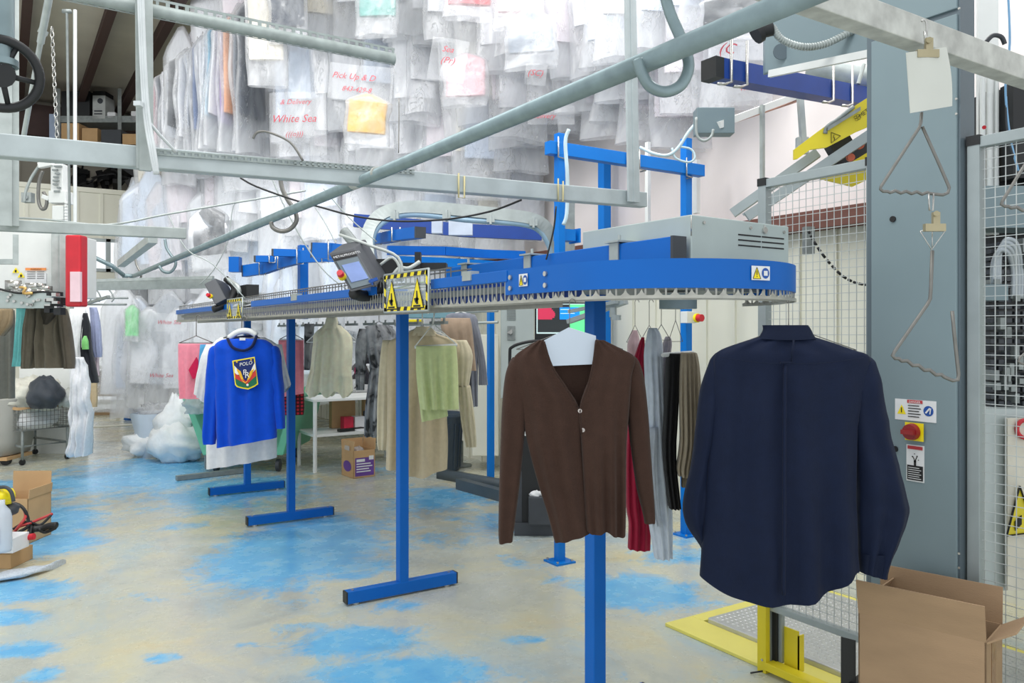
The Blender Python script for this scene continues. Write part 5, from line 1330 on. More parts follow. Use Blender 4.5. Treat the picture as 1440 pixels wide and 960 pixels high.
gar('trousers', 'greige trousers folded over the hanger tube, right of the black ones', 'trousers', 3.40, [
    ('leg', bt, [(496, 960, 976, .03), (502, 957, 981, .05), (560, 955, 986, .05), (620, 956, 985, .05), (655, 952, 980, .05), (669, 954, 975, .04)], dict(n=50, fold=.02, freq=8, ph=1)),
    ('leg', bt, [(500, 958, 970, .02), (600, 960, 972, .03), (684, 958, 968, .03)], dict(n=24, dz=.05))])
# ================================================================== LEFT CLOTHES AND EQUIPMENT
gar('jacket', 'olive brown zip neck jacket hanging under the white machine at left', 'jacket', 7.0, [
    ('body', C('olive_brown_fleece', (100, 94, 80)), [(432, 50, 82, .04), (440, 45, 88, .06), (460, 46, 88, .08), (500, 45, 90, .09), (517, 44, 92, .09)], dict(n=60, fold=.03, ph=1, wr=.012)),
    ('sleeve', C('olive_brown_fleece2', (106, 100, 86)), [(434, 38, 50, .04), (460, 35, 50, .06), (500, 33, 47, .06), (518, 32, 44, .05)], dict(n=26, fold=.012, dz=-.05)),
    ('sleeve', C('olive_brown_fleece3', (94, 88, 76)), [(434, 84, 93, .04), (460, 86, 98, .06), (500, 92, 103, .06), (518, 92, 103.5, .05)], dict(n=26, fold=.012, dz=-.05)),
    ('collar', C('dark_olive_lining', (62, 58, 50)), [(430, 57, 80, .03), (438, 58, 80, .05), (456, 66, 70, .06)], dict(n=24, dz=-.05))], (68, 424, 431, 7.0, 18, 6, .004, .02))

gar('garment', 'turquoise garment between the tan one and the olive brown jacket', 'garment', 7.3, [('cloth', C('turquoise_cotton', (130, 214, 212)), [(433, 24, 38, .03), (470, 22, 36, .04), (505, 20, 33, .04), (515, 19, 29, .04)], dict(n=28, fold=.01))])
gar('garment', 'tan brown draped garment at the left edge', 'garment', 6.6, [('cloth', C('tan_wool', (150, 132, 104)), [(434, -8, 18, .04), (455, -8, 16, .05), (472, -8, 2, .04)], dict(n=28, fold=.03))])
gar('long_coat', 'long grey garment hanging behind the tan one at the left edge', 'garment', 7.8, [('cloth', C('grey_canvas', (120, 120, 112)), [(436, -20, 20, .05), (500, -20, 20, .07), (560, -20, 20, .07)], dict(n=32, fold=.03))])
gar('dress', 'black dress with a light green patch hanging right of the white clothes at left', 'dress', 9.0, [('cloth', C('black_cotton', (44, 46, 52)), [(440, 118, 122, .03), (460, 116, 126, .05), (490, 115, 128, .06), (520, 118, 134, .07), (538, 117, 138, .07)], dict(n=36, fold=.02))])
gar('garment', 'light green cloth on the left of the black dress', 'garment', 8.9, [('cloth', C('light_green_cotton', (140, 214, 130)), [(472, 119, 121, .02), (480, 116, 124, .03), (491, 117, 124, .03)], dict(n=20))])
gar('garment', 'soft lilac blue shirt hanging right of the black dress', 'shirt', 9.2, [('cloth', C('lilac_blue_cotton', (170, 178, 212)), [(432, 126, 136, .03), (450, 128, 140, .05), (490, 130, 143, .05), (502, 134, 142, .04)], dict(n=28))])
gar('garment', 'pale pink garment below the lilac blue shirt', 'garment', 9.3, [('cloth', C('pale_pink_cotton', (232, 208, 216)), [(470, 130, 140, .03), (500, 131, 138, .04), (528, 134, 139, .03)], dict(n=24))])
gar('garment', 'white frilled garment hanging above the trolley, right of the olive brown jacket', 'garment', 9.0, [('cloth', wt, [(434, 98, 120, .03), (465, 98, 121, .06), (500, 99, 118, .07), (560, 103, 124, .07), (622, 106, 128, .07)], dict(n=44, fold=.03, wr=.02))])
gar('garment', 'white crumpled sheet bundle beside the trolley, down to the floor', 'garment', 8.7, [('cloth', C('white_linen', (232, 234, 238)), [(502, 108, 116, .03), (520, 102, 122, .05), (560, 100, 127, .08), (600, 102, 128, .10), (640, 100, 124, .12)], dict(n=44, fold=.05, wr=.03))])
gar('garment', 'tan garment hanging behind the black dress near the doorway', 'garment', 9.9, [('cloth', C('tan_cotton', (200, 180, 146)), [(530, 122, 136, .03), (560, 124, 137, .04), (572, 126, 136, .04)], dict(n=24))])
m = MB(); m.tube([P(115, 428, 9.4), P(178, 428, 9.4)], .012, 8); m.tube([P(113, 419, 9.8), P(180, 419, 9.8)], .012, 8); m.bar(P(118, 428, 9.2), P(153, 417, 8.7), .03, .03)
for x in (120, 134, 152): m.tube(curve_pts([P(x+5, 424, 9.2), P(x+8, 420, 9.2), P(x+5, 412, 9.2), P(x+2, 408, 9.2), P(x, 404, 9.2)], 3), .008, 6)
solo('clothes_rail', m, M['galv2'], 'steel clothes rail with dark hooks near the doorway', 'clothes rail')
# white machine
Zm = 6.8
t = T('steam_tunnel_machine', 'white sheet metal machine with orange warning label hanging at the left', 'machine', P(40, 430, Zm))
m = MB(); m.pbox(P(-60, 416, Zm), R*(136/FPX*Zm), F*.7, UP*(92/FPX*Zm)); cs = t.part('casing', m, M['white'], bev=.008)
m = MB(); m.pbox(P(35, 384, Zm-.01), R*(30/FPX*Zm), F*.008, -UP*(18/FPX*Zm)); lb_ = t.part('label', m, M['paper'], cs, 'white label with orange heading')
m = MB(); m.pbox(P(35.5, 376.5, Zm-.015), R*(29/FPX*Zm), F*.004, -UP*(3.4/FPX*Zm)); t.part('label_heading', m, mat('orange_ink', (240, 150, 80), .5), lb_)
m = MB(); text_mb('WARNING', 3.2/FPX*Zm, P(43, 379.5, Zm-.018), R, UP, m)
for y in (382, 385, 388, 391): m.obox(P(44, y, Zm-.013), R, F, UP, .035, .001, .002); m.obox(P(57, y, Zm-.013), R, F, UP, .03, .001, .002)
t.part('label_print', m, M['ink'], lb_)
for cx_, cy_ in ((22, 380), (29.5, 386.5)):
    m = MB(); m.poly([P(cx_-5, cy_+3.5, Zm-.012), P(cx_+5, cy_+3.5, Zm-.012), P(cx_, cy_-4, Zm-.012)], .003, F); tr_ = t.part('warning_triangle', m, M['syellow'], cs)
    m = MB(); m.obox(P(cx_, cy_+1, Zm-.015), R, F, UP, .007, .001, .010); t.part('warning_symbol', m, M['ink'], tr_)
m = MB(); m.bar(P(79, 325, Zm-.05), P(79, 432, Zm-.05), .05, .07); m.bar(P(88, 330, Zm-.05), P(88, 432, Zm-.05), .03, .05); t.part('column', m, M['galv'])
m = MB(); m.pbox(P(-20, 433, Zm-.2), R*(90/FPX*Zm), F*.12, UP*(22/FPX*Zm)); t.part('front_plate', m, M['house'], label='grey front plate with bolts')
m = MB(); rb2 = random.Random(3)
for k in range(16): 
    x, y = rb2.uniform(-5, 66), rb2.uniform(414, 430); m.smooth = True; c = P(x, y, Zm-.2); m.cyl(c, c-F*.02, .012, 8)
for k in range(10):
    x, y = rb2.uniform(0, 66), rb2.uniform(400, 412); m.obox(P(x, y, Zm-.12), R, F, UP, rb2.uniform(.02, .06), .03, rb2.uniform(.01, .04))
t.part('fitting', m, M['chrome'])
m = MB(); m.tube(curve_pts([P(-5, 405, Zm-.2), P(15, 410, Zm-.22), P(30, 412, Zm-.22), P(60, 410, Zm-.2), P(85, 412, Zm-.2)], 4), .010, 6); t.part('hose', m, M['black'])
m = MB(); m.tube(curve_pts([P(28, 404, Zm-.22), P(36, 405, Zm-.24), P(33, 412, Zm-.24), P(46, 412, Zm-.22)], 4), .012, 6); t.part('brass_elbow', m, mat('brass', (214, 176, 110), .35, .6))
m = MB()
for k in range(9): m.obox(P(rb2.uniform(69, 86), rb2.uniform(412, 438), Zm-.25), R, F, UP, rb2.uniform(.015, .04), .04, rb2.uniform(.01, .03))
t.part('clamp_mechanism', m, M['black']); 
m = MB()
for k in range(5): m.obox(P(rb2.uniform(69, 86), rb2.uniform(414, 438), Zm-.3), R, F, UP, rb2.uniform(.01, .03), .03, rb2.uniform(.006, .02))
t.part('clamp_plate', m, M['chrome'])
t = T('red_shield_panel', 'red and white upright padded panel left of the bright window', 'panel', P(102, 431, 6.5))
m = MB(); m.pbox(P(91, 431, 6.5), R*(22/FPX*6.5), F*.12, UP*(101/FPX*6.5)); t.part('panel', m, M['red'], bev=.015)
m = MB(); m.pbox(P(98.5, 424, 6.48), R*(14/FPX*6.5), F*.03, UP*(42/FPX*6.5)); t.part('worn_patch', m, mat('faded_pink_plastic', (238, 206, 214), .5, 0, .1, 6), label='faded pale patch')
m = MB(); Zq = 5.6
m.pbox(P(71, 270, Zq), R*(17/FPX*Zq), F*.1, UP*(40/FPX*Zq)); m.pbox(P(68, 285, Zq-.02), R*(24/FPX*Zq), F*.1, UP*(17/FPX*Zq)); m.pbox(P(73, 309, Zq-.02), R*(16/FPX*Zq), F*.08, UP*(20/FPX*Zq))
m.bar(P(55, 233, Zq), P(75, 229, Zq), .04, .04); m.bar(P(60, 276, Zq), P(70, 280, Zq), .03, .03)
for k in range(7): m.obox(P(93, 285+k*4.4, Zq-.02), R, F, UP, .008, .012, .009)
pv_ = T('pneumatic_unit', 'white pneumatic valve unit on the left frame with gauges', 'valve unit', P(80, 310, Zq)); pv_.part('body', m, M['white'], bev=.004)
m = MB()
for k in range(8): m.obox(P(80+rb2.uniform(-5, 5), 234+k*5, Zq-.02), R, F, UP, rb2.uniform(.01, .025), .01, .006)
pv_.part('valve', m, M['galv2'])
m = MB(); m.tube(curve_pts([P(56, 232, Zq), P(44, 250, Zq), P(36, 270, Zq), P(34, 285, Zq)], 4), .01, 6); pv_.part('air_line', m, M['galv'])
m = MB(); m.tube(curve_pts([P(60, 240, Zq), P(55, 255, Zq), P(54, 280, Zq), P(58, 293, Zq), P(64, 292, Zq), P(66, 280, Zq), P(61, 270, Zq)], 5), .012, 8)
solo('steel_hook', m, M['steel'], 'dark curled steel hook beside the white valve unit at left', 'hook')
m = MB(); c = P(39.5, 278, 9.0); m.obox(c, R, F, UP, .055, .04, .055); m.smooth = True; m.cyl(c-F*.04, c-F*.06, .03, 14)
solo('wall_socket_box', m, M['galv2'], 'small grey round box near the cream wall at the upper left', 'electrical box')
# mezzanine shelf with things
Zs = 14.6
t = T('storage_shelf', 'grey metal shelf up under the roof at the upper left', 'shelf', P(140, 205, Zs))
m = MB(); m.pbox(P(78, 172, Zs), R*(122/FPX*Zs), F*.6, UP*.12); t.part('shelf_board', m, M['galv2'])
m = MB()
for x in (82, 168, 198): m.bar(P(x, 125, Zs), P(x, 268, Zs), .06, .06)
t.part('upright', m, M['galv2'])
m = MB(); m.pbox(P(70, 206, Zs), R*(140/FPX*Zs), F*.6, UP*.1); t.part('lower_board', m, M['dimwall'])
def bx(nm, label, cat, x0, y0, x1, y1, Z, dep, ms, bev=.005):
    m = MB(); m.pbox(P(x0, y1, Z), R*((x1-x0)/FPX*Z), F*dep, UP*((y1-y0)/FPX*Z)); return solo(nm, m, ms, label, cat, bev=bev)
bx('black_case', 'black case on the high shelf, left of the computer tower', 'case', 86, 128, 126, 163, Zs, .4, M['black'])
pc = T('computer_tower', 'pale grey computer tower on the high shelf with black top', 'computer', P(139, 167, Zs))
m = MB(); m.pbox(P(130, 167, Zs), R*(18/FPX*Zs), F*.35, UP*(34/FPX*Zs)); pc.part('case', m, mat('pc_grey', (176, 180, 178), .5), bev=.006)
m = MB(); m.pbox(P(130, 134, Zs-.01), R*(18/FPX*Zs), F*.3, UP*(6/FPX*Zs)); pc.part('top_bezel', m, M['black'])
m = MB(); m.smooth = True; c = P(141, 142, Zs); m.cyl(c, c-F*.01, .05, 16); m.smooth = False
for k in range(2): m.obox(P(138, 156+k*4, Zs-.01), R, F, UP, .07, .01, .01)
pc.part('fan_grille', m, M['dgrey'])
bx('crumpled_white_bag', 'pale crumpled bag on the high shelf, right of the computer tower', 'bag', 150, 157, 162, 167, Zs, .2, M['paper'], .02)
bx('paper_stack', 'white papers on the high shelf beside the strut', 'paper', 184, 156, 196, 170, Zs, .2, M['paper'], .01)
bx('carton', 'brown carton on the lower high shelf, leftmost', 'carton', 86, 173, 111, 197, Zs-.1, .4, M['card2'])
bx('carton', 'brown carton on the lower high shelf, middle', 'carton', 115, 180, 137, 199, Zs-.1, .4, M['card2'])
bx('carton', 'brown carton on the lower high shelf, right beside the strut', 'carton', 172, 188, 197, 203, Zs-.1, .4, M['card2'])
bx('dark_bin', 'dark grey bin between the brown cartons on the high shelf', 'bin', 142, 182, 170, 203, Zs-.1, .4, M['dgrey'])
bx('blue_carton', 'pale blue printed carton standing behind the chain', 'carton', 69, 160, 78, 203, Zs-.1, .4, mat('pale_blue_card', (160, 176, 200), .7))
m = MB(); rb3 = random.Random(5)
for k in range(26):
    c = P(rb3.uniform(106, 192), rb3.uniform(236, 262), 15.9+rb3.uniform(0, .8)); u = Vector((rb3.uniform(-1, 1), rb3.uniform(-1, 1), rb3.uniform(-1, 1))).normalized(); vv = u.cross(UP).normalized(); ww = u.cross(vv)
    m.obox(c, u, vv, ww, rb3.uniform(.1, .3), rb3.uniform(.04, .12), rb3.uniform(.03, .1))
    m.tube(curve_pts([c, c+u*.3+UP*.1, c+u*.5+vv*.2, c+u*.3+vv*.4], 4), .02, 6)
solo('dark_clutter_heap', m, M['black'], 'heap of black frames and cables lying on the mezzanine above the cream wall', 'clutter', kind='stuff')
# back room seen through the doorway
Zd = 15.5
m = MB(); m.bar(P(120, 516, Zd), P(175, 516, Zd), .5, .05); m.bar(P(120, 565, Zd), P(175, 565, Zd), .5, .05); m.bar(P(166, 515, Zd), P(166, 600, Zd), .05, .05)
solo('rack_shelf', m, M['cream'], 'cream shelf rack with cartons seen through the doorway', 'shelf')
bx('carton', 'brown carton on the floor under the rack in the doorway, largest', 'carton', 130, 578, 168, 602, 15.2, .5, M['card'])
bx('carton', 'brown carton on the rack shelf in the doorway, middle height', 'carton', 136, 542, 162, 557, 15.3, .4, M['card2'])
bx('carton', 'dark brown carton at the top of the rack in the doorway', 'carton', 134, 521, 160, 541, 15.3, .4, M['brown'])
m = MB(); c = P(187, 583, 14.4); 
for k in range(5): m.obox(P(186+k*3.5, 584-2*(k % 2), 14.4), (R+UP*.4*(k % 3-1)).normalized(), F, (UP-R*.4*(k % 3-1)).normalized(), .08, .1, .10)
solo('blue_cloth_pile', m, C('jeans_blue_cotton', (50, 100, 170)), 'blue cloth pile on the floor just right of the doorway', 'cloth pile')
m = MB(); m.pbox(P(174, 596, 14.6), R*.18, F*.2, UP*.9); solo('white_stand', m, M['white'], 'white stand beside the blue cloth pile in the doorway', 'stand', bev=.01)
# ---- heaped lumpy solids
def lump(mb, c, rx, ry, rz, seed, amp=.18, n=20, rows=12, frq=2.2, ax=None, pinch=0.0):
    rg = []
    ux, uy = ax or (R, F)
    for j in range(rows+1):
        th_a = math.pi*j/rows; ring = []
        for k in range(n):
            a = 2*math.pi*k/n; d = Vector((math.sin(th_a)*math.cos(a), math.sin(th_a)*math.sin(a), math.cos(th_a)))
            f_ = 1+amp*2*noise.noise(d*frq+Vector((seed, 0, 0)))+amp*.7*noise.noise(d*frq*2.7+Vector((0, seed, 0)))
            if pinch and d.z > 0: f_ *= 1; pk = 1-pinch*d.z**.7
            else: pk = 1
            zz = max(d.z*rz*f_, -rz*.86)
            ring.append(Vector(c)+ux*d.x*rx*f_*pk+uy*d.y*ry*f_*pk+UP*zz)
        rg.append(ring)
    sm = mb.smooth; mb.smooth = True; mb.loft(rg); mb.smooth = sm; return mb
def gz(px, py, h=0): g = G(px, py); return Vector((g.x, g.y, h))
M['sack'] = mat('woven_white_sack', (226, 230, 232), .55, 0, .05, 12, .4, 30)
# white sacks by the bag rows
m = MB(); lump(m, gz(250, 648, .22), .34, .30, .26, 3, .12, 34, 20, 2.6); lump(m, gz(250, 646, .50), .27, .22, .34, 13, .13, 30, 18, 2.6, pinch=.65); solo('laundry_sack', m, M['sack'], 'bulging white plastic sack on the floor, front and largest, left of the green bin', 'sack')
m = MB(); lump(m, gz(212, 640, .15), .32, .28, .20, 8, .2, 24, 12); solo('laundry_sack', m, M['sack'], 'low white plastic sack on the floor behind the largest one, at its left', 'sack')
t = T('laundry_hamper', 'pale blue white fabric hamper tapering down with crumpled plastic on top', 'hamper', gz(222, 640))
Zh_ = gz(222, 640).dot(F); m = MB(); m.smooth = True
m.loft([[P(x0+(x1-x0)*s, y, Zh_)+F*f_ for s, f_ in ((0, -.15), (.5, -.25), (1, -.15), (1, .25), (.5, .35), (0, .25))] for y, x0, x1 in ((640, 204, 232), (610, 198, 236), (580, 190, 240))], capend='start')
t.part('bag', m, mat('pale_blue_canvas', (196, 208, 220), .8, 0, .05, 6, .2, 30))
m = MB(); lump(m, P(222, 578, Zh_)+F*.05, .26, .2, .10, 5, .35, 24, 12, 4); t.part('plastic_heap', m, M['bag'], label='crumpled clear plastic heap')
# green laundry bin on wheels
t = T('laundry_bin', 'mint green wheeled laundry bin behind the royal blue top', 'bin', gz(330, 655))
Zg = 9.0
m = MB(); m.smooth = False
m.loft([[P(x0+(x1-x0)*s, y, Zg)+F*f_*1.2 for s, f_ in ((0, 0), (1, 0), (1, 1), (0, 1))] for y, x0, x1 in ((640, 285, 398), (590, 268, 412), (560, 256, 418), (556, 250, 422), (553, 250, 422), (556, 262, 412), (630, 292, 392))], cap=True)
t.part('tub', m, mat('mint_green_plastic', (112, 196, 160), .45, 0, .04, 3), bev=.01)
m = MB(); m.smooth = True
for x, dy in ((300, 0), (388, 0), (300, 1.0), (380, 1.0)): c = P(x, 650, Zg)+F*(dy+.1); c.z = .07; m.cyl(c-R*.02, c+R*.02, .07, 16)
t.part('caster', m, M['dgrey'])
m = MB(); lump(m, P(282, 566, Zg-.15), .2, .15, .14, 4, .3, 22, 12, 3); m2 = solo('plastic_wrap_heap', m, M['bag'], 'crumpled clear plastic on the left end of the green bin', 'plastic')
m = MB(); m.bar(gz(248, 676, .03), gz(350, 664, .03), .06, .05); m.bar(gz(292, 662, .03), gz(292, 662, .75), .06, .06); solo('grey_stand_foot', m, M['galv2'], 'grey steel stand foot on the floor behind the rearmost blue foot', 'stand')
# white work table
t = T('work_table', 'white steel table with lower shelf under the cream blouse', 'table', gz(470, 660))
tl, tr_ = gz(444, 664), None
A = gz(443, 664); ux = AX; 
Lx, Ly = .75, .75
x0, y0 = A.x, A.y
def zt(py, q): return EYE+(HY-py)/FPX*q.dot(F)
ztop_ = zt(560, A)
ztop_ = .80
m = MB(); m.box((x0-.03, y0-.03, ztop_), (x0+1.15, y0+.62, ztop_+.03)); t.part('table_top', m, M['white'], bev=.004)
m = MB(); m.box((x0-.02, y0-.02, .40), (x0+1.14, y0+.6, .43)); t.part('shelf', m, M['white'])
for dx, dy in ((0, 0), (1.12, 0), (0, .58), (1.12, .58)):
    m = MB(); m.smooth = True; m.cyl((x0+dx, y0+dy, .0), (x0+dx, y0+dy, ztop_), .024, 12); m.smooth = False; lg = t.part('leg', m, M['white'])
def wbox(nm, label, cat, x, y, z, sx, sy, sz, ms, rz=0, bev=.004):
    ux, uy = Vector((math.cos(rz), math.sin(rz), 0)), Vector((-math.sin(rz), math.cos(rz), 0))
    m = MB(); m.pbox(Vector((x, y, z)), ux*sx, uy*sy, UP*sz); return solo(nm, m, ms, label, cat, bev=bev)
wbox('red_box', 'small red and white box on the lower shelf of the white table', 'box', x0+.42, y0+.2, .432, .12, .12, .15, mat('red_card', (200, 40, 70), .6))
wbox('white_box', 'small white box beside the red one on the table shelf', 'box', x0+.56, y0+.2, .432, .12, .12, .15, M['paper'])
wbox('dark_speaker_box', 'dark grey box on the right of the table shelf', 'box', x0+.72, y0+.16, .432, .22, .2, .2, M['dgrey'], 0, .01)
wbox('carton', 'tall brown carton leaning on the table shelf behind the small boxes', 'carton', x0+.35, y0+.42, .432, .30, .1, .33, M['card2'])
wbox('carton', 'brown carton at the right end of the table shelf', 'carton', x0+.78, y0+.45, .432, .24, .1, .33, M['card2'])
m = MB(); m.bar((x0+.3, y0+.05, .45), (x0+.62, y0+.12, .45), .07, .03); solo('stapler', m, M['black'], 'black long stapler on the table shelf', 'stapler')
m = MB(); m.pbox((x0+.5, y0+.0, .432), (.4, 0, 0), (0, .12, 0), (0, 0, .02)); solo('white_tray', m, M['paper'], 'flat white tray at the front of the table shelf', 'tray')
m = MB(); lump(m, P(494, 545, 8.0), .10, .1, .06, 2, .2); 
m = MB(); 
for k in range(10): m.obox(P(508+rb3.uniform(-8, 8), 522+rb3.uniform(-18, 18), 7.9), Vector((rb3.uniform(-1, 1), 0, 1)).normalized(), F, R, rb3.uniform(.03, .09), .04, rb3.uniform(.02, .05))
solo('tool_bundle', m, mat('dark_tools', (54, 50, 56), .5), 'bundle of dark tools hanging above the table beside the flowered dress', 'tools')
m = MB(); lump(m, P(504, 520, 7.8), .04, .04, .05, 2, .2); solo('magenta_pouch', m, mat('magenta_cloth', (200, 40, 100), .6), 'small magenta pouch among the dark tools above the table', 'pouch')
# folding cartons with flaps
def carton(nm, label, O, ux, uy, sx, sy, sz, flaps, ms, th=.005, grp=None):
    """open carton: O lower near corner; flaps = list of (side, length, angle from vertical outward)"""
    t = T(nm, label, 'cardboard box', O)
    O = Vector(O); nz_ = UP
    m = MB(); m.pbox(O, ux*sx, uy*sy, nz_*th)
    m.pbox(O, ux*sx, uy*th, nz_*sz); m.pbox(O+uy*(sy-th), ux*sx, uy*th, nz_*sz); m.pbox(O, ux*th, uy*sy, nz_*sz); m.pbox(O+ux*(sx-th), ux*th, uy*sy, nz_*sz)
    body = t.part('box_wall', m, ms)
    sides = {'front': (O+UP*sz, ux*sx, -uy), 'back': (O+uy*sy+UP*sz, ux*sx, uy), 'left': (O+UP*sz, uy*sy, -ux), 'right': (O+ux*sx+UP*sz, uy*sy, ux)}
    for s, ln, an in flaps:
        o, e, out = sides[s]; d = (UP*math.cos(an)+out*math.sin(an)).normalized(); nn = e.normalized().cross(d)
        m = MB(); m.pbox(o, e, d*ln, nn*th); t.part('flap', m, ms)
    return t, body
# near box, bottom right
A1, A2 = P(1387, 903, 2.62), P(1207, 862, 2.90)
zt_ = (A1.z+A2.z)/2; A1.z = A2.z = zt_
uy_ = (A2-A1).normalized(); ux_ = Vector((uy_.y, -uy_.x, 0))
if ux_.dot(R) < 0: ux_ = -ux_
Lb = (A2-A1).length; Hb = .27
wdt = .23
t, body = carton('cardboard_box', 'open brown cardboard box standing close at the bottom right in front of the mesh', Vector((A1.x, A1.y, zt_-Hb)), uy_, ux_, Lb, wdt, Hb,
    [('front', .128, .20), ('back', .128, .05), ('left', .10, 1.0), ('right', .10, -.5)], M['card'], .005)
m = MB(); m.pbox(Vector((A1.x, A1.y, zt_-Hb+.02))+ux_*wdt*.30-uy_*.0015, ux_*.06, uy_*.001, UP*(Hb-.035)); t.part('tape', m, mat('brown_tape', (150, 112, 72), .3, 0, .15, 30, .3, 40), body, 'shiny brown tape')
m = MB(); lump(m, Vector((A1.x, A1.y, zt_-.10))+uy_*Lb*.65+ux_*wdt*.55, .07, .07, .06, 3, .35, 18, 10, 4); solo('dark_cloth_scrap', m, M['black'], 'dark scrap lying inside the open brown box', 'scrap')
# black stand under it
stx = Vector((A1.x, A1.y, 0))
t = T('box_stand', 'black angled steel stand under the brown cardboard box', 'stand', stx+ux_*.1)
m = MB(); zb_ = zt_-Hb
m.pbox(stx+UP*(zb_-.03)-uy_*.02+ux_*.01, uy_*(Lb+.06), ux_*(wdt-.02), UP*.028)
t.part('top_plate', m, M['black'])
for a, b_ in ((.02, .03), (Lb-.02, .03), (.02, wdt-.06), (Lb-.02, wdt-.06)):
    m = MB(); m.pbox(stx+uy_*a+ux_*b_, uy_*.035, ux_*.035, UP*(zb_-.03)); t.part('leg', m, M['black'])
m = MB(); o = stx+uy_*(Lb+.02)+ux_*.03; m.pbox(o+UP*(zb_-.06), uy_*.055, ux_*.004, UP*.215); t.part('side_plate', m, M['black'], bev=.003)
# small purple labelled box
A = gz(484, 655); Ad = AX
A1s = gz(497, 673); 
t, body = carton('cardboard_box', 'small open cardboard box with purple printing on the floor by the white table', A1s, (R*.80+F*.60).normalized(), (F*.80-R*.60).normalized(), .26, .30, .30, [('left', .10, -.15), ('back', .10, .1), ('right', .12, .05)], M['card2'], .005)
ux2, uy2 = (R*.80+F*.60).normalized(), (F*.80-R*.60).normalized()
m = MB(); m.pbox(A1s+ux2*.02+UP*.02-uy2*.002, ux2*.225, uy2*.001, UP*.20); pr_ = t.part('printed_panel', m, mat('purple_ink', (104, 66, 150), .6), body, 'purple printed panel')
m = MB()
for k, (w2, h2) in enumerate(((.10, .03), (.17, .012), (.19, .012), (.15, .012), (.17, .012))): m.pbox(A1s+ux2*(.035)+UP*(.175-k*.028-.0)-uy2*.004, ux2*w2, uy2*.001, UP*h2)
m.pbox(A1s+ux2*.185+UP*.19-uy2*.004, ux2*.055, uy2*.001, UP*.045)
t.part('panel_print', m, M['paper'], pr_, 'white print lines')
m = MB(); c = A1s+uy2*.15+UP*.12-ux2*.003; m.add([c+uy2*(.10*math.cos(a))+UP*(.06*math.sin(a)) for a in [2*math.pi*k/24 for k in range(24)]], [tuple(range(24))]); t.part('oval_print', m, MATS['purple_ink'], body, 'purple oval print')
m = MB(); m.pbox(A1s+uy2*.06+UP*.30-ux2*.02, uy2*.12, ux2*.001, UP*.05); lump(m, A1s+ux2*.14+uy2*.16+UP*.27, .07, .07, .05, 6, .3, 16, 10, 4); solo('plastic_packing', m, M['bag'], 'clear plastic packing sticking out of the small purple printed box', 'packing')
# dark waste bin
t = T('waste_bin', 'dark blue grey round waste bin under the beige dress', 'bin', gz(622, 660))
m = MB(); c = gz(622, 660); m.lathe(c, [(0.001, .0), (.19, .0), (.205, .03), (.24, .60), (.255, .62), (.25, .66), (.225, .66), (.18, .05), (.001, .04)], 36); t.part('tub', m, mat('dark_slate_plastic', (52, 66, 80), .4), label='round tapered tub')
m = MB()
for k in range(18):
    a = 2*math.pi*k/18; d = Vector((math.cos(a), math.sin(a), 0)); m.bar(c+d*.207+UP*.04, c+d*.238+UP*.55, .012, .012, d)
t.part('rib', m, MATS['dark_slate_plastic'])
m = MB(); c = gz(648, 655); m.lathe(c, [(.001, 0), (.13, 0), (.13, .02), (.03, .04), (.03, .3)], 24); solo('round_base_stand', m, M['galv2'], 'grey round stand base behind the dark waste bin', 'stand')
m = MB(); m.pbox(P(664, 470, 9.0), R*.30, F*.3, -UP*1.38); solo('grey_cupboard', m, M['cream'], 'pale corrugated cupboard beside the bright blue post', 'cupboard', bev=.01)
# cart and hamper at left
t = T('wire_laundry_cart', 'wheeled wire basket cart heaped with white laundry at the left', 'cart', gz(60, 650))
q00, q10 = gz(46, 652), gz(97, 645)
ux3 = (q10-q00); ux3.z = 0; Lc = ux3.length; ux3.normalize(); uy3 = Vector((-ux3.y, ux3.x, 0)); Wc = .75
if uy3.dot(F) < 0: uy3 = -uy3
zbk, ztk = EYE+(HY-604)/FPX*q00.dot(F), EYE+(HY-573)/FPX*q00.dot(F)
o3 = q00-ux3*.12
m = MB()
for a in (0, Lc+.1):
    for b_ in (0, Wc): m.tube([o3+ux3*a+uy3*b_+UP*.06, o3+ux3*a+uy3*b_+UP*zbk], .016, 8)
for zz in (.22, zbk): m.tube([o3+UP*zz, o3+ux3*(Lc+.1)+UP*zz, o3+ux3*(Lc+.1)+uy3*Wc+UP*zz, o3+uy3*Wc+UP*zz], .014, 8, closed=True)
t.part('frame', m, M['galv2'])
m = MB(); zz = zbk
o4 = o3-ux3*.06-uy3*.03; Lw = Lc+.22; Ww = Wc+.06
while zz <= ztk+.001:
    m.tube([o4+UP*zz, o4+ux3*Lw+UP*zz, o4+ux3*Lw+uy3*Ww+UP*zz, o4+uy3*Ww+UP*zz], .0035, 5, closed=True); zz += (ztk-zbk)/5
for k in range(15): a = o4+ux3*(Lw*k/14); m.tube([a+UP*zbk, a+UP*ztk], .003, 5)
for k in range(12): a = o4+uy3*(Ww*k/11); m.tube([a+UP*zbk, a+UP*ztk], .003, 5); a += ux3*Lw; m.tube([a+UP*zbk, a+UP*ztk], .003, 5)
t.part('wire_basket', m, M['steel'])
m = MB(); m.tube([o4+UP*ztk, o4+ux3*Lw+UP*ztk, o4+ux3*Lw+uy3*Ww+UP*ztk, o4+uy3*Ww+UP*ztk], .018, 8, closed=True); t.part('rim', m, M['card2'], label='tan rim')
m = MB(); m.smooth = True
for a in (0, Lc+.1):
    for b_ in (0, Wc): c = o3+ux3*a+uy3*b_+UP*.035; m.cyl(c-uy3*.012, c+uy3*.012, .035, 14)
t.part('caster', m, M['black'])
cc = o4+ux3*Lw/2+uy3*Ww/2
m = MB(); lump(m, cc+UP*(zbk+.10), Lw*.47, Ww*.46, .16, 2, .12, 30, 14); solo('laundry_pile', m, wt, 'white laundry inside the wire cart basket', 'laundry')
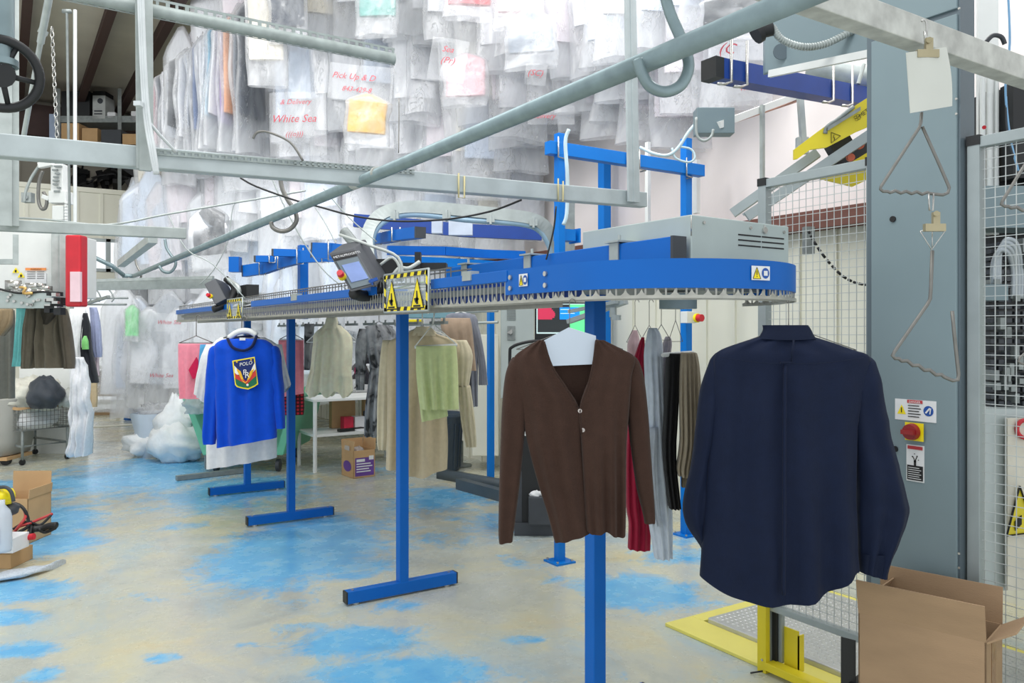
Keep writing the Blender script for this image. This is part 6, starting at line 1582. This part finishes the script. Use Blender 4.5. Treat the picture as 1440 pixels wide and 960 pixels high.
m = MB(); lump(m, cc+UP*(ztk+.10)-ux3*.02, Lw*.56, Ww*.5, .24, 5, .2, 40, 20, 3.0); solo('laundry_pile', m, C('cream_linen', (222, 222, 210)), 'heap of crumpled cream and white clothes on top of the wire cart', 'laundry')
m = MB(); lump(m, P(64, 553, cc.dot(F)-.30), .20, .2, .21, 4, .14, 30, 16, 2.2, pinch=.3); solo('jacket', m, C('charcoal_nylon', (62, 68, 76), rough=.5), 'charcoal jacket thrown on top of the white laundry heap', 'jacket')
m = MB(); lump(m, P(22, 548, cc.dot(F)-.2), .32, .14, .10, 9, .3, 28, 14, 3); solo('sleeve_bundle', m, C('off_white_cotton', (228, 226, 214)), 'cream sleeve bundle sticking out at the left of the laundry heap', 'laundry')
m = MB(); lump(m, P(98, 560, cc.dot(F)-.05), .14, .16, .12, 11, .3, 24, 12, 3); solo('laundry_pile', m, C('grey_white_linen', (200, 204, 200)), 'grey white cloth heap at the right end of the wire cart', 'laundry')
m = MB(); m.pbox(P(27, 640, 10.4), R*.85, F*.1, UP*1.15); solo('white_partition', m, M['white'], 'white panel behind the wire cart at the left', 'panel')
t = T('canvas_hamper', 'grey canvas hamper on a wooden wheeled base at the left edge', 'hamper', gz(0, 655))
Zk = gz(0, 648).dot(F)-.3
m = MB(); m.smooth = True
m.loft([[P(x0+(x1-x0)*s, y, Zk)+F*f_ for s, f_ in ((0, -.1), (.5, -.12), (.92, -.1), (1, 0), (1, .4), (0, .5))] for y, x0, x1 in ((640, -60, 14), (620, -60, 19), (590, -60, 21), (562, -60, 23), (560, -60, 23), (562, -60, 21))], capend='start')
t.part('canvas_bag', m, mat('grey_canvas_bag', (168, 168, 162), .85, 0, .06, 4, .2, 20))
m = MB(); m.pbox(P(-60, 646, Zk)-F*.1, R*(77/FPX*Zk), F*.5, UP*.04); t.part('wooden_base', m, M['card2'])
m = MB(); m.smooth = True; c = P(8, 655, Zk); c.z = .06; m.cyl(c-F*.02, c+F*.03, .06, 16); t.part('caster', m, M['black'])
# carton, booster cables, bottle at lower left
g1 = gz(44, 752)
t, body = carton('cardboard_box', 'open brown carton on the floor at the left edge with jumper cables beside it', gz(2, 765)+R*-.1, R, F, .30, .30, .34, [('back', .16, .05), ('right', .07, .1)], M['card2'], .006)
Zx = 5.55
m = MB()
m.tube(curve_pts([P(10, 760, Zx), P(28, 738, Zx-.1), P(36, 725, Zx), P(30, 712, Zx), P(15, 714, Zx), P(8, 730, Zx)], 4), .010, 8)
m.tube(curve_pts([P(20, 742, Zx-.05), P(40, 736, Zx), P(60, 728, Zx+.1), P(74, 722, Zx+.15)], 4), .010, 8)
jc = T('booster_cables', 'red and black booster cables with black clamps on the floor at lower left', 'cables', gz(45, 748))
jc.part('red_cable', m, mat('red_rubber', (190, 60, 60), .45))
m = MB(); m.tube(curve_pts([P(12, 756, Zx-.02), P(26, 748, Zx-.1), P(40, 738, Zx), P(34, 716, Zx), P(18, 708, Zx), P(6, 726, Zx)], 4), .011, 8)
m.tube(curve_pts([P(18, 744, Zx-.06), P(38, 733, Zx), P(56, 738, Zx+.05), P(72, 724, Zx+.1)], 4), .009, 8)
m.tube(curve_pts([P(46, 744, Zx), P(60, 742, Zx+.03), P(70, 739, Zx+.03), P(80, 738, Zx+.03)], 4), .022, 10); m.tube(curve_pts([P(42, 752, Zx), P(44, 742, Zx+.03), P(40, 734, Zx+.03)], 4), .024, 10)
m.tube(curve_pts([P(54, 744, Zx), P(64, 748, Zx+.03), P(78, 742, Zx+.03)], 4), .012, 10)
jc.part('black_clamp', m, M['black'])
t = T('mallet', 'wooden handled mallet with red head on the floor at lower left', 'mallet', gz(35, 762))
m = MB(); m.smooth = True; m.cyl(P(18, 770, Zx-.2), P(38, 757, Zx-.1), .016, 12, .013); t.part('handle', m, mat('light_wood', (214, 180, 134), .6, 0, .1, 8))
m = MB(); m.smooth = True; m.cyl(P(22, 755, Zx-.12), P(29, 755, Zx-.12), .017, 14); t.part('yellow_end', m, M['syellow'])
m = MB(); m.smooth = True; m.cyl(P(29, 755, Zx-.12), P(40, 755, Zx-.12), .012, 14); t.part('head_core', m, M['black'])
m = MB(); m.smooth = True; m.cyl(P(40, 755, Zx-.12), P(48, 754, Zx-.12), .022, 14); t.part('red_end', m, M['red'])
t = T('yellow_black_tool_bag', 'yellow tool bag with black trim at the left edge', 'bag', P(5, 712, 5.3))
m = MB(); lump(m, P(4, 698, 5.3), .07, .08, .06, 3, .1, 20, 12); t.part('pouch', m, M['syellow'])
m = MB(); m.tube(curve_pts([P(-6, 686, 5.25), P(8, 685, 5.25), P(16, 692, 5.25), P(19, 705, 5.25)], 4), .012, 8); lump(m, P(8, 716, 5.35), .08, .08, .05, 7, .1, 20, 12); t.part('trim', m, M['dgrey'])
t = T('water_bottle', 'large clear water bottle with small blue print at the left edge', 'bottle', P(4, 770, 5.1))
m = MB(); c = P(2, 775, 5.1); m.lathe(c, [(.001, 0), (.055, 0), (.06, .02), (.06, .22), (.05, .26), (.02, .30), (.02, .33), (.001, .33)], 24); t.part('bottle', m, mat('clear_bottle', (214, 222, 232), .1, 0, .04, 6, alpha=.75))
m = MB(); text_mb('PURE LIFE'[:4], .03, c-F*.062+UP*.10+R*.035, UP, -R, m) if False else m.pbox(c-F*.062+UP*.06+R*.022, R*.006, F*.001, UP*.10); t.part('print', m, M['sblue'])
m = MB(); o = gz(-4, 800); m.pbox(Vector((o.x, o.y, 0))-R*.2, R*(.2+19/FPX*5.35), F*.25, UP*.10); solo('cardboard_tray', m, M['card2'], 'low cardboard tray at the left edge beneath the water bottle', 'tray', bev=.004)
m = MB(); m.pbox(P(-30, 778, 5.25), R*(48/FPX*5.25), F*.18, UP*.10); solo('white_paper_box', m, M['paper'], 'white box on the cardboard tray at the left edge', 'box', bev=.004)
m = MB(); pts = curve_pts([G(-30, 822, .03), G(0, 808, .035), (G(30, 803, .04)), G(60, 797, .04), G(82, 791, .03), G(90, 789, .02)], 5); N = len(pts)
rg = []
for i, p in enumerate(pts):
    wv = .11*(1-i/N)**.6+.01; rg.append([p+R*.0+F*(wv*math.cos(a))+UP*(.022*math.sin(a)*(1+.5*noise.noise(p*14)))-UP*.01 for a in [2*math.pi*k/14 for k in range(14)]])
m.smooth = True; m.loft(rg, cap=True); solo('bubble_wrap_strip', m, mat('bubble_wrap', (206, 216, 226), .25, 0, .1, 60, 1.0, 130), 'strip of bubble wrap lying on the floor at the left edge', 'bubble wrap')
# ================================================================== MESH FENCE, YELLOW LIFT BASE, CABINET
PX_ = 3.05
def mesh_panel(label, y0, y1, z0, z1, cap=True):
    t = T('mesh_guard_panel', label, 'mesh panel', (PX_, (y0+y1)/2, z0))
    m = MB(); f_ = .03
    m.box((PX_-.02, y0, z1-f_), (PX_+.02, y1, z1+.01)); m.box((PX_-.02, y0, z0), (PX_+.02, y1, z0+f_)); t.part('rail', m, M['alum'], bev=.002)
    for y in (y0, y1-.045): 
        m = MB(); m.box((PX_-.022, y, z0-.28), (PX_+.022, y+.045, z1+.012)); t.part('post', m, M['alum'], bev=.002)
    m = MB(); r_ = .0013
    y = y0+.03
    while y < y1-.02: m.box((PX_-r_, y-r_, z0), (PX_+r_, y+r_, z1)); y += .036
    z = z0
    while z < z1: m.box((PX_-r_-.002, y0, z-r_), (PX_+r_-.002, y1, z+r_)); z += .036
    t.part('wire_mesh', m, mat('zinc_wire', (190, 196, 196), .4, .3))
    m = MB()
    for y in ((y0, y1-.045) if cap else (y1-.045,)): m.box((PX_-.025, y-.002, z1-.02), (PX_+.025, y+.047, z1+.016))
    t.part('corner_cap', m, M['black'])
    return t
yA = onX(1070, 255, PX_).y; yB = onX(1236, 225, PX_).y
mesh_panel('wire mesh guard panel behind the navy shirt, left of the grey cabinet', yB, yA, .29, 2.31)
yC = onX(1364, 200, PX_).y
mesh_panel('wire mesh guard panel at the right edge, right of the grey cabinet', yC-1.2, yC, .29, 2.31)
# cabinet
yc0, yc1 = onX(1362, 400, PX_).y, onX(1228, 400, PX_).y
t = T('control_cabinet', 'tall grey control cabinet with red and yellow switch between the mesh panels', 'cabinet', (PX_, (yc0+yc1)/2, 0))
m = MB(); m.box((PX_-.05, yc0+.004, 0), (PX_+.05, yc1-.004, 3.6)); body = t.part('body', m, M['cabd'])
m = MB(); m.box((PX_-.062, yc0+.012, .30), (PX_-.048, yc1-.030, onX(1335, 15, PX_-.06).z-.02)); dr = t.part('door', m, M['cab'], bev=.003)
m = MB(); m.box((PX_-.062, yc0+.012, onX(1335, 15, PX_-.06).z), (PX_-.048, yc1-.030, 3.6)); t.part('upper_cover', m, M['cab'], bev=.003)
FX_ = PX_-.0625
m = MB(); m.smooth = True
for px, py in ((1256, 308), (1259, 631)): q = onX(px, py, FX_); m.cyl(q, q-AX*.006, .012, 16)
t.part('key_lock', m, M['ink'], dr, 'black key locks')
m = MB(); m.smooth = True
for px, py in ((1349, 778), (1349, 798), (1349, 12), (1345, 139), (1345, 160)): q = onX(px, py, FX_); m.cyl(q, q-AX*.003, .0045, 10)
t.part('screw', m, M['chrome'], dr)
def wall_plate(px0, py0, px1, py1, ms, nm, parent, lab=None, lift=0.0):
    a = onX(px0, py1, FX_-lift); b_ = onX(px1, py0, FX_-lift); zl = onX(px0, py0, FX_-lift).z
    m = MB(); m.box((FX_-.002-lift, b_.y, a.z), (FX_-lift, a.y, zl)); return t.part(nm, m, ms, parent, lab), a, b_, zl
pl, a, b_, zl = wall_plate(1259, 560, 1317, 589, M['paper'], 'warning_plate', dr, 'white danger plate with yellow triangle and blue disc')
wpl = a.y-b_.y; hpl = zl-a.z; ex = FX_-.003
m = MB(); y_ = lambda s: a.y-wpl*s; z_ = lambda s: a.z+hpl*s
m.m = 0; m.add([(ex, y_(.06), z_(.28)), (ex, y_(.28), z_(.28)), (ex, y_(.17), z_(.74))], [(0, 1, 2)])
m.m = 1; m.add([(ex, y_(.82)-wpl*.12*math.cos(k*.3142), z_(.52)+wpl*.12*math.sin(k*.3142)) for k in range(20)], [tuple(range(20))])
m.m = 2; m.box((ex-.001, y_(.68), z_(.84)), (ex, y_(.31), z_(.99)))
m.m = 3; m.box((ex-.002, y_(.18), z_(.36)), (ex-.001, y_(.16), z_(.60)))
for k in range(5): m.box((ex-.001, y_(.64 if k % 2 else .60), z_(.70-k*.13)), (ex, y_(.33), z_(.74-k*.13)))
m.m = 4; m.bar((ex-.002, y_(.76), z_(.42)), (ex-.002, y_(.86), z_(.66)), .001, .006); m.bar((ex-.002, y_(.86), z_(.38)), (ex-.002, y_(.88), z_(.66)), .001, .004)
text_mb('DANGER', hpl*.14, (ex-.002, y_(.36), z_(.86)), -AY, UP, m)
t.part('plate_print', m, [M['syellow'], M['sblue'], M['redink'], M['ink'], M['paper']], pl)
sb, a, b_, zl = wall_plate(1273, 593, 1299, 618, M['syellow'], 'switch_plate', dr, 'yellow square switch plate', .008)
c = Vector((FX_-.012, (a.y+b_.y)/2+.006, (a.z+zl)/2)); rs = (a.y-b_.y)*.44
m = MB(); m.smooth = True; m.cyl(c, c-AX*.022, rs, 24, rs*.9); kn = t.part('rotary_knob', m, mat('dark_red_plastic', (150, 30, 34), .4), sb, 'dark red rotary isolator knob')
m = MB(); m.obox(c-AX*.03, AY, AX, UP, rs*.75, .010, rs*.26); t.part('knob_grip', m, MATS['dark_red_plastic'], kn)
wl, a, b_, zl = wall_plate(1275, 624, 1300, 675, M['paper'], 'warning_label', dr, 'white label with red heading, pictogram and black text block')
wpl = a.y-b_.y; hpl = zl-a.z; ex = FX_-.003
m = MB(); m.m = 0; m.box((ex-.001, y_(.92), z_(.88)), (ex, y_(.08), z_(.97)))
m.m = 1; m.box((ex-.001, y_(.94), z_(.04)), (ex, y_(.06), z_(.44)))
for dx_, dz_, r_ in ((.5, .56, .07), (.36, .68, .04), (.62, .70, .04), (.48, .76, .03), (.70, .60, .03)): m.add([(ex-.001, y_(dx_)-wpl*r_*math.cos(k*.628), z_(dz_)+wpl*r_*math.sin(k*.628)) for k in range(10)], [tuple(range(10))])
m.box((ex-.001, y_(.56), z_(.44)), (ex, y_(.44), z_(.58))); m.bar((ex, y_(.5), z_(.56)), (ex, y_(.62), z_(.70)), .001, .003); m.bar((ex, y_(.5), z_(.56)), (ex, y_(.38), z_(.68)), .001, .003)
m.m = 2
for k in range(6): m.box((ex-.002, y_(.85-.1*(k % 2)), z_(.08+k*.058)), (ex-.001, y_(.12), z_(.095+k*.058)))
t.part('label_print', m, [M['redink'], M['ink'], M['paper']], wl)
# yellow floor frame with tread plate
YX0 = 3.03; ya = G(935, 880).y
t = T('lift_platform', 'yellow steel floor frame with grey tread plate under the mesh guard', 'lift base', (YX0+.5, ya-.6, 0))
M['pyellow'] = mat('yellow_floor_paint', (232, 222, 112), .4, 0, .05, 4)
fx1_, fy0_ = YX0+1.25, ya-2.3
m = MB(); m.box((YX0, fy0_, .0), (YX0+.20, ya, .018)); m.box((YX0+.2, ya-.09, .0), (fx1_, ya, .018)); m.box((fx1_-.1, fy0_, .0), (fx1_, ya-.09, .018))
t.part('floor_frame', m, M['pyellow'], bev=.003)
tm = bpy.data.materials.new('tread_plate'); tm.use_nodes = True
n = tm.node_tree.nodes; L = tm.node_tree.links; b = n['Principled BSDF']; b.inputs['Metallic'].default_value = .45; b.inputs['Roughness'].default_value = .32
tc = n.new('ShaderNodeTexCoord'); ck = n.new('ShaderNodeTexNoise'); ck.inputs['Scale'].default_value = 9; L.new(tc.outputs['Object'], ck.inputs['Vector'])
cr = n.new('ShaderNodeValToRGB'); cr.color_ramp.elements[0].color = rgb((176, 178, 178)); cr.color_ramp.elements[1].color = rgb((206, 208, 208)); L.new(ck.outputs['Fac'], cr.inputs['Fac']); L.new(cr.outputs['Color'], b.inputs['Base Color'])
tx0, tx1, ty0, ty1 = YX0+.20, fx1_-.12, fy0_, ya-.12
m = MB(); m.box((tx0, ty0, .0), (tx1, ty1, .045)); pt_ = t.part('tread_plate', m, tm, label='grey steel checker plate', bev=.008)
m = MB(); y = ty0+.02; j = 0
while y < ty1-.02:
    x = tx0+.04+(j % 2)*.016
    while x < tx1-.03:
        d = Vector((.7, .7, 0)) if j % 2 else Vector((.7, -.7, 0)); s_ = Vector((-d.y, d.x, 0)); c = Vector((x, y, .045))
        m.add([c-d*.010, c+s_*.004, c+d*.010, c-s_*.004, c+UP*.003], [(0, 1, 4), (1, 2, 4), (2, 3, 4), (3, 0, 4)]); x += .032
    y += .018; j += 1
t.part('checker_pattern', m, tm, pt_)
t.o['label'] = 'yellow steel floor frame with grey checker plate under the mesh guard'
# yellow upright frame and rail below mesh
yp = onX(1078, 900, YX0).y
yl = T('guard_stand', 'bright yellow upright frame at the foot of the mesh guard', 'frame', (YX0-.03, yp, 0))
m = MB(); m.box((YX0-.03, yp-.02, 0.0), (YX0-.0, yp+.03, .40)); yl.part('upright', m, M['yellow'], bev=.002)
m = MB(); m.box((YX0-.035, yp-1.9, 0.018), (YX0+.03, yp-.02, .055)); yl.part('ground_beam', m, M['yellow'], bev=.002)
m = MB(); m.box((YX0+.0, yp-.015, 0.02), (YX0+.02, yp+.01, .40)); m.box((YX0+.035, yp-.06, 0.05), (YX0+.055, yp-.03, .40)); yl.part('track_profile', m, M['alum'])
m = MB(); m.box((YX0+.02, yp-.04, 0.05), (YX0+.035, yp-.01, .40)); yl.part('rubber_seal', m, M['black'])
m = MB(); m.box((YX0+.05, yp-.14, 0.03), (YX0+.056, yp-.06, .22)); m.box((YX0+.05, yp-.14, 0.03), (YX0+.09, yp-.135, .20)); yl.part('bracket', m, M['yellow'])
m = MB(); m.smooth = True
for z in (.06, .36): m.cyl((YX0-.03, yp, z), (YX0-.033, yp, z), .006, 10)
yl.part('rivet', m, M['chrome'])
m = MB(); m.tube([(YX0-.05, yp-.02, .02), (YX0-.09, yp+.02, .005)], .004, 6); yl.part('wire_end', m, M['black'])
# yellow lift arm, high right
t = T('inclined_conveyor', 'yellow inclined lift arm with printed maker name, behind the cabinet at the top', 'lift arm', P(1180, 200, 3.9))
Za = 4.15
m = MB(); m.poly([P(x, y, Za) for x, y in [(1117, 224), (1117, 210), (1150, 185), (1200, 150), (1236, 127), (1236, 172), (1205, 185), (1163, 207), (1140, 210), (1122, 223)]], .02, F)
ap_ = t.part('side_plate', m, M['yellow'])
m = MB(); m.poly([P(x, y, Za+.3) for x, y in [(1150, 250), (1180, 225), (1236, 190), (1236, 245), (1200, 262)]], .02, F); t.part('side_plate', m, M['yellow'])
xd = (P(1225, 148, Za)-P(1205, 163, Za)).normalized(); yd = F.cross(xd)*-1
if yd.z < 0: yd = -yd
m = MB(); text_mb('METALPROG', 8.2/FPX*Za, P(1210, 166, Za-.005), xd, yd, m); 
for a, b2_ in ((0, 0), (3.4, -2.2), (1.8, 3.0), (5.2, .8)): c = P(1203+a, 165+b2_, Za-.006); m.tube([c+xd*(.0075*math.cos(k*.6283))+yd*(.0075*math.sin(k*.6283)) for k in range(10)], .0009, 4, closed=True)
t.part('lettering', m, M['ink'], ap_, 'black maker lettering and ring logo')
m = MB(); tri = [P(1169, 201, Za-.004), P(1182, 191, Za-.004), P(1169, 186, Za-.004)]
for i in range(3): m.bar(tri[i], tri[(i+1) % 3], .002, .003, F)
m.tube([P(1173, 189, Za-.004), P(1172, 194, Za-.004), P(1174, 193, Za-.004), P(1173, 198, Za-.004)], .0015, 5); t.part('warning_symbol', m, M['ink'], ap_)
m = MB(); m.bar(P(1050, 305, Za+.1), P(1240, 178, Za-.05), .05, .05); m.bar(P(1030, 300, Za+.35), P(1150, 215, Za+.2), .05, .05); m.bar(P(1045, 302, Za+.2), P(1190, 205, Za+.1), .015, .015)
t.part('aluminium_rail', m, M['alum'])
m = MB(); m.obox(P(1200, 215, Za+.15), (R+UP*.6).normalized(), F, (UP-R*.6).normalized(), .13, .05, .035); m.obox(P(1180, 205, Za+.15), (R+UP*.6).normalized(), F, (UP-R*.6).normalized(), .06, .04, .03); t.part('carriage', m, M['black'])
m = MB(); m.smooth = True
for x, y in ((1208, 205), (1222, 172), (1195, 222)): c = P(x, y, Za+.02); m.cyl(c, c-F*.02, .02, 14)
t.part('roller', m, mat('orange_plastic', (200, 90, 50), .4))
m = MB(); m.tube(curve_pts([P(1160, 188, Za), P(1162, 180, Za), P(1170, 173, Za), P(1178, 168, Za), P(1200, 150, Za)], 4), .012, 6); m.obox(P(1185, 168, Za), (R+UP*.62).normalized(), F, UP, .10, .02, .01); t.part('chain_guard', m, M['galv2'])
# dashed cable and junction on the right wall behind the mesh
m = MB(); pts = curve_pts([P(1137, 325, 4.6), P(1148, 345, 4.6), P(1165, 368, 4.6), P(1185, 388, 4.6), P(1205, 398, 4.6), P(1225, 401, 4.6)], 8)
for i in range(0, len(pts)-1, 3): m.tube(pts[i:i+3], .008, 6)
solo('dashed_cable', m, M['black'], 'black and white spiral cable sagging on the wall behind the mesh', 'cable')
m = MB(); m.obox(P(1137, 338, 4.7), R, F, UP, .03, .02, .08); solo('cable_clip', m, M['galv2'], 'small bracket on the wall holding the spiral cable', 'bracket')
# machinery behind the right mesh
Zr = 3.6
t = T('sorting_machine', 'dark machinery with pale hoses and rows of black clips behind the right mesh', 'machine', P(1410, 600, Zr))
m = MB(); m.pbox(P(1380, 600, Zr), R*.8, F*.5, UP*1.7); 
m = MB(); m.pbox(P(1392, 590, Zr+.25), R*.8, F*.3, UP*1.6); t.part('back_plate', m, M['black'])
m = MB()
for i in range(7):
    for j in range(26):
        x = 1388+i*11; y = 345+j*9.6
        if (i*7+j*3) % 5 == 0: continue
        m.obox(P(x, y, Zr+.05), R, F, UP, .012, .05, .010)
t.part('clip_row', m, M['dgrey'])
m = MB()
for i in range(22): m.obox(P(1392+rb3.uniform(0, 60), rb3.uniform(340, 580), Zr+.02), R, F, UP, .01, .05, rb3.uniform(.01, .04))
t.part('clip_link', m, M['galv2'])
m = MB()
for k in range(4): m.tube(curve_pts([P(1396+3*k, 400, Zr), P(1397+3*k, 370-4*k, Zr-.02), P(1406+3*k, 352-5*k, Zr-.04), P(1418+4*k, 356-4*k, Zr-.04), P(1424+4*k, 380, Zr), P(1424+4*k, 420, Zr)], 5), .011, 8)
t.part('hose_loop', m, mat('silver_hose', (170, 178, 184), .3, .3))
m = MB(); m.pbox(P(1386, 422, Zr-.1), R*.10, F*.1, UP*.07); m.pbox(P(1383, 320, Zr), R*.5, F*.2, UP*.19); t.part('grey_box', m, M['cab'])
m = MB(); m.smooth = True
for x, w_ in ((1382, .012), (1392, .016), (1401, .012)): m.cyl(P(x, 110, Zr+.2), P(x, 330, Zr+.2), w_, 10)
m.smooth = False; m.pbox(P(1376, 330, Zr+.3), R*.1, F*.02, UP*1.7); t.part('white_tube', m, M['white'])
m = MB(); m.tube(curve_pts([P(1417, -20, Zr), P(1420, 60, Zr), P(1414, 120, Zr), P(1420, 190, Zr), P(1432, 240, Zr)], 5), .005, 6); t.part('blue_hose', m, mat('sky_hose', (130, 180, 220), .4))
m = MB(); m.tube(curve_pts([P(1415, 120, Zr), P(1417, 190, Zr), P(1434, 236, Zr), P(1450, 250, Zr)], 5), .004, 6); m.tube(curve_pts([P(1386, 60, Zr-.1), P(1396, 50, Zr-.1), P(1408, 52, Zr-.1), P(1413, 62, Zr-.1)], 5), .01, 8); t.part('cable', m, M['dgrey'])
m = MB(); m.pbox(P(1425, 250, Zr+.1), R*.5, F*.1, UP*.45); t.part('dark_cover', m, M['black'])
m = MB(); m.pbox(P(1365, 830, Zr-.1), R*.85, F*.3, UP*.80); lp_ = t.part('lower_panel', m, mat('pale_machine_panel', (186, 196, 196), .4, .1, .04, 3))
m = MB(); m.pbox(P(1417, 830, Zr-.14), R*.5, F*.02, UP*.75); wb = t.part('notice_board', m, mat('cream_board', (218, 214, 200), .6), label='cream notice panel')
m = MB(); m.smooth = True; c = P(1443, 603, Zr-.15); m.tube([c+R*.04*math.cos(k*.314)+UP*.04*math.sin(k*.314) for k in range(20)], .009, 6, closed=True); t.part('red_ring', m, M['red'], wb)
m = MB(); m.poly([P(1416, 753, Zr-.15), P(1434, 683, Zr-.15), P(1456, 748, Zr-.15)], .004, F); tr2 = t.part('warning_triangle', m, M['yellow'], wb)
m = MB(); tri = [P(1416, 753, Zr-.155), P(1434, 683, Zr-.155), P(1456, 748, Zr-.155)]
for i in range(3): m.bar(tri[i], tri[(i+1) % 3], .004, .008, F)
m.obox(P(1432, 735, Zr-.156), (R+UP).normalized(), F, UP, .02, .002, .02); t.part('warning_symbol', m, M['ink'], tr2)
m = MB(); q = P(1383, 217, Zr+.1); m.smooth = True; m.cyl(P(1384, 179, Zr), P(1384, 179, Zr-.02), .009, 10); t.part('red_lamp', m, M['red'])
# ================================================================== COMPUTER CORNER
Ze = 6.3
t = T('grey_control_box', 'pale grey control cabinet with louvres left of the computer screen', 'cabinet', P(730, 620, Ze))
m = MB(); m.pbox(P(704, 560, Ze), R*(47/FPX*Ze), F*.35, UP*(140/FPX*Ze)); cb_ = t.part('case', m, M['cab'] if False else mat('pale_grey_paint', (176, 186, 184), .45, 0, .03), bev=.006)
m = MB()
for k in range(8): m.obox(P(719, 434+k*2.2, Ze-.002), R, F, UP, .035, .004, .003)
t.part('louvre', m, M['galv2'], cb_)
m = MB(); m.obox(P(719, 468, Ze-.005), R, F, UP, .032, .006, .055); pl = t.part('handle_plate', m, M['galv2'], cb_)
m = MB(); m.smooth = True; m.cyl(P(718, 467, Ze-.01), P(718, 467, Ze-.04), .016, 14); m.smooth = False; m.bar(P(714, 468, Ze-.035), P(720, 463, Ze-.035), .01, .012); t.part('door_handle', m, M['chrome'], pl)
m = MB(); m.smooth = True
m.box((0, 0, 0), (.001, .001, .001)) if False else None
m.cyl(P(727, 560, Ze+.1), Vector((P(727, 560, Ze+.1).x, P(727, 560, Ze+.1).y, 0)), .05, 14); t.part('pedestal', m, M['galv2'])
t = T('computer_monitor', 'black framed computer monitor showing red, black, blue and green windows behind the cardigan', 'monitor', P(788, 490, 5.2))
Zq = 5.0
def sq(x0, y0, x1, y1, ms, nm, par=None, lift=0, dep=.003, lab=None):
    m = MB(); m.pbox(P(x0, y1, Zq)-F*lift, R*((x1-x0)/FPX*Zq), F*dep, UP*((y1-y0)/FPX*Zq)); return t.part(nm, m, ms, par, lab)
hs = sq(752, 425, 824, 478, M['black'], 'housing', None, 0, .04)
def em(nm, c, s=.8): return mat(nm, c, .3, 0, .01, emit=c, estr=s)
sc_ = sq(754.5, 427, 822, 469, em('screen_white', (196, 220, 220), .6), 'screen', hs, .004, lab='lit screen')
sq(756, 428, 801, 467, em('screen_dark', (46, 50, 52), .4), 'terminal_window', sc_, .006)
for k, w_ in enumerate((18, 19, 21, 23, 24, 24, 23, 20)): 
    if k == 0: mrd = MB()
    mrd.pbox(P(756.5, 433+k*2.3, Zq)-F*.008, R*(w_/FPX*Zq), F*.001, UP*(2.3/FPX*Zq))
t.part('red_text_block', mrd, em('screen_red', (190, 50, 80), .6), sc_)
sq(801, 428, 822, 467, em('screen_green', (96, 232, 140), .7), 'desktop', sc_, .0055)
sq(787, 432, 815, 449, em('screen_blue', (20, 130, 236), .8), 'dialog_window', sc_, .009)
m = MB()
for y in (435.5, 441): m.pbox(P(788, y, Zq)-F*.011, R*(20/FPX*Zq), F*.001, UP*(.8/FPX*Zq))
t.part('dialog_text', m, em('screen_text', (200, 225, 240), .7), sc_)
m = MB(); m.pbox(P(783, 520, Zq)+F*.02, R*.06, F*.03, UP*.2); t.part('stand_neck', m, M['black'])
t = T('computer_desk', 'dark computer stand with curved black rail behind the cardigan', 'desk', G(745, 755))
m = MB(); m.tube(curve_pts([P(717, 560, 5.0), P(717, 500, 5.0), P(720, 488, 5.0), P(740, 481, 5.0), P(765, 479, 5.0), P(800, 482, 5.0)], 4), .010, 8); t.part('curved_rail', m, M['black'])
m = MB(); o = G(725, 752); zt2 = .78
m.pbox(Vector((o.x, o.y, zt2)), R*.34, F*.4, UP*.03); t.part('desk_top', m, M['white'])
m = MB(); m.pbox(Vector((o.x, o.y, .06)), R*.33, F*.4, UP*(zt2-.06)); t.part('cupboard', m, M['black'], bev=.004)
m = MB(); m.pbox(Vector((o.x, o.y, .10))-F*.005, R*.05, F*.004, UP*(.4)); t.part('side_panel', m, M['dgrey'])
m = MB(); m.pbox(Vector((o.x, o.y, 0))-F*.03-R*.01, R*.36, F*.44, UP*.10); t.part('plinth', m, M['dgrey'], bev=.004)
m = MB(); m.pbox(Vector((o.x, o.y, .10))+R*.10-F*.10, R*.2, F*.09, UP*.22); solo('dark_tray', m, M['dgrey'], 'dark grey tray in front of the computer stand', 'tray', bev=.01)
m = MB(); lump(m, Vector((o.x, o.y, .33))+R*.16-F*.055, .05, .03, .03, 4, .3, 16, 10, 4); solo('paper_scrap', m, M['paper'], 'crumpled white paper on the dark tray', 'paper')
# small arm under the conveyor near end
m = MB(); m.bar(P(800, 452, 4.6), P(880, 424, 4.3), .04, .025); m.bar(P(800, 438, 4.6), P(868, 424, 4.3), .02, .02); m.smooth = True; m.cyl(P(866, 443, 4.35), P(866, 450, 4.35), .03, 12); m.cyl(P(862, 432, 4.35), P(862, 446, 4.35), .02, 10)
solo('swing_arm', m, M['alum'], 'pale aluminium swing arm below the near end of the conveyor', 'arm')
bx('sharps_box', 'dusky teal box on a shelf behind the yellow sign, under the conveyor', 'box', 574, 437, 640, 447, 6.9, .2, mat('dusky_teal', (120, 160, 170), .6))
bx('yellow_bin_shelf', 'yellow tray hanging behind the second blue post', 'tray', 562, 449, 592, 456, 7.2, .2, M['syellow'])
m = MB(); m.tube([P(556, 457, 6.9), P(700, 453, 6.2)], .012, 6); m.tube([P(556, 441, 7.6), P(700, 437, 6.8)], .012, 6); solo('rear_rail', m, M['galv'], 'thin pale rail running behind the hanging clothes', 'rail')
